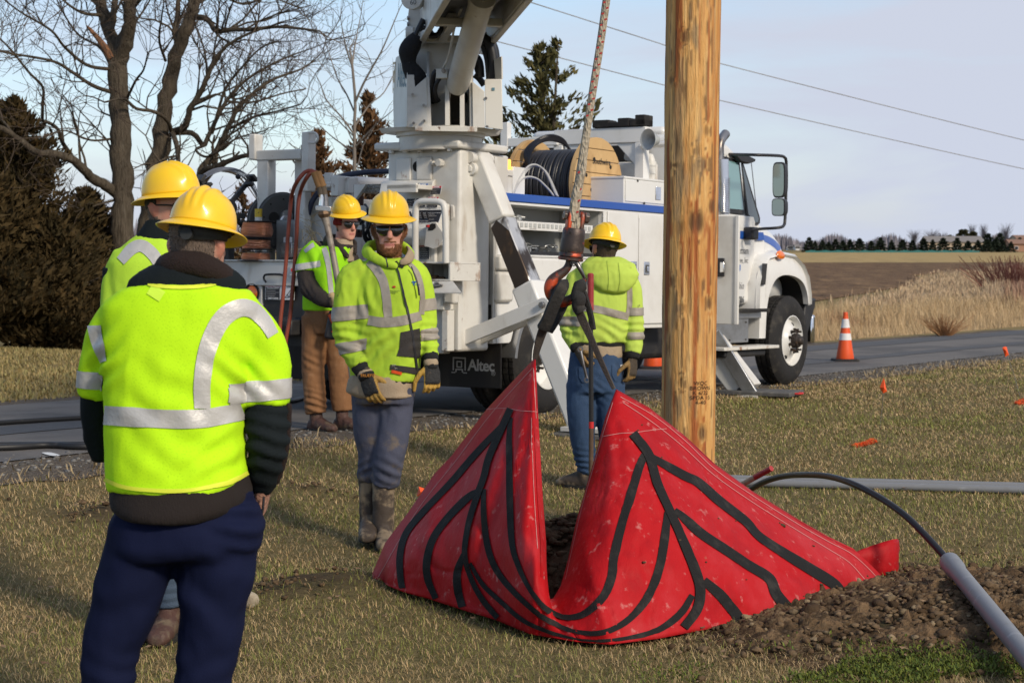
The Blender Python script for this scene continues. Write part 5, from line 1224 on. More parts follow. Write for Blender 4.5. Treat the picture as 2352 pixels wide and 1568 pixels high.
sd_o=panel('side_cover',M_wt,[T_I@p for p in sidep],.02,turret,T_I.to_3x3()@Vector((1,0,0)),.003)
sx=(W(934.6,220,TW.y-.46)-W(904.5,220,TW.y+.40)).normalized()
cL=T_I@(W(919.3,176,TW.y+.0)+Vector((-.006,-.002,0)));xL=T_I.to_3x3()@sx;zL=T_I.to_3x3()@Vector((0,0,1))
text('maker_name','Altec',.30,M_tealtxt,frame(cL+xL*.14,xL,zL),sd_o,xs=.9,bold=.0)
lgm=frame(cL-xL*.37,xL,zL);lg=MB()
for r_ in((-.09,-.07,-.14,.13),(.07,.09,-.14,.13),(-.09,.09,.11,.13),(-.045,.045,.03,.055),(-.045,.045,-.05,-.03),(-.045,-.028,-.05,.05),(.028,.045,-.05,.05),(-.06,.06,-.12,-.10)):lg.box(r_[0],r_[1],r_[2],r_[3],0,.002,M=lgm)
part(lg,'maker_logo',M_goldtxt,sd_o,smooth=0)
panel('rear_cover',M_wt,[T_I@p for p in(W(1131,138,TW.y-.30),W(1151,130,TW.y-.5),W(1152,182,TW.y-.5),W(1134,182,TW.y-.3))],.012,turret,T_I.to_3x3()@Vector((1,.2,0)),.002)
panel('far_side_cover',M_wt,[T_I@p for p in(W(1153,182,TW.y-.5),W(1155,298,TW.y-.5),W(1140,300,TW.y+.4),W(1138,150,TW.y+.4))],.012,turret,T_I.to_3x3()@Vector((-1,0,0)),.002)
wpanel('back_wall',M_wt,[(979,98),(1088,98),(1084,292),(982,292)],-.10,.03,parent=turret)
panel('cheek_plate',M_wt,[T_I@p for p in(W(980,90,TW.y+.1),W(979.6,177,TW.y-.49),W(984,292,TW.y-.49),W(984,292,TW.y-.1),W(980,88,TW.y+.35))],.025,turret,T_I.to_3x3()@Vector((1,0,0)),.003)
panel('cheek_plate',M_wt,[T_I@p for p in(W(1088,90,TW.y+.1),W(1085,187,TW.y-.49),W(1086,292,TW.y-.49),W(1086,292,TW.y-.1),W(1088,88,TW.y+.35))],.025,turret,T_I.to_3x3()@Vector((-1,0,0)),.003)
ear=panel('boom_ear',M_wt,[T_I@W(x,y,TW.y-.1)for x,y in((937,36),(941,5),(975,-20),(990,40),(979,170),(960,170),(950,160),(937,110))],.04,turret,T_I.to_3x3()@Vector((0,1,0)),.004)
for(x,y)in((938,42),(938,56)):part(MB().cyl(K(x-3,y,-.12),K(x+2,y,-.12),.018,8),'ear_bolt',M_steel,ear)
pvb=MB();pvb.cyl(K(934,77,-.14),K(950,76,-.14),.058,18);pvb.cyl(K(932,77,-.14),K(935,77,-.14),.05,16);part(pvb,'boom_pivot',M_wt,ear,.004)
for xx in(1030,1064):
 panel('cylinder_rib',M_rusty,[T_I@p for p in(W(xx-8,195,TW.y-.5),W(xx+2,195,TW.y-.5),W(xx+3,292,TW.y-.5),W(xx-8,292,TW.y-.5))],.35,turret,T_I.to_3x3()@Vector((0,1,0)),.003)
wpanel('rib_shadow',mat('rib_shade',(0.05,0.035,0.025),.6,layers=[((.12,.07,.04),9,.5,.7,.7)]),[(1030,200),(1060,200),(1058,292),(1032,292)],-.15,.01,parent=turret)  # dark sheet standing in for the shade between the cylinder ribs
for(x,y,w_,h_)in((993,222,12,17),(1065,225,9,15)):
 hm=MB();hm.lathe([(0,0),(1,0),(1,.004),(0,.004)],frame(K(x,y,-.125),T_I.to_3x3()@Vector((1,0,0)),T_I.to_3x3()@Vector((0,0,1)))@Matrix.Diagonal((w_/PXM,h_/PXM,1,1)),24);part(hm,'access_hole',M_hole,turret,smooth=0)
for(x,y)in((948,217),(950,283),(1116,226),(1119,291),(973,242),(974,278)):part(MB().cyl(K(x,y,-.535),K(x,y,-.505),.012,8),'cover_bolt',M_steel,turret)
part(MB().box(-.012,.012,-.012,.012,0,.002,M=frame(K(1133,205,-.525),T_I.to_3x3()@Vector((1,0,0)),T_I.to_3x3()@Vector((0,0,1)))),'cover_mark',M_tealtxt,turret)
# the boom, rising over the camera's shoulder towards the hook
BT=W(1418,-560,8.75);BP=W(1035,40,TW.y+.25);bu=(BT-BP).normalized();bx=bu.cross(Vector((0,0,1))).normalized()*-1;bz=bx.cross(bu);bx=-bx if bx.x<0 else bx;bz=bx.cross(bu);bz=-bz if bz.z<0 else bz
BM=Matrix.Identity(4)
for i in range(3):BM[i][0],BM[i][1],BM[i][2],BM[i][3]=bx[i],bu[i],bz[i],BP[i]
BM=T_I@BM;BL=(BT-BP).length
bo=MB();bo.box(-.30,-.275,-.3,3.2,-.28,.30);bo.box(.275,.30,-.3,3.2,-.28,.30);bo.box(-.274,.274,-.3,3.2,.27,.30);bo.box(-.33,-.275,-.1,3.2,-.31,-.281);bo.box(.275,.33,-.1,3.2,-.31,-.281)
boom=part(MB().add([BM@Vector(v)for v in bo.v],bo.f),'boom',M_wt,truck,bevel=.01)
bo=MB();bo.box(-.20,.20,.5,BL*.92,-.17,.22);part(MB().add([BM@Vector(v)for v in bo.v],bo.f),'inner_boom',M_dkgrey,boom,bevel=.02)
bo=MB();bo.box(-.27,.27,.45,.53,-.30,-.24);bo.box(-.27,.27,1.35,1.43,-.30,-.24);bo.box(-.16,-.09,-.1,1.3,-.29,-.18);part(MB().add([BM@Vector(v)for v in bo.v],bo.f),'boom_brace',M_wt,boom,bevel=.008)
bo=MB();bo.box(-.26,.26,.0,2.8,.0,.26);part(MB().add([BM@Vector(v)for v in bo.v],bo.f),'boom_underside',M_blk,boom)
bo=MB();bo.lathe([(0,-.09),(.14,-.09),(.14,.09),(0,.09)],Matrix.Translation((0,BL,-.1))@Matrix.Rotation(math.pi/2,4,'Y'),24);bo.box(-.2,-.1,BL*.9,BL+.15,-.25,.15);bo.box(.1,.2,BL*.9,BL+.15,-.25,.15);part(MB().add([BM@Vector(v)for v in bo.v],bo.f),'boom_tip',M_wt,boom)
dl=MB();c=K(950,-4,-.45);dl.lathe([(0,0),(.09,0),(.10,.015),(.10,.09),(0,.09)],align(c,T_I.to_3x3()@Vector((-.35,-.9,0)))@Matrix.Translation((0,0,-.05)),24);dlo=part(dl,'angle_dial',M_wt,boom,smooth=40,bevel=.004)
text('dial_figures','60',.06,M_ink,frame(K(949,6,-.52),T_I.to_3x3()@Vector((.93,-.36,0)),T_I.to_3x3()@Vector((0,0,1))),dlo)
# lift cylinder
cb0,cb1=K(1048,205,-.42),T_I@W(1109,-8,TW.y-1.75)
cy=MB();d=(cb1-cb0).normalized();Lc=(cb1-cb0).length
cy.lathe([(0,0),(.045,0),(.05,.03),(.088,.05),(.096,.09),(.096,Lc-.10),(.104,Lc-.10),(.108,Lc-.02),(.108,Lc),(.05,Lc),(.05,Lc+.01),(0,Lc+.01)],align(cb0,d),40);cyl_=part(cy,'lift_cylinder',M_wt,smooth=45)
part(MB().cyl(cb1,cb1+d*1.4,.042,20),'cylinder_rod',M_chrome,cyl_)
cl=MB();cl.box(-.05,.05,-.04,.04,-.06,.06,M=frame(K(1020,171,-.55),T_I.to_3x3()@Vector((.9,-.3,0)),T_I.to_3x3()@Vector((.1,0,1))));part(cl,'valve_block',M_wt,cyl_,bevel=.004);part(MB().cyl(K(1019,163,-.63),K(1019,163,-.60),.02,10),'valve_cap',M_steel,cyl_)
part(MB().tube(interp_pts([K(1018,155,-.58),K(1030,130,-.7),K(1045,60,-1.0),K(1060,20,-1.3)],20),.010,8),'pilot_line',M_wt,cyl_,smooth=60)
part(MB().tube(interp_pts([K(1002,163,-.55),K(996,172,-.55),K(993,195,-.5),K(992,215,-.4),K(1000,232,-.3),K(1008,228,-.3)],26),.022,10),'hose',M_hose,turret,smooth=60)
part(MB().tube(interp_pts([K(1010,180,-.55),K(1003,192,-.55),K(999,210,-.5),K(1003,228,-.4)],20),.018,10),'hose',M_hose,turret,smooth=60)
for i,pts in enumerate((((1106,84),(1120,96),(1130,118),(1134,150),(1132,184)),((1104,88),(1112,110),(1120,140),(1124,184)),((1108,92),(1124,106),(1128,140),(1128,184)),((1088,130),(1098,134),(1104,150),(1106,178)),((1086,134),(1094,150),(1100,170)),((1090,172),(1100,180),(1112,196)),((1112,80),(1126,94),(1137,125),(1135,180)))):
 part(MB().tube(interp_pts([K(x,y,-.30+.05*i)for x,y in pts],24),(.04 if i in(0,2,6)else.028),10),'hose',M_hose,turret,smooth=60)
slv=MB();slv.tube(interp_pts([K(x,y,-.40)for x,y in((960,82),(948,100),(938,120),(940,150),(948,165),(958,185),(955,205))],30),[.05,.08,.085,.06,.075,.09,.06],14);part(slv,'hose_sleeve',mat('black_canvas',(0.014,0.014,0.016),.9,bump=(30,.5)),turret,smooth=60)
for i,pts in enumerate((((966,62),(972,52),(982,54),(988,70),(992,78)),((962,70),(972,64),(984,68),(996,80),(1010,78)),((955,80),(964,60),(972,44)),((985,84),(1000,84),(1010,74),(1016,60)))):
 part(MB().tube(interp_pts([K(x,y,-.62-.03*i)for x,y in pts],20),.020,8),'hose',M_hose,boom,smooth=60)
# ---------------------------------------------------------------- things standing on the truck
M_pine=mat('pine_board',(0.52,0.34,0.155),.75,layers=[((0.34,0.195,0.075),3.0,.46,.62,.8,(1,.6,9),8),((0.62,0.43,0.21),2.2,.5,.7,.7,(1,.6,7),6),((0.13,0.08,0.045),5,.66,.78,.7,None,8)],bump=(8,.25,(1,1,10)))
M_cable=mat('black_cable',(0.016,0.016,0.02),.38,spec=.6)
def reel_axis(b):return TB(1370-155*(b-.40)/.76,424-12*(b-.4)/.76,b)
rc0=TB(1371,426,.42);RR=.475
reelT=empty('cable_reel',M=T_M@align(rc0,(0,1,0),(1,0,0)))
tag(reelT,'wooden cable reel wound with black cable lying on the truck body','cable reel')
def flange(z0,z1,name,skip=False):
 fl_=None;n=8
 for k in range(n):
  y0=-RR+2*RR*k/n+.003;y1=-RR+2*RR*(k+1)/n-.003;poly=[]
  for y in np.linspace(y0,y1,5):poly.append((-math.sqrt(max(0,RR*RR-y*y)),y))
  for y in np.linspace(y1,y0,5):poly.append((math.sqrt(max(0,RR*RR-y*y)),y))
  poly=[p for i,p in enumerate(poly)if i==0 or(abs(p[0]-poly[i-1][0])+abs(p[1]-poly[i-1][1]))>1e-4]
  MB().prism(poly,'z',z0,z1).build('board',M_pine,reelT,0,.004)
 MB().lathe([(RR-.004,z0+.02),(RR+.001,z0+.021),(RR+.001,z1+.018),(RR-.004,z1+.02)],n=64).build('flange_rim',M_pine,reelT,40)
 bd=None
flange(-.02,.02,'f');flange(.72,.76,'f')
MB().lathe([(.25,.021),(.25,.719)],n=40).build('drum',M_pine,reelT,40)
wd=MB();P=[]
for k in range(30*36):
 q=2*math.pi*k/36;P.append((.335*math.cos(q),.335*math.sin(q),.035+.665*k/(30*36)))
wd.tube(P,.0125,6);P=[]
for k in range(24*36):
 q=2*math.pi*k/36;P.append((.357*math.cos(q)+.004*math.sin(k*.07),.357*math.sin(q),.06+.60*k/(24*36)+.006*math.sin(k*.11)))
wd.tube(P,.0125,6)
w_=wd.build('wound_cable',M_cable,reelT,60);w_['kind']='stuff'
lp=MB()
for k in range(5):lp.tube(interp_pts([(-.33+.01*k,-.10,.60),(-.30,-.34,.58+.02*k),(-.14,-.45-.012*k,.52),(.08,-.43-.01*k,.44),(.24,-.28,.36+.02*k)],28),.012,6)
lp.build('loose_loops',M_cable,reelT,60)
axl=MB();axl.cyl((0,0,-.26),(0,0,.02),.035,16);axl.cyl((0,0,-.065),(0,0,-.021),.075,20);axl.cyl((0,0,.02),(0,0,.95),.035,14);axl.build('axle',mat('rusty_axle',(0.16,0.10,0.065),.6,.5,layers=[((.30,.25,.2),12,.5,.7,.6)]),reelT,40)
hl_=MB()
for q,r in((R(160),.15),(R(120),.25),(R(75),.22),(R(55),.36),(R(0),.2),(R(320),.3),(R(250),.27),(R(230),.38),(R(200),.26)):hl_.lathe([(0,0),(.02,0),(.02,.003),(0,.003)],Matrix.Translation((r*math.cos(q),r*math.sin(q),-.0235)),14)
hl_.build('bolt_holes',M_hole,reelT,0)['kind']='stuff'
text('reel_lettering','Southwire',.085,mat('stencil_black',(0.035,0.028,0.022),.8),frame((.05,-.235,-.0235),(1,0,0),(0,-1,0)),reelT,bold=.0008)
M_cabgrey=mat('grey_cable',(0.42,0.42,0.42),.4)
for i,(pts,nn)in enumerate(([((1170,470),(1192,410),(1220,379),(1250,392),(1277,448)),3],[((1172,470),(1186,430),(1205,408),(1232,410),(1255,430),(1270,448)),2])):
 lp=MB()
 for k in range(nn):lp.tube([T_M@p for p in interp_pts([TB(x+2.2*k,y+1.5*k,.10+.02*k)for x,y in pts],36)],.009,7)
 tag(lp.build('grey_cable_loop',M_cabgrey,None,60),['taller loop of grey cable in front of the wooden reel','lower loop of grey cable in front of the wooden reel'][i],'cable','grey cable loops on the truck')
boxp('reel_bracket',M_white,TB(1178,420,.10).x,TB(1206,420,.10).x,.10,.18,1.98,TB(1190,384,.10).z,.006)
M_copper=mat('copper',(0.92,0.47,0.31),.36,.92,layers=[((0.50,0.20,0.11),30,.45,.65,.6,(.3,.3,4))],bump=(60,.2,(.25,.25,6),'noise',.004))
for i,(y0,y1,xm,wd_)in enumerate(((508,547,591,78),(549,574,589,70),(578,600,588,72))):
 c=TA(xm,(y0+y1)/2,-1.37);h=(y1-y0)/262;r=wd_/262/2;z0=-h/2
 o=empty('copper_spool',M=T_M@Matrix.Translation(c+Vector((0,0,z0))))
 tag(o,['topmost and widest spool of bright copper wire on the truck tail','middle spool of bright copper wire in the stack of three','bottom and darkest spool of copper wire resting on the truck tail'][i],'wire spool','stacked copper wire spools')
 wr=MB();n=int(h/.0065);P=[];rs2=random.Random(i)
 for k in range(n*20):q=2*math.pi*k/20;rr=r*(.95-.07*abs(2*k/(n*20)-1)**2+.025*math.sin(k*.013+i)+.02*math.sin(k*.31));P.append((rr*math.cos(q),rr*math.sin(q),.012+(h-.024)*(.5-.5*math.cos(math.pi*(k/(n*20))*3))if i==1 else.012+(h-.024)*k/(n*20)))
 wr.tube(P,.0042,5,caps=False);wr.lathe([(r*.88,.01),(r*.88,h-.01)],n=24);wr.build('wound_wire',M_copper,o,60)['kind']='stuff'
 for z in(0,h):MB().lathe([(0,z-.003),(r*1.08,z-.003),(r*1.09,z),(r*1.08,z+.003),(0,z+.003)],n=36).build('spool_flange',M_blk,o,40)
 # hardware in the open compartment
M_galv=mat('galvanised',(0.38,0.39,0.39),.45,.7,layers=[((.2,.2,.2),20,.5,.7,.6)])
tr_=MB();tr_.box(-.46,.90,.06,.46,1.447,1.456);tr_.box(-.46,.90,.05,.06,1.447,1.478);o=MB().add([T_M@Vector(v)for v in tr_.v],tr_.f).build('parts_tray',M_blk,None,30);tag(o,'black tray of hardware on the floor of the open truck compartment','tray')
rs3=random.Random(4);hw=MB()
for i in range(46):
 c=Vector((rs3.uniform(-.38,.30),rs3.uniform(.10,.40),1.475+rs3.random()*.06));Mh=T_M@Matrix.Translation(c)@Matrix.Rotation(rs3.uniform(0,6.28),4,'Z')@Matrix.Rotation(rs3.uniform(-.9,.9),4,'X')
 k=i%4
 if k==0:hw.tube([Mh@Vector((.05*math.cos(q),.035*math.sin(q),0))for q in np.linspace(0,5.2,14)],.007,6)
 elif k==1:hw.cyl(Mh@Vector((-.09,0,0)),Mh@Vector((.09,0,0)),.009,8);hw.cyl(Mh@Vector((.085,0,0)),Mh@Vector((.105,0,0)),.019,6)
 elif k==2:hw.box(-.035,.035,-.035,.035,-.004,.004,M=Mh)
 else:hw.lathe([(.012,-.01),(.025,-.01),(.025,.01),(.012,.01),(.012,-.01)],Mh,12)
tag(hw.build('line_hardware',M_galv,None,40),kind='stuff')
hw=MB()
for i in range(14):
 c=Vector((rs3.uniform(-.64,-.30),rs3.uniform(.08,.3),1.75+rs3.random()*.03));Mh=T_M@Matrix.Translation(c)@Matrix.Rotation(rs3.uniform(0,6.28),4,'Z');hw.cyl(Mh@Vector((-.07,0,0)),Mh@Vector((.07,0,.01)),.012,8);hw.lathe([(0,-.02),(.03,-.01),(.03,.02),(0,.03)],Mh,12)
tag(hw.build('shelf_fittings',M_galv,None,40),kind='stuff')
wb=MB();c=TA(936,600,-1.46);wb.lathe([(0,0),(.032,0),(.033,.02),(.033,.15),(.02,.19),(.013,.20),(.013,.225),(0,.225)],Matrix.Translation(T_M@TA(937,610,-1.50)),18)
bo_=empty('water_bottle',T_M@TA(937,610,-1.50));wb=MB();wb.lathe([(0,0),(.032,0),(.033,.02),(.033,.15),(.02,.19),(.013,.20),(0,.20)],n=18);wb.build('bottle_body',mat('clear_plastic',(0.55,0.6,0.62),.15,trans=.5),bo_,40)
MB().lathe([(.0345,.055),(.0345,.13)],n=18).build('bottle_label',mat('bottle_blue',(0.03,0.25,0.62),.4),bo_,40);MB().lathe([(0,.235),(.015,.235),(.015,.201),(0,.201)],n=12).build('bottle_cap',M_signwh,bo_,40)
tag(bo_,'plastic water bottle with blue label beside the head of the bearded man','bottle')
# ---------------------------------------------------------------- the wooden pole
PY=10.0;pk_=PY/FOC
p_lo,p_hi=W(1577,1290,PY),W(1593,-60,PY);pax=(p_hi-p_lo).normalized();PR=62*pk_
KN=[(1547,333,5,40,1.0),(1548,378,6,7,.8),(1556,520,12,20,.5),(1583,505,9,26,.8),(1601,505,10,28,.9),(1612,375,8,16,.7),(1596,345,8,14,.6),(1618,300,7,13,.6),(1570,90,12,16,.7),(1538,185,8,10,.6),(1625,690,10,16,.8),(1608,985,10,20,.9),(1560,870,8,14,.5),(1540,640,9,14,.6),(1560,700,7,10,.5),(1628,470,8,18,.6)]
nz_r,na=520,84;Vp,Cp=[],[]
palette=dict(y=np.array([.62,.335,.108]),o=np.array([.50,.225,.06]),r=np.array([.32,.085,.022]),b=np.array([.15,.08,.035]),g=np.array([.33,.235,.13]),l=np.array([.72,.45,.175]))
def fb(x,y,z,o=3):
 s,a=0,1.0
 for k in range(o):s+=a*noise.noise((x,y,z));x,y,z,a=x*2.1,y*2.1,z*2.1,a*.5
 return s
Hp=(p_hi-p_lo).length;px_axis=Vector((1,0,0));py_axis=pax.cross(px_axis).normalized();px_axis=py_axis.cross(pax)
knots=[]
for(kx,ky,rx,ry,s_)in KN:
 f=(1290-ky)/1350;xo=(kx-(1577+16*f))/62;knots.append((math.asin(max(-.97,min(.97,xo))),f*Hp,rx*pk_/PR,ry*pk_,s_))
hs=list(np.linspace(0,Hp,nz_r))+list(np.arange(Hp+.06,10.4,.12));nz_r=len(hs)
for i in range(nz_r):
 h=hs[i]
 for j in range(na):
  a=2*math.pi*j/na;ca,sa=math.sin(a),-math.cos(a);warp,kd=0.0,0.0;ring=0.0
  aa=a if a<math.pi else a-2*math.pi
  for(ka,kh,rx,ry,s_)in knots:
   q=math.sqrt(((aa-ka)/(rx*1.5))**2+((h-kh)/(ry*1.5))**2)
   if q<3:warp+=math.exp(-q*q)*.5*(1 if aa>ka else-1);kd=max(kd,s_*math.exp(-(q*1.5)**4));ring+=s_*math.exp(-q*q*.8)*.5*math.sin(q*7)
  X,Y_=ca*1.0+warp*.25*math.cos(a),sa+warp*.25*math.sin(a)
  n1=fb(X*3.2,Y_*3.2,h*.95,4);n2=fb(X*7+9,Y_*7,h*1.5,4);n3=fb(X*5+30,Y_*5,h*.7,3);n4=fb(X*14,Y_*14+5,h*3.0,3);n5=fb(X*2,Y_*2,h*2.6+40,3)
  c=palette['y']*1.0
  c=lerp(c,palette['l'],sstep(.1,.5,n2));c=lerp(c,palette['o'],sstep(.02,.30,n1+ring*.4));c=lerp(c,palette['r'],sstep(.18,.42,n1*.7+n3*.7+ring*.5)*.9)
  c=lerp(c,palette['g'],sstep(.12,.6,-n3*.9+n5*.5-.2*ca)*.6);c=lerp(c,palette['b'],sstep(.26,.46,n4*.8+n2*.35)*.8);c=lerp(c,palette['b']*.5,kd)
  if i>0:c=lerp(c,palette['g']*.8,sstep(.2,.45,n5)*sstep(.1,-.2,n1)*.7)
  rr=PR*(1+.02*n1+.022*n2+.012*n4-.03*kd+(.03 if h<.15 else 0))
  Vp.append(p_lo+pax*h+(px_axis*ca+py_axis*-sa*-1)*rr if False else p_lo+pax*h+(px_axis*ca+Vector((0,1,0))*sa)*rr);Cp.append(c)
Fp=[(i*na+j,i*na+(j+1)%na,(i+1)*na+(j+1)%na,(i+1)*na+j)for i in range(nz_r-1)for j in range(na)]
M_pole=mat('pole_wood',(.5,.3,.1),.68,spec=.35,attr='col',layers=[((0.17,0.07,0.025),16,.58,.72,.5,(3,3,.28),6),((.60,.40,.17),22,.56,.72,.5,(3,3,.2),6)],bump=(22,.7,(2.2,2.2,.16),'noise',.02),bumps=[(7,.5,(2,2,.5),'noise',.03)])
pole=flatmesh('utility_pole',np.array([v[:]for v in Vp]),np.array(Fp),M_pole,smooth=1,cols=np.clip(np.array(Cp),0.005,.9))
pole.data.flip_normals()if pole.data.polygons[100].normal.dot(pole.data.polygons[100].center-p_lo)<0 and False else None
tag(pole,'new yellow brown wooden utility pole standing upright behind the red tarp','pole')
def on_pole(me):
 for v in me.vertices:
  f=(1290-893)/1350*Hp+v.co.y;a=.36+v.co.x/PR;r=PR*1.035
  v.co=p_lo+pax*f+(px_axis*math.sin(a)-Vector((0,1,0))*math.cos(a))*r
M_brand=mat('branded_letters',(0.045,0.022,0.012),.9)
for k,s_ in enumerate(('WQC','BROWN','K 6/22','SPDA 15','4-40')):
 me=text_mesh(s_,.030,ext=0,space=1.1)
 for v in me.vertices:v.co.y+=.052-k*.026
 on_pole(me);me.materials.clear();me.materials.append(M_brand);link('branded_letters',me,pole,0)
# ---------------------------------------------------------------- rope, block, hook and slings
HY=8.42
M_rope=mat('braided_rope',(0.40,0.345,0.26),.9,layers=[((0.24,0.20,0.145),30,.45,.65,.8),((0.50,0.45,0.36),60,.5,.7,.6)],bump=(95,1.0,(1,1,.45),'voronoi',.01))
rp=[W(x,y,HY+.02*(500-y)/500)for x,y in((1319,508),(1321,480),(1333,400),(1348,300),(1363,200),(1379,100),(1393,0),(1404,-80))];rp.append(BT+Vector((0,0,-.15)))
rope=empty('lifting_rope',rp[0]);Rp=interp_pts(rp,220)
MB().tube([p-rp[0]for p in Rp],[.021,.0225,.021]+[.0185]*12,12).build('rope',M_rope,rope,60)
s2=[W(x,y,HY-.012)for x,y in((1314,508),(1318,470),(1326,430),(1338,395),(1345,360))]
MB().tube([p-rp[0]for p in interp_pts(s2,40)],[.020,.019,.019,.017,.008],12).build('splice',M_rope,rope,60)
eye_=[W(x,y,HY-.01)for x,y in((1312,500),(1311,515),(1315,527),(1322,527),(1325,515),(1325,500))]
MB().tube([p-rp[0]for p in interp_pts(eye_,24)],.017,10).build('eye',M_rope,rope,60)
fk=MB()
for i in range(40):
 y=500-i*13.0
 if 270<y<395:continue
 x=np.interp(y,[-80,0,100,200,300,400,508],[1404,1393,1379,1363,1348,1333,1319])+(4.5 if i%2 else-4);c=W(x,y,HY-.022);Mx=frame(c,(1,0,.45),(-.2,0,1));fk.box(-.006,.006,-.004,.004,-.001,.003,M=Mx)
fk.build('tracer_flecks',mat('red_thread',(0.36,0.03,0.03),.8),rope,0).matrix_world=Matrix.Identity(4)
rope.children[-1].matrix_parent_inverse=Matrix.Translation(-rp[0]);rope.children[-1]['kind']='stuff'
tag(rope,'thick tan braided rope with red flecks hanging from the crane to the hook block','rope')
M_hook=mat('worn_orange_iron',(0.50,0.065,0.018),.45,.2,layers=[((0.055,0.036,0.03),9,.44,.54,1.0,None,8),((0.13,0.06,0.035),16,.5,.62,.8,None,6)],bump=(30,.3,None,'noise',.006))
M_iron=mat('worn_iron',(0.060,0.045,0.040),.45,.5,layers=[((0.42,0.06,0.02),9,.54,.62,.9,(1,1,2),8),((0.15,0.11,0.09),20,.5,.7,.6)],bump=(30,.3,None,'noise',.006))
hk=empty('hook_block',W(1312,590,HY));HO=W(1312,590,HY)
def H_(x,y,dy=0):return W(x,y,HY+dy)-HO
hax=(H_(1322,500)-H_(1311,592)).normalized();Mh=align(H_(1311,592),hax);k_=HY/FOC
MB().lathe([(0,0),(.050,.0),(.057,.006),(.057,.016),(.053,.022),(.055,.03),(.056,.05),(.0525,.10),(.0515,.128),(.047,.136),(0,.138)],Mh,40).build('swivel_body',M_iron,hk,35)
MB().lathe([(.050,-.002),(.0585,.001),(.0585,.013),(.050,.014)],Mh@Matrix.Translation((0,0,-.012)),40).build('swivel_ring',M_hook,hk,35)
for s_ in(-1,1):
 f_=MB();pr=[(-.026,.125),(.026,.125),(.024,.19)]+[(.022*math.cos(q),.196+.022*math.sin(q))for q in np.linspace(.1,math.pi-.1,8)]+[(-.024,.19)]
 f_.prism(pr,'x',s_*.020,s_*.040,M=Mh@Matrix.Rotation(.25,4,'Z'));f_.build('clevis_fork',M_hook,hk,30,.006)
bl=MB();Mb=Mh@Matrix.Rotation(.25,4,'Z');bl.cyl(Mb@Vector((-.058,0,.19)),Mb@Vector((.05,0,.19)),.012,12);bl.cyl(Mb@Vector((.041,0,.19)),Mb@Vector((.062,0,.19)),.026,6);bl.cyl(Mb@Vector((-.058,0,.19)),Mb@Vector((-.044,0,.19)),.022,6);bl.build('clevis_bolt',mat('worn_bolt',(0.16,0.13,0.115),.4,.7,layers=[((.42,.06,.02),18,.56,.64,.8)]),hk,30,.002)
hp=[(1309,593),(1308,602),(1304,613),(1296,623),(1282,633),(1270,645),(1265,660),(1268,675),(1277,687),(1291,693),(1306,690),(1319,681),(1329,668),(1337,654),(1342,644),(1346,638)]
hr_=[9,9,9.5,11,13,15,16,16,15,13.5,12,10.5,9,7.5,6,4]
MB().tube(interp_pts([H_(*p)for p in hp],60),[r*k_ for r in hr_],20).build('hook',M_hook,hk,60)
lt=MB();lt.tube([H_(1319,598,-.02),H_(1326,606,-.03),H_(1336,625,-.03),H_(1342,637,-.02)],[.010,.012,.009,.006],8);lt.cyl(H_(1319,601,-.035),H_(1319,601,.0),.012,12);lt.tube([H_(1318+7*math.cos(q),603+7*math.sin(q),-.02)for q in np.linspace(0,6.28,16)],.003,6);lt.build('safety_latch',M_steel,hk,50)
for(x,y)in((1309,535),(1303,577)):MB().lathe([(0,0),(.006,0),(.006,.002),(0,.002)],align(H_(x,y,-.058),(0,-1,0)),12).build('grease_hole',M_hole,hk,0)
tag(hk,'worn orange and black crane hook with swivel block hanging above the red tarp','hook')
M_sling=mat('dark_sling',(0.052,0.042,0.036),.85,layers=[((0.105,0.088,0.072),14,.5,.7,.6,(1,1,.3),8)],bump=(120,.4))
M_sleeve=mat('black_sleeve',(0.020,0.019,0.018),.9,layers=[((0.065,0.055,0.045),12,.54,.74,.7,None,8)],bump=(26,.8,None,'noise',.012))
def webbing(pts,ws,thick,roll=(.3,-1,0),n=30):
 """flat band along measured points (x, y, depth), ws wide in measured pixels."""
 P=interp_pts([W(*p)for p in pts],n);ww=interp_r(ws,n);mb=MB();rows=[]
 for i in range(n):
  t=(P[min(n-1,i+1)]-P[max(0,i-1)]).normalized();nrm=Vector(roll);nrm=(nrm-t*t.dot(nrm)).normalized();s_=t.cross(nrm)
  h=ww[i]*P[i].y/FOC*.5;th=thick*.5
  rows.append([P[i]-s_*h-nrm*th,P[i]-nrm*th*1.3,P[i]+s_*h-nrm*th,P[i]+s_*h+nrm*th,P[i]+nrm*th*1.3,P[i]-s_*h+nrm*th])
 mb.grid(rows,closed=True);mb.f.append(tuple(range(6)));mb.f.append(tuple(range((n-1)*6,n*6)));mb.m+=[0,0]
 return mb
sl1=webbing([(1286,672,8.32),(1268,705,8.33),(1250,750,8.36),(1238,785,8.40),(1229,822,8.44)],[18,22,22,19,11],.010).build('lifting_sling',M_sling,None,40)
webbing([(1299,652,8.40),(1294,656,8.32),(1287,668,8.30),(1272,700,8.31),(1258,735,8.33),(1247,755,8.35)],[20,26,27,27,27,28],.026).build('wear_sleeve',M_sleeve,sl1,40)
webbing([(1300,690,8.48),(1288,715,8.47),(1272,745,8.46),(1262,762,8.45)],[18,18,17,14],.016,(-.6,-1,0)).build('sleeve_back',M_sleeve,sl1,40)
tag(sl1,'dark webbing sling with black wear sleeve from the hook to the left tarp corner','sling','lifting slings')
sl2=webbing([(1322,690,8.33),(1334,725,8.33),(1352,765,8.33),(1374,815,8.32),(1392,855,8.31),(1410,893,8.30)],[15,20,16,13,11,8],.009,(-.5,-1,0)).build('lifting_sling',M_sling,None,40)
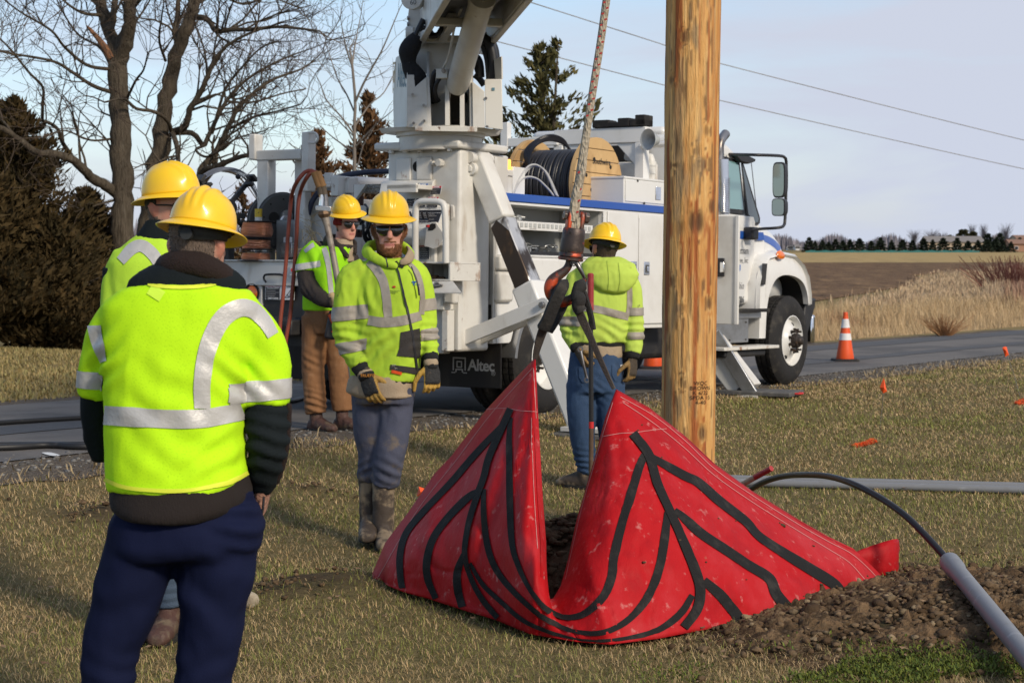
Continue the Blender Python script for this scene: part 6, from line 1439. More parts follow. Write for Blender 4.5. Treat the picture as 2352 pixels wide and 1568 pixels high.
bun=MB();bun.tube(interp_pts([W(*p)for p in((1338,648,8.36),(1331,660,8.33),(1325,672,8.32),(1329,690,8.31),(1327,702,8.31),(1335,716,8.31))],40),[.018,.033,.026,.036,.028,.030],12);bun.build('bunched_sleeve',M_sleeve,sl2,50)
webbing([(1340,670,8.42),(1350,700,8.42),(1358,730,8.41),(1363,757,8.40)],[12,12,12,10],.016,(-.7,-1,0)).build('hanging_sleeve',M_sleeve,sl2,40)
tag(sl2,'twisted dark webbing sling with bunched sleeve from the hook to the right tarp corner','sling','lifting slings')
# ---------------------------------------------------------------- the red tarp
Tp=[(853,1323,8.93,0),(886,1245,8.96,.06),(944,1168,8.94,.11),(998,1088,8.88,.16),(1038,1046,8.84,.19),(1118,940,8.70,.245),(1170,884,8.58,.275),(1230,821,8.45,.31),(1235,940,8.20,.35),(1241,1046,8.02,.385),(1246.5,1145,7.88,.415),(1254,1245,7.78,.445),(1254.5,1329,7.72,.468),(1252,1358,7.74,.48),(1257,1376,7.70,.49),(1271,1374,7.69,.505),(1288,1345,7.72,.52),(1305,1285,7.80,.54),(1325,1192,7.90,.57),(1345,1125,7.98,.595),(1368,1046,8.07,.62),(1391,957,8.18,.65),(1415,894,8.30,.68),(1491.7,937,8.33,.72),(1568.5,997,8.38,.765),(1640.5,1065,8.45,.81),(1729,1128.5,8.52,.855),(1832,1192,8.60,.90),(1902,1232,8.66,.93),(1959,1259,8.71,.955),(2002,1299,8.76,.98),(2041,1337,8.78,1)]
Bp=[(853,1326,0),(905,1350,.08),(928,1358.7,.12),(985,1374,.18),(1071,1402,.27),(1138,1422,.34),(1218,1455,.42),(1318,1472,.50),(1401,1478.9,.57),(1511,1465.5,.66),(1588,1450.5,.72),(1712,1428.8,.80),(1829,1397,.87),(1919,1367,.93),(2012,1347,.985),(2041,1338.5,1)]
tu=[p[3]for p in Tp];bu_=[p[2]for p in Bp]
def tT(u):return(np.interp(u,tu,[p[0]for p in Tp]),np.interp(u,tu,[p[1]for p in Tp]),np.interp(u,tu,[p[2]for p in Tp]))
def tB(u):
 x,y=np.interp(u,bu_,[p[0]for p in Bp]),np.interp(u,bu_,[p[1]for p in Bp]);return x,y,FOC*(EYE-.055)/(y-575)*1.0
us=sorted(set(list(np.linspace(0,1,170))+tu));NV=64;rows=[]
for u in us:
 x0,y0,Y0=tT(u);x1,y1,Y1=tB(u);Y1=Y1+.10 if.05<u<.95 else(Y0+Y1)/2
 L=math.hypot(x1-x0,y1-y0);row=[]
 for k in range(NV+1):
  v=k/NV;x,y=lerp(x0,x1,v),lerp(y0,y1,v);Y=lerp(Y0,Y1,v**.85)-(.20 if u<.47 else lerp(.20,.11,sstep(.47,.56,u)))*math.sin(math.pi*v**1.1)*min(1,L/300)
  # folds running down from the two lifted corners, dents elsewhere
  if u<.5:
   ph=math.atan2(x-1232,y-790);r=math.hypot(x-1232,y-790)
   d=(.020*math.sin(ph*23+1.5*noise.noise((ph*3,r*.003,0)))+.011*math.sin(ph*51+r*.004)+.006*math.sin(ph*97+r*.01))*sstep(10,160,r)*(1-.55*sstep(250,560,r))
  else:
   ph=math.atan2(x-1415,y-860);r=math.hypot(x-1415,y-860)
   d=(.009*math.sin(ph*15+2.2*noise.noise((ph*2,r*.004,3)))+.005*math.sin(ph*37))*sstep(10,160,r)*(1-.4*sstep(250,560,r))
  d+=.016*noise.noise((x*.007,y*.010,1.0))+.009*noise.noise((x*.021,y*.017,4.0))+.0045*noise.noise((x*.06,y*.045,8.0))
  cr=abs(noise.noise((x*.012+y*.004,y*.009-x*.006,6.0)));d+=.012*math.exp(-(cr/.06)**2)*(1 if x>1400 else.5)
  edge=sstep(0,.05,v)*sstep(1.0,.95,v);ends=sstep(0,.03,u)*sstep(1,.97,u)
  row.append(W(x,y,Y+d*(.25+.75*edge)*ends))
 e=row[-1]
 for dz,dy in((.7,.05),(.35,.14),(.12,.28),(.08,.45)):row.append(Vector((e.x*(1+.0*dy),e.y+dy*ends,max(.012,e.z*dz))))
 rows.append(row)
M_tarp=mat('red_vinyl',(0.41,0.009,0.012),.55,spec=.12,layers=[((0.47,0.034,0.040),2.6,.48,.66,.6,None,7),((0.30,0.008,0.012),7,.5,.66,.5,(1,1,.35),7),((0.58,0.30,0.27),21,.585,.72,.45,None,13),((0.42,0.30,0.22),4.2,.66,.78,.55,None,13),((0.26,0.16,0.10),6.5,.69,.77,.6,None,12),((0.30,0.008,0.012),3.5,.5,.7,.5)],bump=(12,.45,(1.6,1,.7),'noise',.014),bumps=[(40,.25,None,'noise',.004)])
tm=MB().grid(rows);nrw=len(rows[0]);tv=np.array(tm.v).reshape(len(rows),nrw,3);t0_=tv.copy()
for _ in range(7):tv[1:-1,1:-6]+=.5*((tv[:-2,1:-6]+tv[2:,1:-6]+tv[1:-1,:-7]+tv[1:-1,2:-5])/4-tv[1:-1,1:-6])
for i in range(len(rows)):
 for j in range(1,nrw-5):
  x,y,z=t0_[i,j];c=abs(noise.noise((x*5.2+z*2,z*4.1-x,y)));c2=abs(noise.noise((x*11-z*5,z*8+x*3,y+9)));tv[i,j,1]+=(.011*math.exp(-(c/.055)**2)+.005*math.exp(-(c2/.07)**2)+.004*noise.noise((x*24,z*20,3)))*min(1,j/6,i/6,(len(rows)-i)/6)
tm.v=[tuple(v)for v in tv.reshape(-1,3)];tarp=tm.build('red_tarp',M_tarp,None,180,fix=False)
md=tarp.modifiers.new('solid','SOLIDIFY');md.thickness=.003;md.offset=0
tag(tarp,'red vinyl tarp with black straps slung from the hook and filled with soil','tarp')
bt_=bvh_of(tarp)
M_strap=mat('black_strap',(0.014,0.0135,0.0135),.8,spec=.2,layers=[((0.055,0.048,0.042),10,.5,.72,.6,None,8),((0.10,0.075,0.05),17,.64,.76,.5,None,8)],bump=(150,.35))
def R2(*p):return[(784.4+x*.33364,523.1+y*.33364)for x,y in p]
def R3(*p):return[(784.4+x*.33364,1045.1+y*.33364)for x,y in p]
def R4(*p):return[(1568.8+x*.33364,1045.1+y*.33364)for x,y in p]
STR=[(R2((1172,1250),(1030,1568))+R3((990,150),(940,290),(890,450),(862,600),(860,700),(890,820),(960,960),(1060,1090),(1120,1150)),[16,17,16,15,14,13,12,13,14],0),(R2((1168,1300),(920,1568))+R3((760,190),(560,400),(450,540),(410,680),(410,820),(428,940)),[9,15,16,15,15,16,15],1),(R3((955,250),(880,290),(740,430),(640,570),(595,720),(600,850),(655,985)),[14,18,17,17,18,17,14],1),(R3((848,680),(805,800),(808,930),(845,1070)),[12,18,19,17],1),(R3((985,235),(985,400),(1000,560),(1040,720),(1130,870),(1300,1040),(1450,1150),(1580,1205),(1750,1225),(1880,1190),(2020,1090),(2130,930),(2190,750),(2222,570),(2240,390)),[11,14,15,15,14,12,11,9,11,14,18,20,20,20,14],1),(R2((1172,1310),(1160,1450))+R3((1165,300),(1180,600),(1220,750),(1290,900),(1390,1040),(1500,1110),(1600,1118),(1700,1080),(1800,980),(1855,850),(1880,680),(1930,480),(1990,280),(2050,80),(2085,0)),[9,15,15,16,15,13,11,10,12,17,19,20,20,19,20,17],1),(R3((890,740),(980,890),(1130,1030),(1250,1130),(1400,1200),(1600,1262),(1800,1275),(2000,1252),(2180,1200),(2330,1090))+R4((60,965)),[8,11,11,10,9,7,7,9,13,17,14],1),(R2((2000,1420),(2110,1568))+R3((2170,200),(2260,400),(2340,580))+R4((80,800),(112,930),(90,1060),(0,1185)),[20,21,20,19,20,22,23,23,20],0),(R3((2110,5),(2350,140))+R4((100,190),(250,320),(430,460),(520,560),(700,680),(880,790),(1040,890),(1090,965)),[14,20,21,22,21,19,21,24,25,22],1),(R3((2290,380),)+R4((0,430),(120,540),(300,660),(450,760),(590,850),(640,960),(745,1080)),[12,22,22,22,22,23,25,24],1),(R4((140,862),(260,970),(350,1080),(405,1165)),[18,24,25,24],1)]
for pts,w,up in STR:
 o=ribbon_on(bt_,band_px(pts,w,60),.0055 if up else.0085,'strap',M_strap,tarp,None,4)
st_m=MB();M_thread=mat('pale_thread',(0.52,0.24,0.22),.8)
def stitch(pts,w=1.1):
 o=ribbon_on(bt_,band_px(pts,w,70),.0036,'stitching',M_thread,tarp,None,1)
 if o:o['kind']='stuff'
stitch([(870,1325),(960,1172),(1050,1056),(1130,950),(1224,846)]);stitch([(1226,846),(1229,940),(1235,1046),(1240,1145),(1247,1245),(1248,1330)]);stitch([(1222,960),(1222,1046),(1226,1145),(1234,1260)])
stitch([(1300,1330),(1318,1250),(1338,1165),(1358,1095),(1382,1012),(1408,925)]);stitch([(1424,912),(1500,955),(1572,1012),(1640,1077),(1730,1140),(1832,1204),(1900,1243),(1955,1272),(2000,1312),(2020,1336)]);stitch([(1430,925),(1500,972),(1570,1028),(1640,1092),(1728,1154),(1830,1218),(1900,1260),(1950,1292),(1985,1330)])
stitch([(1118,940),(1160,938),(1200,944),(1234,946)]);stitch([(1112,947),(1075,943)]);stitch([(1384,1003),(1425,996),(1455,994),(1500,988),(1530,985)])
rh=ribbon_on(bt_,[((x,y),(x+9*f,y+7*f))for x,y,f in((1415,897,.2),(1491,939,.8),(1568,999,1),(1640,1067,1),(1729,1130,1),(1832,1194,1),(1902,1234,1),(1958,1261,1))],.004,'hem',M_tarp,tarp)
ribbon_on(bt_,[((x-1,y),(x-12,y+2))for x,y in((1236,960),(1240,1046),(1245,1145),(1252,1245),(1253,1322))],.004,'hem',M_tarp,tarp)
ex=[1946,1975,2005,2032,2050,2060,2065,2061,2052];et=[1278,1262,1251,1243,1238,1237,1240,1244,1246];eb_=[1300,1318,1330,1336,1334,1328,1320,1312,1306];eY=[8.80,8.82,8.84,8.85,8.87,8.91,8.97,9.03,9.07]
MB().grid([[W(lerp(x,x-2,k/8)+3*noise.noise((x*.1,k*.7,0)),lerp(a,b,k/8),Y-.03*math.sin(math.pi*k/8)+.02*noise.noise((x*.05,k*.4,5)))for k in range(9)]for x,a,b,Y in zip(ex,et,eb_,eY)]).build('folded_end',M_tarp,tarp,60,solid=.004,fix=False)
bk=MB();bk.grid([[Vector((lerp(W(853,1324,8.93).x,W(2041,1338,8.78).x,i/20),8.9+.5*math.sin(math.pi*i/20)*k/3,.02+.20*math.sin(math.pi*i/20)*(k==3)))for i in range(21)]for k in range(4)]);bk.build('back_sheet',M_tarp,tarp,60,fix=False)
# soil inside
sm=MB();rows_=[]
for i in range(40):
 row=[]
 for j in range(44):
  x=-.42+1.75*j/43;y=7.82+1.35*i/39;q=((x-.42)/.82)**2+((y-8.55)/.66)**2
  row.append((x,y,.02+max(0,.32*(1-q))+.035*fb(x*6,y*6,1)+.02*noise.noise((x*21,y*21,3))-(.1 if q>1 else 0)))
 rows_.append(row)
tag(sm.grid(rows_).build('tarp_soil',mat('heap_soil',(0.105,0.07,0.042),.95,spec=.1,layers=[((.05,.034,.02),14,.45,.65,.8),((.17,.125,.08),22,.55,.7,.7)],bump=(28,1.0,None,'noise',.03)),None,0),kind='stuff')
pts,szs,cols=[],[],[]
for i in range(500):
 a,r=random.uniform(0,6.28),math.sqrt(random.random());x,y=.42+.7*r*math.cos(a),8.5+.58*r*math.sin(a);q=((x-.42)/.82)**2+((y-8.55)/.66)**2
 pts.append((x,y,.03+.32*(1-q)));szs.append(random.uniform(.008,.03));b=random.uniform(.7,1.5);cols.append((.11*b,.075*b,.045*b))
tag(scatter_rocks('tarp_clods',pts,szs,M_clod,cols,sub=1),kind='stuff')
pts,szs=[],[]
for(x,y)in((1690,1195),(1796,1205),(1790,1200),(1800,1208),(1465,988),(1474,975),(1622,1290),(1868,1253),(1885,1342),(1846,1368),(1920,1345),(1992,1322),(1785,1398),(1520,1050),(1560,1240),(1480,1290),(1650,1190),(1715,1330),(2008,1262),(1995,1268),(2022,1284),(2030,1270),(2003,1278)):
 h=bt_.ray_cast(EYEP,ray(x,y).normalized())
 if h[0]:pts.append(h[0]-ray(x,y)*.006);szs.append(random.uniform(.004,.011))
tag(scatter_rocks('mud_crumbs',pts,szs,M_clod,[(.09,.065,.04)]*len(pts)),kind='stuff')
# ---------------------------------------------------------------- pipes, handles, cones, flags and small things
M_pvc=mat('grey_pvc',(0.19,0.195,0.205),.45,layers=[((0.32,0.33,0.34),6,.55,.7,.6,(.3,3,3),8),((.15,.14,.125),9,.6,.75,.5)])
for i,(y0,y1,lab)in enumerate(((1110.5,1136.0,'nearer of the two long grey conduits lying on the grass behind the tarp'),(1102.5,1127.5,'farther of the two long grey conduits lying on the grass behind the tarp'))):
 a,b=Gz(1560,y0+2),Gz(2760,y1+9);a.z=zg(a.x,a.y)+.026;b.z=zg(b.x,b.y)+.026
 tag(MB().tube([a.lerp(b,k/10)for k in range(11)],.027,16).build('grey_conduit',M_pvc,None,60),lab,'pipe','grey conduits on the grass')
cp_=[W(x,y,Y)for x,y,Y in((1660,1190,10.6),(1700,1142,10.4),(1726,1122,10.3),(1760,1104,10.1),(1800,1093,9.9),(1850,1090,9.6),(1905,1094,9.35),(1960,1111,9.1),(2020,1142,8.9),(2075,1180,8.72),(2120,1223,8.6),(2172,1280,8.48),(2200,1315,8.40))]
cp_[0].z=.03
P=interp_pts(cp_,70);M_hdpe=mat('black_hdpe',(0.014,0.014,0.017),.38,layers=[((.12,.09,.06),10,.68,.76,.7)])
hc=MB().tube(P,.0165,14).build('black_conduit',M_hdpe,None,60);tag(hc,'black flexible conduit with red stripe arching out of the grey sleeve','conduit')
MB().tube([p+Vector((.003,-.012,-.0105))for p in P],.0042,6).build('red_line',mat('red_line',(0.30,0.035,0.012),.5),hc,60)
a,b=W(2181,1290,8.20),W(2400,1558,6.35);d=(b-a).normalized();Ls=(b-a).length
sv=MB();sv.lathe([(.036,.0),(.045,0),(.047,.01),(.046,.15),(.039,.21),(.0385,Ls),(.034,Ls),(.035,.01),(.036,.0)],align(a,d),28)
tag(sv.build('grey_sleeve',M_pvc,None,45),'grey plastic sleeve pipe with belled end lying on the soil at lower right','pipe')
a,b=W(1690,1120,9.3),W(1772,1075,9.1);sh_=empty('shovel_handle',a)
MB().tube([(b-a)*-.8,(b-a)*.55],.0145,12).build('shaft',mat('ash_handle',(0.42,0.30,0.19),.6,layers=[((.25,.17,.10),12,.5,.7,.6)]),sh_,50);MB().tube([(b-a)*.551,(b-a)],[.0152,.0145],12).build('red_tip',mat('red_handle',(0.36,0.03,0.03),.5,layers=[((.42,.28,.2),18,.58,.68,.7)]),sh_,50)
tag(sh_,'wooden tool handle with red tip leaning behind the right edge of the tarp','tool')
bY=11.2;tb2=empty('digging_tool',W(1357,1145,bY));o_=W(1357,1145,bY)
def q_(x,y):return W(x,y,bY)-o_
MB().tube([q_(1356.5,712),q_(1356.5,630),q_(1356.5,627)],[.0195,.0195,.012],14).build('red_grip',mat('red_grip',(0.30,0.03,0.032),.55,layers=[((.42,.10,.09),10,.5,.7,.6)]),tb2,40)
MB().tube([q_(1358,968),q_(1356.5,712)],.0145,14).build('black_shaft',mat('black_shaft',(.02,.02,.022),.35,layers=[((.62,.62,.6),5,.66,.70,1,(1,1,.5),6)]),tb2,40);MB().tube([q_(1358,983),q_(1358,968)],.0158,14).build('red_ring',M_red,tb2,40)
MB().tube([q_(1357,1145),q_(1358,983)],.0148,14).build('rusty_shank',mat('rusty_shank',(.085,.05,.03),.8,layers=[((.16,.11,.07),14,.5,.7,.7)]),tb2,40)
MB().tube([q_(1358,1190),q_(1357,1145)],[.03,.018],14).build('foot',M_steel,tb2,40)
tag(tb2,'upright digging tool with red grip and black shaft in front of the man in jeans','tool')
M_cone=mat('cone_orange',(0.72,0.085,0.012),.5,layers=[((.55,.07,.02),5,.5,.7,.6)]);M_coll=mat('cone_white',(.70,.68,.66),.5,layers=[((.5,.22,.14),9,.66,.72,.8),((.5,.47,.44),6,.5,.7,.6)])
cone0=empty('traffic_cone');
MB().loft([((0,0,.0),.195,.195,(1,0,0),(0,1,0),.35),((0,0,.035),.19,.19,(1,0,0),(0,1,0),.35)],32).build('base',M_rub,cone0,40,.006)
def rc(z):return lerp(.128,.030,(z-.036)/.684)
MB().lathe([(.128,.036),(.13,.05),(rc(.2),.2),(rc(.66),.66),(.034,.66),(.036,.70),(.03,.72),(.022,.72),(.022,.5)],n=32).build('cone_body',M_cone,cone0,40)
for z0,z1 in((.31,.41),(.49,.62)):MB().lathe([(rc(z0)+.0,z0),(rc(z0)+.003,z0+.001),(rc(z1)+.003,z1-.001),(rc(z1),z1)],n=32).build('reflective_collar',M_coll,cone0,40)
cone0.location=Gz(1941,829,.014);tag(cone0,'orange traffic cone with two white collars alone on the road beyond the front wheel','traffic cone','traffic cones')
for x,y,lab in((1500,846,'traffic cone partly hidden on the far side of the truck beside the man in jeans'),(1014,876,'traffic cone seen under the truck beside the mud flap')):
 c=copy_tree(cone0);c.location=Gz(x,y,.014);tag(c,lab,'traffic cone','traffic cones')
M_flag=mat('flag_orange',(0.85,0.10,0.02),.5,trans=0)
def mflag(lab,pxs,base,Y):
 b=W(base[0],base[1],Y);b.z=zg(b.x,b.y);o=empty('marking_flag',b)
 P=[W(x,y,Y)-b for x,y in pxs];mb=MB();c=sum(P,Vector())/len(P)+Vector((0,-.03,0));mb.add(P+[c],[(i,(i+1)%len(P),len(P))for i in range(len(P))]);mb.build('flag',M_flag,o,0,solid=.002,fix=False)
 MB().tube([(0,0,-.02),P[0]*.5+Vector((.01,0,0)),P[0]],.0022,5).build('wire',M_steel,o,40);return tag(o,lab,'flag','orange marking flags')
mflag('orange marking flag on the lawn right of the pole',[(2030,867),(2037,899),(2028,903),(2021,889)],(2020,985),16.3);mflag('orange marking flag at the right edge by the road',[(2306,796),(2312,796),(2317,815),(2309,819),(2302,799)],(2344,910),20.0);mflag('orange marking flag half hidden behind the left edge of the tarp',[(957,1140),(962,1117),(977,1122),(970,1133)],(956,1210),10.4)
def spray(lab,px,py,rx,ry,n,Y=None):
 c=Gz(px,py);k=c.y/FOC;x=c.x+(rng.random(n)*2-1)*rx*k;y=c.y+rng.normal(0,1,n)*ry*k*4+(x-c.x)*1.9
 o=blades('paint_mark',x,y,zground(x,y)+.002,rng.uniform(.02,.05,n),rng.uniform(.004,.009,n),rng.uniform(1.0,1.45,n),np.array([.88,.11,.018])*rng.uniform(.7,1.05,n)[:,None],M_blade);return tag(o,lab,'paint mark','orange paint marks on the grass')
spray('orange paint dash sprayed on the grass right of the pole',1986,1021,38,3.2,900);spray('orange paint spot sprayed on the grass at the right edge',2350,924,28,3.5,900)
rows_=[[],[]]
for i in range(12):
 f=i/11;x,y=lerp(96,138,f),lerp(1046,1052,f);w_=3.2*math.sin(math.pi*f)+.4
 for k,s_ in((0,1),(1,-1)):p=Gz(x,y+s_*w_);rows_[k].append((p.x,p.y,zg(p.x,p.y)+.021))
tag(MB().grid(rows_).build('paint_smear',mat('road_white',(.66,.66,.64),.7),None,0),'white paint smear on the near road edge at left','paint mark')
M_hosr=mat('road_hose',(0.016,0.016,0.017),.5,layers=[((.10,.09,.075),9,.6,.75,.6)])
for pts,r,lab in(([(-260,1003),(0,981),(190,969),(420,955),(640,934),(700,922)],.022,'upper black hose lying along the road at left'),([(-260,1044),(0,1040),(110,1034),(210,1037),(400,1020),(600,985)],.024,'lower black hose lying along the road edge at left'),([(-260,1036),(0,1031),(120,1030),(230,1028),(420,1012),(610,975)],.018,'thin black hose lying against the lower road hose')):
 P=[]
 for x,y in pts:p=Gz(x,y);p.z=zg(p.x,p.y)+.015+r;P.append(p)
 tag(MB().tube(interp_pts(P,50),r,10).build('road_hose',M_hosr,None,60),lab,'hose','black hoses on the road')
def pad(lab,c,rz,lx,ly,h,tiltx=0):
 o=empty('outrigger_pad',c,rz);MB().box(-lx/2,lx/2,-ly/2,ly/2,0,h).build('board',mat('pad_board',(0.085,0.083,0.08),.75,layers=[((.15,.14,.125),4,.45,.7,.7,(4,.4,1),6)],bump=(20,.2,(4,.3,1))),o,30,.012)
 MB().tube(interp_pts([(lx/2,-.07,h*.6),(lx/2+.05,-.05,h*.6),(lx/2+.05,.05,h*.6),(lx/2,.07,h*.6)],14),.010,8).build('red_handle',M_red,o,50);return tag(o,lab,'outrigger pad','pads under the outrigger feet')
c=Gz(1745,922);c.z=zg(c.x,c.y)+.012;c2=T_M@Vector((q1.x,q1.y+.05,0));pad('flat grey outrigger pad with red handle under the outrigger right of the pole',Vector((c2.x+.16,c2.y-.02,zg(c2.x,c2.y)+.012)),R(-27),.80,.48,.05)
pad('grey outrigger pad under the near outrigger leg behind the tarp',Vector((g_.x-.02,g_.y,zg(g_.x,g_.y)-.01)),R(-20),.55,.42,.045)
rk_=MB();bm=bmesh.new();bmesh.ops.create_icosphere(bm,subdivisions=3,radius=1)
for v in bm.verts:v.co=v.co*(1+.22*noise.noise(v.co*1.3+Vector((2,0,0))));v.co=Vector((v.co.x*.045,v.co.y*.04,v.co.z*.042))
rk_.add([v.co[:]for v in bm.verts],[[v.index for v in f.verts]for f in bm.faces]);bm.free();rs_o=rk_.build('field_stone',mat('pale_stone',(.36,.31,.23),.85,layers=[((.16,.12,.08),8,.5,.7,.7)],bump=(40,.4)),None,60);rs_o.location=Gz(571,1392)+Vector((0,0,.03));tag(rs_o,'rounded pale stone on the grass beside the navy trousers','stone')
# ---------------------------------------------------------------- people
def remesh(mb,voxel,it=6,fac=.5):
 me=mb.mesh('r');bm=bmesh.new();bm.from_mesh(me);bmesh.ops.recalc_face_normals(bm,faces=bm.faces);bm.to_mesh(me);bm.free()
 ob=bpy.data.objects.new('r',me);COL.objects.link(ob)
 m=ob.modifiers.new('a','REMESH');m.mode='VOXEL';m.voxel_size=voxel
 m=ob.modifiers.new('b','SMOOTH');m.factor=fac;m.iterations=it
 out=bpy.data.meshes.new_from_object(ob.evaluated_get(_dg()));bpy.data.objects.remove(ob);bpy.data.meshes.remove(me)
 return out
def displace(me,fn):
 n=len(me.vertices);co=np.empty(n*3,np.float32);me.vertices.foreach_get('co',co);no=np.empty(n*3,np.float32);me.vertices.foreach_get('normal',no)
 co=co.reshape(-1,3);no=no.reshape(-1,3);d=np.fromiter((fn(Vector(c),Vector(q))for c,q in zip(co,no)),np.float32,n)
 me.vertices.foreach_set('co',(co+no*d[:,None]).ravel());me.update()
def garment(name,mb,m,parent,voxel=.012,it=5,wr=.006,fsc=9.0,seed=0.0,folds=(),st=(1,1,.55)):
 """cloth shell: joined, smoothed, wrinkled. folds: (centre, reach, amplitude, pitch, direction)"""
 me=remesh(mb,voxel,it)
 def fn(c,q):
  v=Vector((c.x*fsc*st[0]+seed,c.y*fsc*st[1],c.z*fsc*st[2]));w1=noise.noise(v);w2=noise.noise(v*2.3+Vector((5,1,0)))
  d=wr*(.9*w1+.6*(1-2*abs(w2))*.6+.25*noise.noise(v*5))
  for(fc_,rr,amp,pitch,dr)in folds:
   r=(c-fc_).length
   if r<rr*1.6:d+=amp*math.exp(-(r/rr)**2*1.5)*math.sin((c-fc_).dot(dr)/pitch*6.283+2.6*noise.noise(c*7+Vector((seed,0,0))))
  return d
 displace(me,fn);me.materials.clear();me.materials.append(m);me.name=name
 return link(name,me,parent,180)
def cutband(o,planes,off,name,m,parent,keep=None):
 """a band of cloth: the part of a garment between planes (point, outward normal), lifted off."""
 bm=bmesh.new();bm.from_mesh(o.data)
 if keep:bmesh.ops.delete(bm,geom=[f for f in bm.faces if not keep(f.calc_center_median())],context='FACES')
 for co,nn in planes:bmesh.ops.bisect_plane(bm,geom=bm.verts[:]+bm.edges[:]+bm.faces[:],plane_co=co,plane_no=nn,clear_outer=True)
 if not bm.faces:bm.free();return None
 bm.normal_update()
 for v,c in[(v,v.co+v.normal*off)for v in bm.verts]:v.co=c
 me=bpy.data.meshes.new(name);bm.to_mesh(me);bm.free();me.materials.clear();me.materials.append(m)
 return link(name,me,parent,180)
def slab(p,q,w):
 """planes of a band round a limb: centred p, axis p->q, w wide"""
 a=(q-p).normalized();return[(p+a*w*.5,a),(p-a*w*.5,-a)]
HIVIS=(0.50,0.86,0.012)
def M_hv(name,base,dirt=.5,mesh=False):
 ly=[]
 if mesh:ly.append(((base[0]*.62,base[1]*.72,base[2]*.6),128,.34,.18,.40,None,2,'voronoi'))
 ly+=[((base[0]*.62,base[1]*.55,.04),3.2,.50,.72,dirt,None,7),((.12,.12,.035),6.5,.62,.72,dirt,None,9),((.05,.05,.05),11,.68,.75,dirt,None,9)]if dirt else[]
 return mat(name,base,.82,layers=ly,bump=(160 if not mesh else 128,.3 if not mesh else.09,None,'voronoi' if mesh else 'noise',.003),spec=.2)
M_vest=M_hv('hivis_mesh_vest',HIVIS,0,True);M_vest2=M_hv('hivis_mesh_vest_pale',(.47,.74,.05),.15,True);M_vestD=M_hv('hivis_vest_green',(.32,.72,.015),.5);M_hoodC=M_hv('hivis_hoodie',(.42,.62,.045),.75);M_hoodE=M_hv('hivis_hoodie_pale',(.47,.62,.10),.6)
M_refl=mat('reflective_tape',(.50,.49,.47),.45,.15,layers=[((.42,.41,.39),14,.5,.7,.6)],bump=(40,.15));M_reflC=mat('reflective_tape_worn',(.33,.295,.25),.55,.1,layers=[((.24,.20,.165),10,.5,.72,.7)],bump=(40,.15));M_pipe=mat('yellow_binding',(.72,.80,.05),.7)
M_hat=mat('yellow_hard_hat',(.90,.555,.02),.36,coat=.22,spec=.4,layers=[((.80,.46,.018),5,.5,.75,.6),((.55,.36,.06),40,.70,.78,.35)],bump=(9,.05))
M_strapb=mat('hat_harness',(.02,.022,.022),.6)
M_skin=mat('skin',(.5,.28,.2),.55,attr='col',spec=.4,layers=[((.36,.13,.09),22,.55,.75,.3)],bump=(160,.25,None,'noise',.003));M_skin.node_tree.nodes['Principled BSDF'].inputs['Subsurface Weight'].default_value=.08;M_skin.node_tree.nodes['Principled BSDF'].inputs['Subsurface Radius'].default_value=(.02,.008,.004)
M_lens=mat('sunglass_lens',(.012,.012,.013),.06,spec=.8,coat=.5);M_hair_g=mat('grey_brown_hair',(.15,.11,.085),.75,bump=(120,1.0,(1,1,.2),'noise',.006));M_hair_d=mat('dark_hair',(.05,.032,.023),.75,bump=(120,1.0,(1,1,.2),'noise',.006));M_beard=mat('ginger_beard',(.23,.095,.04),.8,layers=[((.34,.155,.07),30,.5,.7,.7)],bump=(140,1.0,(1,1,.4),'noise',.008))
M_glove=mat('work_glove',(.3,.2,.05),.75,attr='col',layers=[((.12,.08,.04),16,.58,.72,.6)],bump=(60,.5))
M_navy=mat('navy_trousers',(.007,.010,.034),.85,spec=.12,bump=(220,.15));M_jktA=mat('dark_green_jacket',(.010,.014,.016),.85,spec=.15,bump=(120,.2));M_fleece=mat('brown_fleece',(.018,.009,.007),.95,bump=(170,.8,None,'noise',.008));M_rib=mat('brown_rib',(.013,.008,.0065),.92,bump=(30,.3,(8,8,.3)))
M_work=mat('blue_grey_work_trousers',(.062,.068,.105),.8,layers=[((.20,.15,.095),6,.52,.68,.8,None,9),((.035,.038,.06),3,.5,.7,.5)],bump=(150,.25));M_duck=mat('brown_duck_canvas',(.225,.105,.042),.85,layers=[((.33,.20,.11),4.5,.55,.72,.7,None,9),((.10,.05,.025),6,.55,.75,.7)],bump=(120,.3));M_jean=mat('blue_jeans',(.022,.052,.115),.8,layers=[((.055,.10,.19),3,.5,.7,.7),((.02,.03,.05),7,.6,.75,.5)],bump=(160,.3));M_jeanB=mat('pale_jeans',(.045,.07,.11),.8,layers=[((.09,.12,.165),4,.5,.7,.7)],bump=(160,.3))
M_boot=mat('muddy_boot',(.055,.04,.03),.7,layers=[((.24,.18,.115),7,.46,.58,.95,None,9),((.02,.018,.016),12,.6,.7,.6)],bump=(26,.5,None,'noise',.008));M_boot2=mat('brown_boot',(.075,.036,.027),.65,layers=[((.15,.11,.07),10,.50,.66,.85,None,8),((.03,.02,.017),16,.55,.7,.6)],bump=(40,.4));M_black=mat('black_knit',(.014,.014,.015),.9,bump=(180,.5));M_tan=mat('tan_shirt',(.36,.275,.185),.85,bump=(140,.3));M_jktD=mat('black_brown_jacket',(.026,.019,.016),.8,layers=[((.20,.15,.09),7,.62,.72,.8,None,9)],bump=(120,.3));M_pock=mat('dark_pocket',(.032,.028,.026),.8,layers=[((.075,.06,.05),7,.55,.75,.7)],bump=(150,.3))
M_redknit=mat('red_knit',(.22,.02,.015),.9)
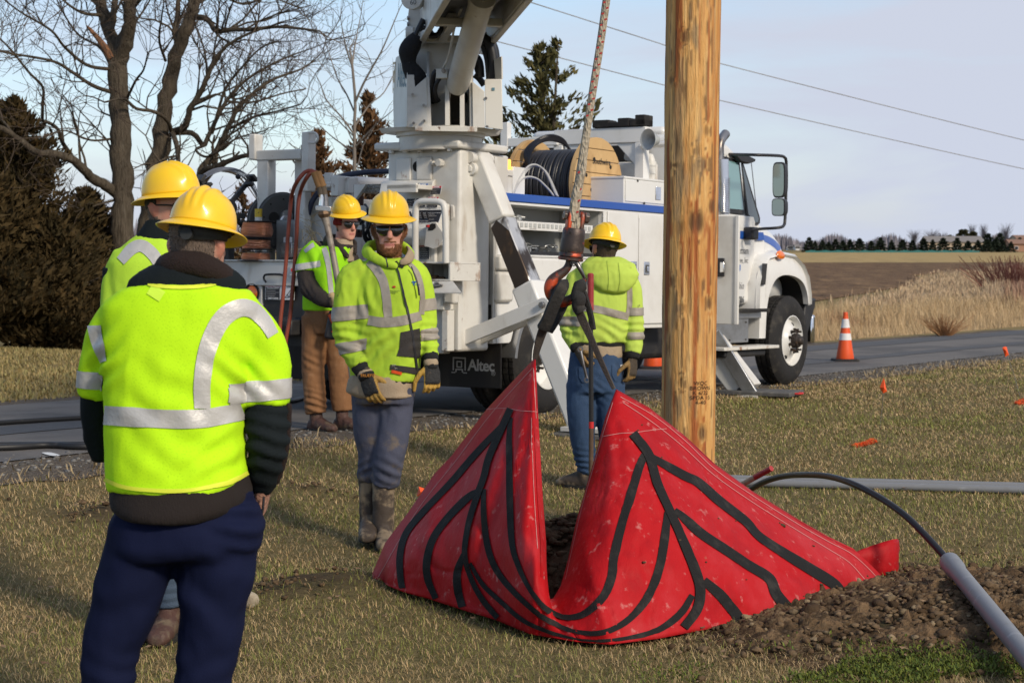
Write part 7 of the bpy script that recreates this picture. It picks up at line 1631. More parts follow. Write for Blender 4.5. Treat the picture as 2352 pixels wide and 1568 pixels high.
def face_frame(c,fwd,tilt=0.0,roll=0.0):
 f=Vector(fwd).normalized();r=f.cross(Vector((0,0,1))).normalized();M=frame(c,-r*-1,f)
 return M@Matrix.Rotation(tilt,4,'X')@Matrix.Rotation(roll,4,'Y')
def hard_hat(parent,c,fwd,tilt=0.0,roll=0.0,s=1.0,wx=.104,wy=.124,h=.128,brim=.047,harness=True):
 M=face_frame(c,fwd,tilt,roll);mb=MB();rows=[];n=96
 zs=[1-(1-k/22)**1.6 for k in range(23)]
 for k,zf in enumerate([0]+zs[:-1]+[.9995]):
  row=[]
  rad=(1-zf**2.5)**(1/2.1)
  for j in range(n):
   a=2*math.pi*j/n;ca,sa=math.cos(a),math.sin(a);x,y,z=ca*wx*rad,sa*wy*rad*(1.0 if sa<0 else 1.02),h*zf
   rg=0
   for xc,hh in((0,.0095),(-.034,.0065),(.034,.0065)):
    rg+=hh*math.exp(-((x-xc*(1-.22*abs(y)/wy))/.0085)**2)
   rg*=sstep(.40,.66,zf+.22*abs(sa)*(zf>.3))*(1-.55*sstep(.75,1.0,abs(y)/wy))
   nn=Vector((x/wx**2,y/wy**2,z/h**2+1e-5)).normalized();row.append(Vector((x,y,z))+nn*rg)
  rows.append(row)
 br=[]
 for f,dz in((1.0,-.022),(.9,-.019),(.6,-.0105),(.25,-.003),(.06,.001)):
  br.append([Vector((math.cos(2*math.pi*j/n)*(wx+.001+brim*f*(.86+.22*abs(math.sin(2*math.pi*j/n))**2)),math.sin(2*math.pi*j/n)*(wy+.001+brim*f*(.86+.22*abs(math.sin(2*math.pi*j/n))**2)),dz+.006*f*math.cos(4*math.pi*j/n)))for j in range(n)])
 mb.grid([[v*s for v in r]for r in br+rows],closed=True)
 me=mb.mesh('hard_hat');me.transform(M);me.materials.append(M_hat);o=link('hard_hat',me,parent,180);md=o.modifiers.new('solid','SOLIDIFY');md.thickness=.0032*s;md.offset=1
 lo=MB();lo.lathe([(1.0,-.010),(1.0,.022)],M@Matrix.Diagonal((wx*.90*s,wy*.90*s,1,1)),40);lo.build('hat_liner',M_strapb,o,60,solid=.003)
 if harness:
  hb=MB();hb.tube([M@(Vector((math.cos(q)*wx*.88,math.sin(q)*wy*.88-.006,-.020-.022*max(0,-math.sin(q))**2))*s)for q in np.linspace(-math.pi,0,22)],.008,8,flat=((0,0,1),(2.2,.5)));hb.lathe([(0,-.008),(.018,-.008),(.018,.008),(0,.008)],M@Matrix.Translation((0,-wy*.93,-.043))@Matrix.Rotation(math.pi/2,4,'X'),14);hb.build('ratchet_band',M_strapb,o,50)
 return o
def head_shell(mb,M,s=1.0,wide=1.0):
 X,Y_=Vector((1,0,0)),Vector((0,1,0));rings=[]
 for z,w,d,yc in((-.121,.018,.02,.066),(-.113,.034,.036,.058),(-.095,.050,.058,.038),(-.07,.060,.078,.020),(-.035,.067,.090,.008),(0,.071,.096,.002),(.04,.075,.101,-.003),(.08,.070,.094,-.008),(.105,.050,.068,-.010),(.12,.02,.028,-.01)):
  rings.append((Vector((0,yc,z))*s,w*s*wide,d*s,X,Y_,.92))
 mb.loft(rings,32,M=M)
 mb.tube([Vector(p)*s for p in((0,.088,.022),(0,.102,.004),(0,.113,-.018),(0,.116,-.028),(0,.100,-.036))],[.009*s,.011*s,.0145*s,.0165*s,.010*s],10,M=M)
 for q in(-1,1):
  mb.tube([Vector(p)*s for p in((q*.010,.098,-.030),(q*.017,.094,-.031))],[.010*s,.007*s],8,M=M)
  mb.loft([(Vector((q*.070,-.008,-.036))*s,.007*s,.010*s,X,Y_,1),(Vector((q*.080,-.014,-.014))*s,.009*s,.018*s,X,Y_,1),(Vector((q*.085,-.019,.012))*s,.009*s,.022*s,X,Y_,1),(Vector((q*.081,-.014,.034))*s,.006*s,.012*s,X,Y_,1)],12,M=M)
  mb.tube([Vector(p)*s for p in((q*.010,.091,.030),(q*.034,.086,.034),(q*.056,.068,.028))],[.010*s,.011*s,.008*s],8,M=M)
  mb.tube([Vector(p)*s for p in((q*.030,.080,-.012),(q*.050,.062,-.012))],[.017*s,.016*s],8,M=M)
 mb.tube([Vector(p)*s for p in((-.026,.080,-.066),(-.012,.0945,-.063),(0,.0965,-.0645),(.012,.0945,-.063),(.026,.080,-.066))],[.004*s,.0058*s,.0055*s,.0058*s,.004*s],8,M=M)
 mb.tube([Vector(p)*s for p in((-.022,.080,-.074),(0,.095,-.0755),(.022,.080,-.074))],[.005*s,.0075*s,.005*s],8,M=M)
 mb.tube([Vector(p)*s for p in((-.012,.080,-.104),(.012,.080,-.104))],[.017*s,.017*s],8,M=M)
def person_body(parent,M,s,inner,skin,red=.5,voxel=.0065):
 """head, neck and the figure under the clothes, one continuous skin"""
 mb=MB();head_shell(mb,M,s);X,Y_=Vector((1,0,0)),Vector((0,1,0))
 for f in inner:f(mb)
 me=remesh(mb,voxel,2,.4);Mi=M.inverted();n=len(me.vertices);C=np.ones((n,4),np.float32);b=np.array(skin)
 for v in me.vertices:
  q=(Mi@v.co)/s;c=b.copy()
  nr=math.exp(-((q.x/.02)**2+((q.y-.112)/.02)**2+((q.z+.02)/.022)**2));ck=math.exp(-(((abs(q.x)-.045)/.024)**2+((q.z+.022)/.024)**2))*(q.y>.02)
  ea=1.0 if abs(q.x)>.073 and abs(q.z)<.05 else 0;c=lerp(c,np.array([.52,.15,.105]),min(1,red*(nr*.9+ck*.7+ea*.8)))
  if q.y>.05 and abs(q.x)<.027:lp=math.exp(-((q.z+.0695)/.0085)**4);c=lerp(c,np.array([.44,.14,.125]),lp*.85);c=lerp(c,np.array([.10,.03,.025]),math.exp(-((q.z+.0695)/.0019)**2)*.9*(abs(q.x)<.023))
  c=lerp(c,b*.62,.5*math.exp(-((q.z-.005)/.014)**2)*(q.y>.05)*(abs(q.x)>.012));C[v.index,:3]=c
 a=me.color_attributes.new('col','FLOAT_COLOR','POINT');a.data.foreach_set('color',C.ravel());me.materials.clear();me.materials.append(M_skin);me.name='body'
 return link('body',me,parent,180)
def skin_patch(body,M,s,fn,off,name,m,strands=0,slen=.012,cols=None,down=1.0):
 """hair or beard: the region of the skin where fn > 0 in head coordinates, lifted, with short strands"""
 Mi=M.inverted();bm=bmesh.new();bm.from_mesh(body.data);dl=[f for f in bm.faces if fn((Mi@f.calc_center_median())/s)<=0]
 bmesh.ops.delete(bm,geom=dl,context='FACES')
 if not bm.faces:bm.free();return
 bm.normal_update();sam=[(f.calc_center_median(),f.normal.copy())for f in bm.faces]
 for v,c in[(v,v.co+v.normal*(off*(0.15 if v.is_boundary else 1)*(1+.5*noise.noise(v.co*60))))for v in bm.verts]:v.co=c
 me=bpy.data.meshes.new(name);bm.to_mesh(me);bm.free();me.materials.clear();me.materials.append(m);o=link(name,me,body.parent,180)
 if strands:
  V,F=[],[];r_=random.Random(5)
  for k in range(strands):
   c,q=r_.choice(sam);d=(q+Vector((r_.gauss(0,.5),r_.gauss(0,.5),r_.gauss(-down,.5)))).normalized();t=d.cross(q if abs(d.dot(q))<.99 else Vector((1,0,0))).normalized()*.0012;b_=c+q*off*.6;L=slen*r_.uniform(.6,1.4);i=len(V)
   V+=[b_-t,b_+t,b_+d*L];F.append((i,i+1,i+2))
  st_o=flatmesh('strands',[v[:]for v in V],F,m,o);st_o['kind']='stuff'
 return o
def sunglasses(parent,M,s=1.0,arms=True):
 o=None;mb=MB()
 for q in(-1,1):
  rows=[]
  for k in range(12):
   f=k/11;x=lerp(.004,.068,f);yb=.104-5.2*x*x-.10*max(0,x-.05);zt=.026-.004*f*f;zb=-.004-.021*math.sin(math.pi*min(1,.12+f*.92))**.8
   rows.append([M@(Vector((q*x,yb+.006*math.sin(math.pi*i/4),lerp(zb,zt,i/4)))*s)for i in range(5)])
  mb.grid(rows)
 o=mb.build('sunglasses',M_lens,parent,60,solid=.002,fix=False)
 if arms:
  a=MB()
  for q in(-1,1):a.tube([M@(Vector(p)*s)for p in((q*.066,.082,.018),(q*.076,.055,.020),(q*.081,.0,.018),(q*.080,-.02,.008))],.0030*s,6)
  a.tube([M@(Vector((x,.105-5.2*x*x,.026))*s)for x in np.linspace(-.068,.068,15)],.0022*s,6);a.build('spectacle_frame',M_strapb,o,60)
 return o
def hand(parent,w,d,pn,side,curl,name='glove',s=1.0,cols=((.42,.25,.06),(.02,.02,.02)),thumb=.6):
 """w: wrist, d: along the fingers, pn: out of the palm, side: direction of the thumb; a palm, four unequal bent fingers, a thumb."""
 d,pn=Vector(d).normalized(),Vector(pn).normalized();x=d.cross(pn).normalized()*(1 if d.cross(pn).dot(Vector(side))>0 else-1);pn=pn-d*d.dot(pn);pn.normalize();w=Vector(w);mb=MB();at_=lambda a,b,c:w+d*(a*s)+x*(b*s)+pn*(c*s)
 mb.loft([(at_(-.035,0,0),.030*s,.026*s,x,pn,.9),(at_(0,0,0),.034*s,.024*s,x,pn,.9),(at_(.04,0,0),.043*s,.020*s,x,pn,.8),(at_(.085,0,.002),.043*s,.017*s,x,pn,.8),(at_(.098,0,.003),.038*s,.012*s,x,pn,.9)],18)
 for k,(b,L)in enumerate(((.031,.070),(.0105,.080),(-.0105,.074),(-.031,.058))):
  p=at_(.082,b,.002);a=curl*(.55+.12*k);pts=[p-d*.02*s,p];ang=0
  for seg,f in((.45,.5),(.32,1.15),(.26,.9)):
   ang+=a*f;p=p+(d*math.cos(ang)+pn*math.sin(ang))*(L*seg*s)+x*(.0015*(1.5-k));pts.append(p)
  mb.tube(pts,[.0115*s,.0115*s,.0105*s,.0098*s,.0078*s],10)
 t0=at_(.022,.030,.006);mb.tube([t0,t0+(d*.55+x*.75+pn*.25)*.035*s,t0+(d*.85+x*.75+pn*thumb)*.062*s,t0+(d*1.15+x*.55+pn*thumb*1.3)*.085*s],[.017*s,.0145*s,.0125*s,.009*s],10)
 me=remesh(mb,.0042*s,2,.4);n=len(me.vertices);C=np.ones((n,4),np.float32)
 for v in me.vertices:
  q=v.co-w;back=q.dot(pn)<-.002*s;far=q.dot(d);yel=(not back)or far>.150*s or q.dot(x)>.038*s or(far>.10*s and int((q.dot(x)+.1)/(.021*s))%2==0 and far<.13*s);C[v.index,:3]=cols[0]if yel else cols[1]
 a=me.color_attributes.new('col','FLOAT_COLOR','POINT');a.data.foreach_set('color',C.ravel());me.materials.clear();me.materials.append(M_glove);me.name=name
 return link(name,me,parent,180)
def boot(parent,ankle,toe_dir,m,top=.12,L=.28,name='boot',r=.055,z0=0.0,sole=True):
 f=Vector(toe_dir);f.z=0;f.normalize();sx=f.cross(Vector((0,0,1)));a=Vector(ankle);g=Vector((a.x,a.y,z0));mb=MB();Z=Vector((0,0,1))
 mb.loft([(g+Z*.012-f*.075,.036,.012,sx,Z,.8),(g+Z*.04-f*.07,.04,.05,sx,Z,.9),(g+Z*.055-f*.02,.045,.07,sx,Z,.9),(g+Z*.055+f*.05,.048,.062,sx,Z,.9),(g+Z*.045+f*.12,.052,.045,sx,Z,.85),(g+Z*.036+f*(L-.11),.050,.034,sx,Z,.85),(g+Z*.03+f*(L-.075),.032,.022,sx,Z,.9)],20)
 mb.tube([g+Z*.05,a+Z*top*.5,a+Z*top],[r*.92,r*.95,r],16)
 me=remesh(mb,.009,3);displace(me,lambda c,q:.004*noise.noise(c*22));me.materials.append(m);me.name=name;o=link(name,me,parent,180)
 if sole:
  sl=MB();sl.loft([(g+Z*.0-f*.0,1,1,sx*.054,f*(L*.5),.75),(g+Z*.022,1,1,sx*.053,f*(L*.5-.004),.75)],28,M=Matrix.Translation(f*(L*.5-.10)));sl.build('sole',M_rub,o,40)
 return o
class Fig:
 """one person; every joint is a measured pixel at the figure's own distance"""
 def __init__(s,label,Y,ground_px,group=None):
  s.Y=Y;g=Gz(*ground_px)if ground_px[1]<1568 else Vector((W(ground_px[0],1500,Y).x,Y,zg(W(ground_px[0],1500,Y).x,Y)))
  s.g=Vector((g.x,Y,zg(g.x,Y)));s.o=empty('person',s.g);s.k=Y/FOC;tag(s.o,label,'person','workers in hard hats')
 def p(s,px,py,dy=0.0):return W(px,py,s.Y+dy)-s.g
 def loft(s,mb,rings,yaw=0.0,pw=.9,n=36,scale=1.0):
  X=Vector((math.cos(yaw),math.sin(yaw),0));Yx=Vector((-math.sin(yaw),math.cos(yaw),0));out=[]
  for r in rings:cx,py,hw,d=r[:4];out.append((s.p(cx,py,r[4]if len(r)>4 else 0),hw*s.k*scale,d*scale,X,Yx,pw))
  mb.loft(out,n);return mb
 def limb(s,mb,pts,rs,n=16,sub=12,scale=1.0):
  P=interp_pts([s.p(*q)for q in pts],sub);mb.tube(P,[r*s.k*scale for r in interp_r(rs,sub)],n);return mb
 def rib(s,o,pts,w,name,m,off=.004,n=40,parent=None,mid=4):return ribbon_on(bvh_of(o),band_px(pts,w,n),off,name,m,parent or s.o,Matrix.Translation(s.g),mid)
 def label(s,o,body,px,py,size,m,name='print',**k):
  h=bvh_of(o).ray_cast(EYEP-s.g,ray(px,py).normalized())
  if h[0]is None:return
  nn=h[1]if h[1].dot(ray(px,py))<0 else-h[1];x=Vector((0,0,1)).cross(nn).normalized();text(name,body,size,m,frame(h[0]+nn*.006,x,nn.cross(x)),s.o,**k)
  # -- the near man, seen from behind
A=Fig('person in a neon yellow mesh vest and navy trousers standing nearest, seen from behind',5.3,(360,1843))
hA=face_frame(A.p(455,569,.02),(.25,.96,-.05));legsA=[[(338,1215,0),(312,1300,-.01),(291,1379,-.01),(257,1479,0),(250,1568,.0),(246,1700,.02),(243,1830,.02)],[(505,1215,0),(497,1300,-.01),(488,1379,-.01),(480,1479,0),(468,1568,.0),(466,1700,.02),(464,1830,.02)]]
armA=([(575,722,.01),(612,800,.03),(610,925,.03),(613,1020,.01),(606,1090,.06),(600,1130,.10)],[(262,722,.02),(226,800,.05),(222,905,.09),(219,980,.12),(236,1052,.16)])
torA=[(428,652,108,.112),(424,668,150,.122),(420,705,182,.13),(408,800,174,.145),(402,900,160,.155),(401,1000,158,.16),(404,1060,160,.172),(407,1100,162,.176),(407,1124,160,.178)]
bodyA=person_body(A.o,hA,.98,[lambda mb:mb.tube([hA@Vector((0,-.02,-.05)),hA@Vector((0,-.035,-.13)),A.p(440,680,0)],[.060,.064,.085],16),lambda mb:A.loft(mb,torA[1:]+[(420,1240,150,.14)],0,.9,24,.78),lambda mb:[A.limb(mb,l,[80,62,58,50,44,40,36])for l in legsA],lambda mb:[A.limb(mb,l[1:],[28,30,28,20,16])for l in armA]],(.52,.29,.21),.6,.011)
hard_hat(A.o,A.p(465,524,.02),(.16,.98,-.05),tilt=R(-9),roll=R(6),s=.885)
skin_patch(bodyA,hA,.98,lambda q:1 if q.y<.0 and-.058<q.z<.11 and abs(q.x)<.070 else 0,.004,'hair',M_hair_g,1800,.012,down=1.5)
mb=MB();A.loft(mb,[(440,606,82,.085),(436,622,108,.094),(432,642,132,.10),(425,690,140,.10),(415,800,140,.11),(405,1000,130,.12)],0);A.limb(mb,[(560,740,.03)]+armA[0][1:5]+[(602,1118,.09)],[26,44,53,50,42,30]);A.limb(mb,[(275,740,.03)]+armA[1][1:],[26,34,37,35,27])
eb=A.p(612,1010,.02);jkA=garment('jacket',mb,M_jktA,A.o,.011,4,.007,11,2,[(eb,.13,.010,.045,Vector((.3,0,1)))])
mb=MB();P=[A.p(x,y,d)for x,y,d in((372,636,.10),(374,622,.02),(392,610,-.05),(432,608,-.078),(482,620,-.07),(522,645,-.03),(550,668,.05))];mb.tube(interp_pts(P,40),[.024,.030,.032,.032,.031,.029,.022],14);mb.tube(interp_pts([p+Vector((0,.012,.02))for p in P],40),[.018,.022,.023,.023,.022,.021,.016],14);garment('collar',mb,M_fleece,A.o,.010,4,.003,20,3)
mb=MB();A.loft(mb,[(410,1060,150,.14),(414,1095,156,.16),(417,1132,164,.178),(410,1163,152,.180,-.014),(398,1184,118,.165,-.034),(396,1190,90,.14,-.045)],0);garment('jacket_hem',mb,M_rib,A.o,.012,4,.004,10,4)
mb=MB();A.limb(mb,[(603,1092,.07),(602,1126,.10)],[31,27]);A.limb(mb,[(662,925,.02),(657,1000,.03),(648,1060,.05),(634,1108,.08)],[10,12,12,9]);garment('cuff',mb,M_fleece,A.o,.009,3,.002)
mb=MB();A.loft(mb,torA,0);A.limb(mb,[(535,715,.0),(582,755,.01),(604,825,.03),(603,880,.03),(602,926,.03)],[50,54,59,62,64]);A.limb(mb,[(296,715,.0),(254,755,.02),(229,825,.05),(220,880,.07),(217,906,.08)],[50,46,43,40,39])
vA=garment('safety_vest',mb,M_vest,A.o,.010,4,.010,4.2,1,[(A.p(548,870,-.05),.12,.009,.06,Vector((.7,0,.7))),(A.p(255,820,-.05),.10,.010,.05,Vector((.7,0,-.7))),(A.p(400,960,-.15),.2,.005,.09,Vector((.5,0,.8))),(A.p(520,1060,-.12),.14,.006,.06,Vector((-.5,0,.8)))],st=(1,1,.5))
lw=A.p(405,955,-.1).z;hwp=21*A.k
def notarm(cx0,cx1):
 x0,x1=A.p(cx0,950,-.1).x,A.p(cx1,950,-.1).x;return lambda c:x0<c.x<x1
def bandA(o,pts,w,**k):return A.rib(o,pts,w,'reflective_band',M_refl,.004,**k)
bandA(vA,[(236,953),(300,957),(400,962),(470,960),(535,948),(556,942)],[44,44,43,42,42,42],n=60)
bandA(vA,[(626,770),(606,738),(578,712),(548,708),(514,728),(489,768),(472,820),(464,880),(464,938)],[26,32,38,42,42,40,38,37,37],n=70)
bandA(vA,[(252,668),(228,690),(218,730),(222,770),(230,800),(240,832)],[22,30,32,30,26,14],n=50)
q0,q1=A.p(606,893,.03),A.p(606,935,.03);cutband(vA,slab(q0,q0+Vector((-.06,0,.97)),46*A.k),.004,'reflective_band',M_refl,A.o,lambda c:c.x>A.p(540,890).x-.004 and abs(c.z-q0.z)<.15 and not(c.x<A.p(552,890).x and c.y>.03+q0.y))
q0=A.p(214,870,.07);cutband(vA,slab(q0,q0+Vector((.05,0,.97)),40*A.k),.004,'reflective_band',M_refl,A.o,lambda c:c.x<A.p(246,890).x and abs(c.z-q0.z)<.12)
A.rib(vA,[(310,645),(360,658),(425,661),(480,657),(520,645)],8,'binding',M_pipe,.004);A.rib(vA,[(244,1100),(290,1118),(370,1126),(450,1123),(520,1108),(566,1085)],9,'binding',M_pipe,.006)
A.rib(vA,[(366,662),(352,684)],34,'patch',mat('vest_patch',(.62,.90,.06),.7),.003)
mb=MB();A.loft(mb,[(428,1110,140,.11),(432,1160,160,.14),(430,1200,178,.165),(424,1250,176,.168),(420,1275,160,.14)],0);A.limb(mb,legsA[0],[86,84,73,64,56,52,50],18,16);A.limb(mb,legsA[1],[90,86,76,66,60,54,50],18,16)
garment('trousers',mb,M_navy,A.o,.012,5,.008,6,7,[(A.p(520,1350,-.12),.22,.008,.15,Vector((.65,0,.75))),(A.p(290,1350,-.12),.2,.007,.14,Vector((-.45,0,.85))),(A.p(575,1190,-.1),.12,.010,.05,Vector((.3,0,1))),(A.p(262,1560,0),.12,.007,.075,Vector((.5,0,1))),(A.p(470,1560,0),.12,.006,.08,Vector((-.5,0,1)))],st=(1.1,1,.6))
mb=MB();A.limb(mb,[(606,1140,.045),(604,1165,.045),(599,1195,.05)],[3,3,2],8);mb.build('zip_pull',M_signblk,A.o,60)
hand(A.o,A.p(603,1128,.09),A.p(600,1160,.12)-A.p(603,1128,.09),(-1,.3,0),(0,1,0),.5,'hand',.95,((.42,.22,.155),(.42,.22,.155)))
for l,dx in((legsA[0],-.02),(legsA[1],.03)):boot(A.o,(A.p(*l[-1]).x,A.p(*l[-1]).y,.07),(dx*4,1,0),M_boot2,.06,.29)
# -- the man behind him, in profile
B_=Fig('person in a hard hat and sunglasses mostly hidden behind the nearest man, facing right',7.5,(362,1470))
hB=face_frame(B_.p(388,482,0),(.86,-.52,-.04));torB=[(378,530,46,.075),(372,560,84,.10),(364,600,116,.125),(360,700,110,.14),(360,850,106,.14),(362,965,102,.14)];legB=[[(328,985,0),(334,1200,0),(340,1410,.0)],[(396,985,0),(394,1200,0),(391,1395,0)]];armB=[[(270,615,0),(262,730,.0),(275,850,-.1)],[(456,615,0),(462,730,.05),(450,850,0)]]
bodyB=person_body(B_.o,hB,1.0,[lambda mb:mb.tube([hB@Vector((0,-.02,-.05)),hB@Vector((0,-.035,-.13)),B_.p(375,580,0)],[.058,.062,.08],16),lambda mb:B_.loft(mb,torB[1:],0,.9,24,.85),lambda mb:[B_.limb(mb,l,[44,34,26])for l in legB],lambda mb:[B_.limb(mb,l,[30,26,22])for l in armB]],(.58,.31,.225),.7,.012)
hard_hat(B_.o,B_.p(393,448,0),(.86,-.52,0),tilt=R(5),roll=R(2));sunglasses(B_.o,hB)
skin_patch(bodyB,hB,1.0,lambda q:1 if q.y<.01 and-.06<q.z<.11 and abs(q.x)<.0745 else 0,.004,'hair',M_hair_g,500,.01)
mb=MB();B_.loft(mb,[(384,505,47,.07),(380,530,58,.085),(374,560,76,.09)],0);garment('collar',mb,M_jktA,B_.o,.010,3,.004,14,2)
mb=MB();B_.loft(mb,torB,0);B_.limb(mb,[(300,590,0),(275,640,0),(268,720,-.03)],[42,40,38]);B_.limb(mb,[(430,590,0),(456,640,0),(460,720,0)],[42,40,38]);vB=garment('safety_vest',mb,M_vest2,B_.o,.012,4,.006,7,5)
mb=MB();[B_.limb(mb,l,[34,32,26])for l in armB];garment('jacket_sleeves',mb,M_jktA,B_.o,.012,3,.005)
q0=B_.p(360,850);cutband(vB,slab(q0,q0+Vector((0,0,1)),30*B_.k),.004,'reflective_band',M_refl,B_.o);B_.rib(vB,[(278,600),(305,572),(328,566),(352,585),(368,610)],[22,26,28,28,26],'reflective_band',M_refl,.004)
mb=MB();B_.loft(mb,[(362,940,98,.13),(362,1000,98,.135),(362,1040,90,.12)],0);[B_.limb(mb,l,[50,44,36])for l in legB];garment('jeans',mb,M_jeanB,B_.o,.012,4,.006,9,6,[(B_.p(391,1370,0),.12,.008,.035,Vector((0,0,1)))])
boot(B_.o,(B_.p(340,1420).x,0,.08),(-.25,-1,0),M_boot2,.10,.30);boot(B_.o,(B_.p(388,1420).x,0,.08),(-.05,-1,0),M_boot2,.10,.30)
# -- the bearded man facing the camera
C_=Fig('bearded person in a dirty neon hoodie, black glove and rubber boots facing the camera',9.9,(880,1238))
hC=face_frame(C_.p(894,530,.0),(.10,-1,-.03));YC=R(-20)
torC=[(893,592,40,.085,.02),(888,608,66,.10,.01),(884,632,90,.118),(882,672,97,.135),(884,740,92,.145),(886,800,86,.148),(884,850,80,.146),(882,874,76,.142)];armC=([(812,640,0),(803,700,-.01),(801,770,-.02),(830,842,-.09)],[(958,632,.02),(974,700,.02),(983,770,-.01),(989,818,-.06)]);legC=([(848,905,.02),(848,980,.01),(853,1050,.03),(848,1100,.06)],[(908,905,0),(903,985,-.03),(893,1060,-.04),(884,1112,-.02)])
bodyC=person_body(C_.o,hC,1.05,[lambda mb:mb.tube([hC@Vector((0,-.02,-.05)),hC@Vector((0,-.03,-.13)),C_.p(892,640,.02)],[.066,.066,.085],16),lambda mb:C_.loft(mb,torC[2:],YC,.9,24,.85),lambda mb:[C_.limb(mb,l,[32,28,24,20])for l in legC],lambda mb:[C_.limb(mb,l,[26,24,20,14])for l in armC]],(.62,.335,.245),.6,.0075)
hard_hat(C_.o,C_.p(893,497,0),(.10,-1,0),tilt=R(-5),roll=R(-1),s=1.03);sunglasses(C_.o,hC,1.05)
skin_patch(bodyC,hC,1.05,lambda q:1 if(q.y>-.02 and-.135<q.z<-.050+.05*max(0,(abs(q.x)-.05)/.02)and not(abs(q.x)<.025 and-.083<q.z<-.058 and q.y>.07)and(q.z<-.064 or abs(q.x)>.052 or(abs(q.x)<.03 and q.z>-.058)))else 0,.0035,'beard',M_beard,4200,.010,down=1.0)
skin_patch(bodyC,hC,1.05,lambda q:1 if q.y<.03 and-.07<q.z<.11 and abs(q.x)<.0745 and q.y>-.2 else 0,.005,'hair',M_beard,600,.01)
mb=MB();C_.loft(mb,torC,YC);C_.limb(mb,[(840,622,0)]+list(armC[0]),[32,37,37,33,25],18,18);C_.limb(mb,[(935,620,.01)]+list(armC[1]),[30,29,26,24,19],18,18);P=[C_.p(x,y,d)for x,y,d in((912,612,-.115),(882,603,-.10),(851,585,-.05),(842,572,.05),(868,562,.12),(918,566,.12),(943,584,.04),(936,606,-.08))]
hoodC=garment('hoodie',mb,M_hoodC,C_.o,.0095,4,.010,9,3,[(C_.p(808,780,-.05),.11,.012,.050,Vector((.15,0,1))),(C_.p(985,780,-.04),.10,.010,.045,Vector((0,0,1))),(C_.p(862,800,-.12),.14,.010,.075,Vector((-.6,0,.75))),(C_.p(845,690,-.1),.10,.008,.07,Vector((.9,0,.3)))])
mb=MB();mb.tube(interp_pts(P,48),[.012,.021,.026,.029,.030,.028,.023,.012],14,flat=((0,0,1),(1.35,.85)));garment('hood',mb,M_hoodC,C_.o,.009,4,.007,12,8)
mb=MB();mb.tube(interp_pts([C_.p(x,y,d)for x,y,d in((918,604,-.11),(934,598,-.10),(944,584,-.02),(938,570,.06))],20),[.012,.022,.024,.016],10,flat=((0,0,1),(1.4,.6)));garment('shirt_collar',mb,M_tan,C_.o,.008,2,.002)
def bc(pts,w,o=None,**k):return C_.rib(o or hoodC,pts,w,'reflective_band',M_reflC,.004,**k)
bc([(824,592),(845,598),(862,615),(880,645),(888,685),(892,728)],[20,22,21,20,20,20],n=60);bc([(938,604),(956,625),(966,655),(970,690),(968,722)],[9,11,11,11,11]);bc([(846,735),(880,740),(920,737),(966,725)],[22,23,23,20],n=50)
q0=C_.p(802,718,-.01);cutband(hoodC,slab(q0,q0+Vector((-.10,0,1)),32*C_.k),.004,'reflective_band',M_reflC,C_.o,lambda c:c.x<C_.p(850,718).x and abs(c.z-q0.z)<.1)
q0=C_.p(812,797,-.05);cutband(hoodC,slab(q0,q0+Vector((-.18,.1,1)),26*C_.k),.004,'reflective_band',M_reflC,C_.o,lambda c:c.x<C_.p(846,797).x and abs(c.z-q0.z)<.1)
for py,w_ in((700,27),(767,25)):q0=C_.p(978+(py-700)*.1,py,0);cutband(hoodC,slab(q0,q0+Vector((-.12,0,1)),w_*C_.k),.004,'reflective_band',M_reflC,C_.o,lambda c:c.x>C_.p(964+(py-700)*.05,py).x and abs(c.z-q0.z)<.1)
bh=bvh_of(hoodC)
ribbon_on(bh,[((920,763),(962,754)),((919,780),(964,776)),((917,800),(966,800)),((910,820),(967,826)),((897,834),(966,842)),((895,848),(958,860))],.006,'pocket',M_pock,C_.o,Matrix.Translation(C_.g),8)
C_.rib(hoodC,[(909,608),(919,640),(930,690),(942,745),(950,800),(956,850)],4.2,'zip',M_signblk,.008);C_.rib(hoodC,[(907,603),(912,618)],11,'placket',M_black,.009);C_.rib(hoodC,[(926,606),(921,616)],10,'placket',M_black,.009)
mb=MB();C_.limb(mb,[(886,592,-.16),(889,604,-.165),(890,614,-.16)],[1.6,1.6,2.2],6);C_.limb(mb,[(945,612,-.13),(958,650,-.15),(963,678,-.14)],[1.6,1.6,2.2],6);mb.build('drawstring',M_signblk,C_.o,60)
C_.rib(hoodC,[(899,852),(922,857)],7,'orange_tag',M_cone,.009);C_.label(hoodC,'CAT 2',910,854.5,.011,M_signwh);C_.label(hoodC,'JOB',905,838,.014,M_greytxt);C_.label(hoodC,'SIGHT',908,845,.014,M_greytxt)
C_.label(hoodC,'Your Touchstone Energy',905,668,.0068,M_ink);C_.label(hoodC,'Cooperative',905,672,.0068,M_ink);C_.rib(hoodC,[(902,659),(909,659)],4,'emblem',M_red,.006)
C_.rib(hoodC,[(945,648),(954,648)],3.5,'emblem',M_bluetxt,.006);C_.rib(hoodC,[(949.5,649),(949.5,655)],3.2,'emblem',M_bluetxt,.0062);C_.label(hoodC,'ELECTRIC',958,654,.007,M_bluetxt)
mb=MB();C_.loft(mb,[(882,864,75,.142),(880,878,76,.143),(878,882,72,.136)],YC);C_.limb(mb,[(826,836,-.085),(838,856,-.11)],[24,21]);C_.limb(mb,[(988,812,-.055),(990,830,-.07)],[19,17]);garment('ribbed_cuffs',mb,M_black,C_.o,.009,3,.003)
mb=MB();C_.loft(mb,[(880,860,74,.14),(876,880,79,.15),(874,900,79,.15),(888,912,66,.14,-.02)],YC);C_.limb(mb,[(838,852,-.11),(842,864,-.12)],[21,20]);C_.limb(mb,[(990,826,-.07),(991,842,-.08)],[17,16]);garment('work_shirt',mb,M_tan,C_.o,.010,3,.007,10,2)
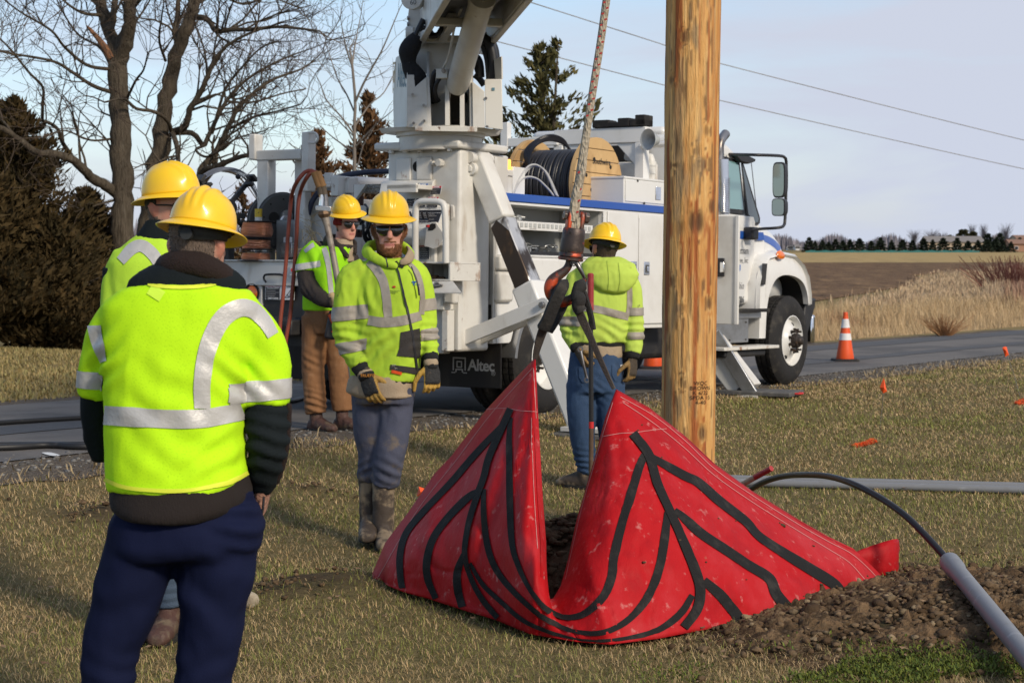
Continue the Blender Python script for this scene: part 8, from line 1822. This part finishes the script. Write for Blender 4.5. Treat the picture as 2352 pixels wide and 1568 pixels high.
C_.rib(bpy.data.objects[C_.o.children[-1].name],[(921,884),(919,901)],9,'shirt_label',M_signwh,.003)
mb=MB();C_.loft(mb,[(880,862,70,.125),(878,890,74,.132),(878,925,72,.13)],YC);C_.limb(mb,legC[0],[41,37,31,28],18,16);C_.limb(mb,legC[1],[42,39,35,33],18,16)
garment('trousers',mb,M_work,C_.o,.010,4,.008,9,5,[(C_.p(890,1085,-.1),.09,.008,.05,Vector((.4,0,1))),(C_.p(850,1080,0),.08,.007,.05,Vector((-.5,0,1))),(C_.p(880,930,-.1),.1,.005,.08,Vector((.8,0,.5)))])
for(l,rr,td)in((legC[0],24,(.05,-1,0)),(legC[1],27,(.12,-1,0))):
 a=C_.p(*l[-1]);boot(C_.o,(a.x-(.004 if rr==24 else.008),a.y,.10),td,M_boot,max(.2,a.z-.08),.31,'rubber_boot',rr*C_.k,0 if rr==27 else.035)
hand(C_.o,C_.p(842,862,-.13),C_.p(858,915,-.17)-C_.p(842,862,-.13),(.45,.9,-.15),(1,-.3,.2),.75,'glove',1.12);hand(C_.o,C_.p(991,838,-.08),C_.p(994,895,-.12)-C_.p(991,838,-.08),(-.3,.95,.1),(-1,-.2,0),1.0,'glove',1.08,((.50,.30,.06),(.02,.02,.02)))
mb=MB();C_.limb(mb,[(991,836,-.078),(992,849,-.085)],[16,15]);garment('glove_wrist',mb,M_black,C_.o,.008,2,.001);mb=MB();C_.limb(mb,[(840,858,-.125),(845,871,-.135)],[21,19]);gw=garment('glove_wrist',mb,M_black,C_.o,.008,2,.001);C_.label(gw,'TRUEFIT',844,862,.022,mat('glove_orange',(.55,.22,.02),.6),shear=0)
# -- the older man holding the tamper
D=Fig('person in brown canvas trousers and green vest holding a hydraulic tool behind the bearded man',14.7,(755,985))
hD=face_frame(D.p(795,514,0),(.60,-.80,-.12));YD=R(-40)
torD=[(784,548,24,.07),(772,566,40,.10),(756,585,54,.125),(748,625,56,.14),(745,660,52,.14),(742,712,49,.14)];legD=([(722,725,0),(720,850,.0),(726,948,0)],[(768,725,.03),(778,850,.05),(786,942,.06)]);armD=([(712,585,-.02),(707,622,-.05),(711,660,-.12),(745,688,-.26),(768,693,-.33)],[(800,590,.1),(808,640,.05),(800,690,-.1)])
bodyD=person_body(D.o,hD,1.03,[lambda mb:mb.tube([hD@Vector((0,-.02,-.05)),hD@Vector((0,-.035,-.13)),D.p(774,585,0)],[.06,.064,.085],16),lambda mb:D.loft(mb,torD[1:],YD,.9,24,.85),lambda mb:[D.limb(mb,l,[26,20,15])for l in legD],lambda mb:[D.limb(mb,l,[20,18,15,11,9][:len(l)])for l in armD]],(.64,.33,.245),.85,.009)
hard_hat(D.o,D.p(796,487,0),(.60,-.80,0),tilt=R(-7),roll=R(10),s=1.02);sunglasses(D.o,hD,1.03)
skin_patch(bodyD,hD,1.03,lambda q:1 if q.y<-.005 and-.06<q.z<.11 and abs(q.x)<.0745 else 0,.004,'hair',M_hair_g,400,.01)
skin_patch(bodyD,hD,1.03,lambda q:1 if-.012<q.z<.1 and q.y<.045 else 0,.012,'winter_liner',M_redknit)
mb=MB();D.loft(mb,[(789,549,19,.064),(786,562,25,.08),(783,580,31,.095),(779,602,34,.11)],YD);garment('shirt',mb,M_tan,D.o,.009,3,.004,14)
mb=MB();P=[D.p(x,y,d)for x,y,d in((800,592,-.15),(782,574,-.12),(762,556,-.05),(750,550,.05),(780,550,.14),(812,560,.1),(816,582,-.06))];mb.tube(interp_pts(P,36),[.016,.026,.034,.036,.034,.028,.016],12,flat=((0,0,1),(1.3,.7)));D.limb(mb,armD[0],[18,24,22,18,14],16,16);D.limb(mb,armD[1],[24,22,18]);D.loft(mb,[(780,562,36,.09),(762,590,42,.10),(750,650,40,.11)],YD)
jD=garment('dark_jacket',mb,M_jktD,D.o,.010,4,.008,12,4,[(D.p(720,668,-.15),.12,.008,.04,Vector((.6,-.3,.6)))])
mb=MB();D.loft(mb,torD[1:],YD);D.limb(mb,[(735,572,0),(716,590,-.02),(709,612,-.04),(708,625,-.05)],[28,28,29,29]);vD=garment('safety_vest',mb,M_vestD,D.o,.010,4,.007,8,6)
def bd(pts,w):return D.rib(vD,pts,w,'reflective_band',M_refl,.004)
bd([(700,578),(722,562),(740,565),(751,590),(757,630),(762,690)],[8,11,13,11,11,11]);q0=D.p(709,610,-.04);cutband(vD,slab(q0,q0+Vector((-.15,0,1)),14*D.k),.004,'reflective_band',M_refl,D.o,lambda c:c.x<D.p(740,610).x and abs(c.z-q0.z)<.07)
mb=MB();D.loft(mb,[(744,700,46,.13),(744,740,50,.135),(745,765,46,.12)],YD);D.limb(mb,legD[0],[30,26,24],18,16);D.limb(mb,legD[1],[30,26,23],18,16);garment('canvas_trousers',mb,M_duck,D.o,.010,4,.008,9,7,[(D.p(726,930,-.05),.12,.012,.05,Vector((.3,0,1))),(D.p(722,830,-.05),.12,.006,.07,Vector((.4,0,1)))])
boot(D.o,D.p(726,962,0),(.75,-.65,0),M_boot2,.07,.30,r=.055,z0=-.0);boot(D.o,D.p(786,955,.06),(.8,-.6,0),M_boot2,.07,.30,r=.055)
hand(D.o,D.p(764,684,-.33),D.p(776,712,-.36)-D.p(764,684,-.33),(.6,.75,.1),(.4,-.4,.8),1.1,'glove',1.05,((.50,.38,.20),(.45,.33,.17)))
mb=MB();mb.box(-.045,.045,-.03,.03,-.13,.10,M=Matrix.Translation(D.p(764,742,-.20))@Matrix.Rotation(.2,4,'Y'));ho_=mb.build('tool_pouch',M_signblk,D.o,30,.02);mb=MB();mb.tube([D.p(756,722,-.235),D.p(762,736,-.24),D.p(770,752,-.24),D.p(764,764,-.24)],.012,8);mb.build('orange_handle',M_cone,ho_,50)
# the tool itself with its two red hoses
tY=14.35;tm_=empty('hydraulic_tamper',W(775,640,tY));t0=W(775,640,tY)
def t_(x,y,d=0):return W(x,y,tY+d)-t0
MB().tube([t_(746,498),t_(752,520),t_(764,580),t_(775,640),t_(788,720),t_(804,830),t_(818,925)],[.034,.026,.025,.027,.026,.024,.03],14).build('tool_shaft',mat('worn_tool_steel',(.30,.26,.215),.5,.35,layers=[((.14,.10,.075),9,.48,.62,.8)]),tm_,50)
mb=MB();mb.box(-.062,.062,-.04,.04,-.02,.024,M=Matrix.Translation(t_(743.5,480))@Matrix.Rotation(.08,4,'Y'));mb.build('manifold',M_alu,tm_,30,.006);MB().tube([t_(744,485),t_(745,492),t_(746,500)],[.05,.052,.036],8).build('coupling_nut',mat('bronze_nut',(.16,.10,.06),.5,.6),tm_,30)
M_hr=mat('red_hose',(.235,.050,.028),.55);M_hb=mat('tan_hose_guard',(.30,.155,.055),.7)
for k,(a,b,c)in enumerate((((722,395),(737,460),(738,478)),((729,395),(743,455),(747,478)))):
 MB().tube([t_(*a),t_((a[0]+b[0])/2+2,(a[1]+b[1])/2-6),t_(a[0]+13,a[1]+34)],.030,10).build('hose_guard',M_hb,tm_,50);MB().tube([t_(a[0]+13,a[1]+34),t_(a[0]+16,a[1]+52)],.026,10).build('dark_guard',mat('hose_guard_dark',(.12,.09,.06),.7),tm_,50);MB().tube([t_(a[0]+16,a[1]+50),t_(a[0]+18,a[1]+60),t_(c[0],c[1])],[.022,.022,.024],10).build('fitting',M_chrome if k==0 else M_steel,tm_,50)
for pts in(((722,396),(714,392),(700,396),(682,418),(670,450),(663,520),(657,600),(650,680),(643,760),(650,830)),((727,396),(716,396),(702,412),(690,440),(684,480),(680,560),(674,640),(667,720),(656,790),(662,850))):
 MB().tube(interp_pts([t_(x,y,.35 if 420<y else.05)for x,y in pts],70),.0165,10).build('red_hose',M_hr,tm_,60)
tag(tm_,'long hydraulic tamping tool with red hoses held upright by the older man','tool')
# -- the man in jeans, seen from behind
E_=Fig('person in blue jeans and hooded neon sweatshirt with back to the camera, beside the pole',12.2,(1365,1126))
hE=face_frame(E_.p(1388,572,0),(-.42,.90,-.05));torE=[(1390,596,34,.08),(1386,614,56,.105),(1381,640,70,.125),(1379,700,68,.135),(1376,760,66,.138),(1372,786,63,.13)];armE=([(1322,648,0),(1309,720,.02),(1312,765,0),(1326,798,-.06)],[(1443,648,0),(1456,720,.0),(1457,780,-.02),(1453,812,-.04)]);legE=([(1336,880,0),(1336,980,-.02),(1350,1086,.02)],[(1400,880,0),(1403,980,.0),(1408,1092,.05)])
bodyE=person_body(E_.o,hE,1.0,[lambda mb:mb.tube([hE@Vector((0,-.02,-.05)),hE@Vector((0,-.035,-.13)),E_.p(1386,625,0)],[.058,.062,.08],16),lambda mb:E_.loft(mb,torE[1:],0,.9,24,.85),lambda mb:[E_.limb(mb,l,[30,24,18])for l in legE],lambda mb:[E_.limb(mb,l,[17,16,14,11])for l in armE]],(.56,.30,.22),.6,.009)
hard_hat(E_.o,E_.p(1389,556,0),(-.42,.90,0),tilt=R(-10),roll=R(12),s=.97);sunglasses(E_.o,hE)
skin_patch(bodyE,hE,1.0,lambda q:1 if q.y<.03 and-.085<q.z<.11 and abs(q.x)<.0745 else 0,.005,'hair',M_hair_d,700,.01)
mb=MB();E_.loft(mb,torE,0);E_.limb(mb,[(1345,632,0)]+list(armE[0]),[23,25,24,22,17],16,16);E_.limb(mb,[(1420,632,0)]+list(armE[1]),[23,25,23,22,19],16,16)
hoE=garment('hoodie',mb,M_hoodE,E_.o,.010,4,.008,10,9,[(E_.p(1312,750,-.03),.10,.010,.05,Vector((.2,0,1))),(E_.p(1456,760,-.03),.10,.010,.05,Vector((0,0,1))),(E_.p(1400,770,-.1),.14,.007,.06,Vector((.5,0,.8)))])
mb=MB();E_.loft(mb,[(1388,590,36,.09,-.0),(1396,606,62,.10,-.06),(1402,630,66,.085,-.09),(1408,652,52,.06,-.11),(1412,668,30,.04,-.12),(1413,675,12,.02,-.12)],R(4),.95);hE2=garment('hood',mb,M_hoodE,E_.o,.010,4,.007,11,3)
E_.rib(hE2,[(1394,600),(1398,640),(1396,666)],1.6,'hood_seam',mat('seam_shadow',(.30,.42,.05),.8),.003);E_.rib(hE2,[(1420,604),(1424,640),(1420,668)],1.6,'hood_seam',bpy.data.materials['seam_shadow'],.003)
def be(pts,w):return E_.rib(hoE,pts,w,'reflective_band',M_reflC,.004,n=40)
be([(1316,708),(1340,706),(1372,710),(1405,718),(1444,728)],17);be([(1444,644),(1446,670),(1446,700),(1443,722)],[12,13,13,13]);be([(1340,622),(1346,650),(1350,700)],12)
for px,py,w_,cond in((1309,737,22,lambda c:c.x<E_.p(1331,737).x),(1457,715,18,lambda c:c.x>E_.p(1442,715).x),(1457,770,16,lambda c:c.x>E_.p(1440,770).x)):
 q0=E_.p(px,py);cutband(hoE,slab(q0,q0+Vector((0,0,1)),w_*E_.k),.004,'reflective_band',M_reflC,E_.o,lambda c:cond(c)and abs(c.z-q0.z)<.08)
mb=MB();E_.loft(mb,[(1372,772,62,.128),(1370,795,60,.125)],0);E_.limb(mb,[(1322,790,-.05),(1328,804,-.07)],[17,16]);E_.limb(mb,[(1453,806,-.04),(1453,824,-.05)],[18,16]);garment('ribbed_hem',mb,M_black,E_.o,.009,3,.003)
mb=MB();E_.loft(mb,[(1370,788,58,.122),(1370,815,60,.126),(1370,822,58,.12)],0);garment('shirt_tail',mb,M_tan,E_.o,.009,3,.006,12)
mb=MB();E_.loft(mb,[(1369,805,58,.12),(1368,850,64,.135),(1367,900,63,.13)],0);E_.limb(mb,legE[0],[36,30,23],18,16);E_.limb(mb,legE[1],[36,30,25],18,16);jeE=garment('jeans',mb,M_jean,E_.o,.010,4,.007,9,2,[(E_.p(1345,1060,0),.12,.009,.04,Vector((.2,0,1))),(E_.p(1370,900,-.1),.1,.006,.05,Vector((.5,0,.8)))])
ribbon_on(bvh_of(jeE),[((1405,838),(1424,835)),((1405,862),(1425,858)),((1412,876),(1418,875))],.005,'back_pocket',M_jean,E_.o,Matrix.Translation(E_.g));ribbon_on(bvh_of(jeE),[((1423,838),(1429,837)),((1423,846),(1429,845))],.008,'pocket_label',M_signwh,E_.o,Matrix.Translation(E_.g));ribbon_on(bvh_of(jeE),[((1330,842),(1352,842)),((1331,866),(1353,866)),((1338,878),(1346,878))],.005,'back_pocket',M_jean,E_.o,Matrix.Translation(E_.g))
boot(E_.o,E_.p(1343,1100,.02),(-.75,.5,0),M_boot,.06,.29);boot(E_.o,E_.p(1410,1104,.05),(.3,.9,0),M_boot,.06,.29)
g1=((.24,.145,.05),(.06,.045,.03));hand(E_.o,E_.p(1329,808,-.08),E_.p(1345,845,-.14)-E_.p(1329,808,-.08),(.85,.35,.1),(.3,-.6,.6),1.3,'glove',1.05,g1);hand(E_.o,E_.p(1453,826,-.05),E_.p(1452,870,-.07)-E_.p(1453,826,-.05),(-.7,.6,.1),(-.6,-.7,.1),.9,'glove',1.08,g1)
wr=MB();o_=E_.p(1333,830,-.17);wr.tube([E_.p(1334,806,-.18),E_.p(1340,835,-.19),E_.p(1348,868,-.19)],.010,8);wr.lathe([(.010,-.006),(.02,-.006),(.02,.006),(.010,.006),(.010,-.006)],Matrix.Translation(E_.p(1348,872,-.19))@Matrix.Rotation(1.57,4,'X'),14);wr.lathe([(.010,-.006),(.02,-.006),(.02,.006),(.010,.006),(.010,-.006)],Matrix.Translation(E_.p(1333,802,-.18))@Matrix.Rotation(1.57,4,'X'),14)
w_o=wr.build('wrench',M_steel,None,50);w_o.location=E_.g;tag(w_o,'steel wrench held in the left glove of the man in jeans','wrench')
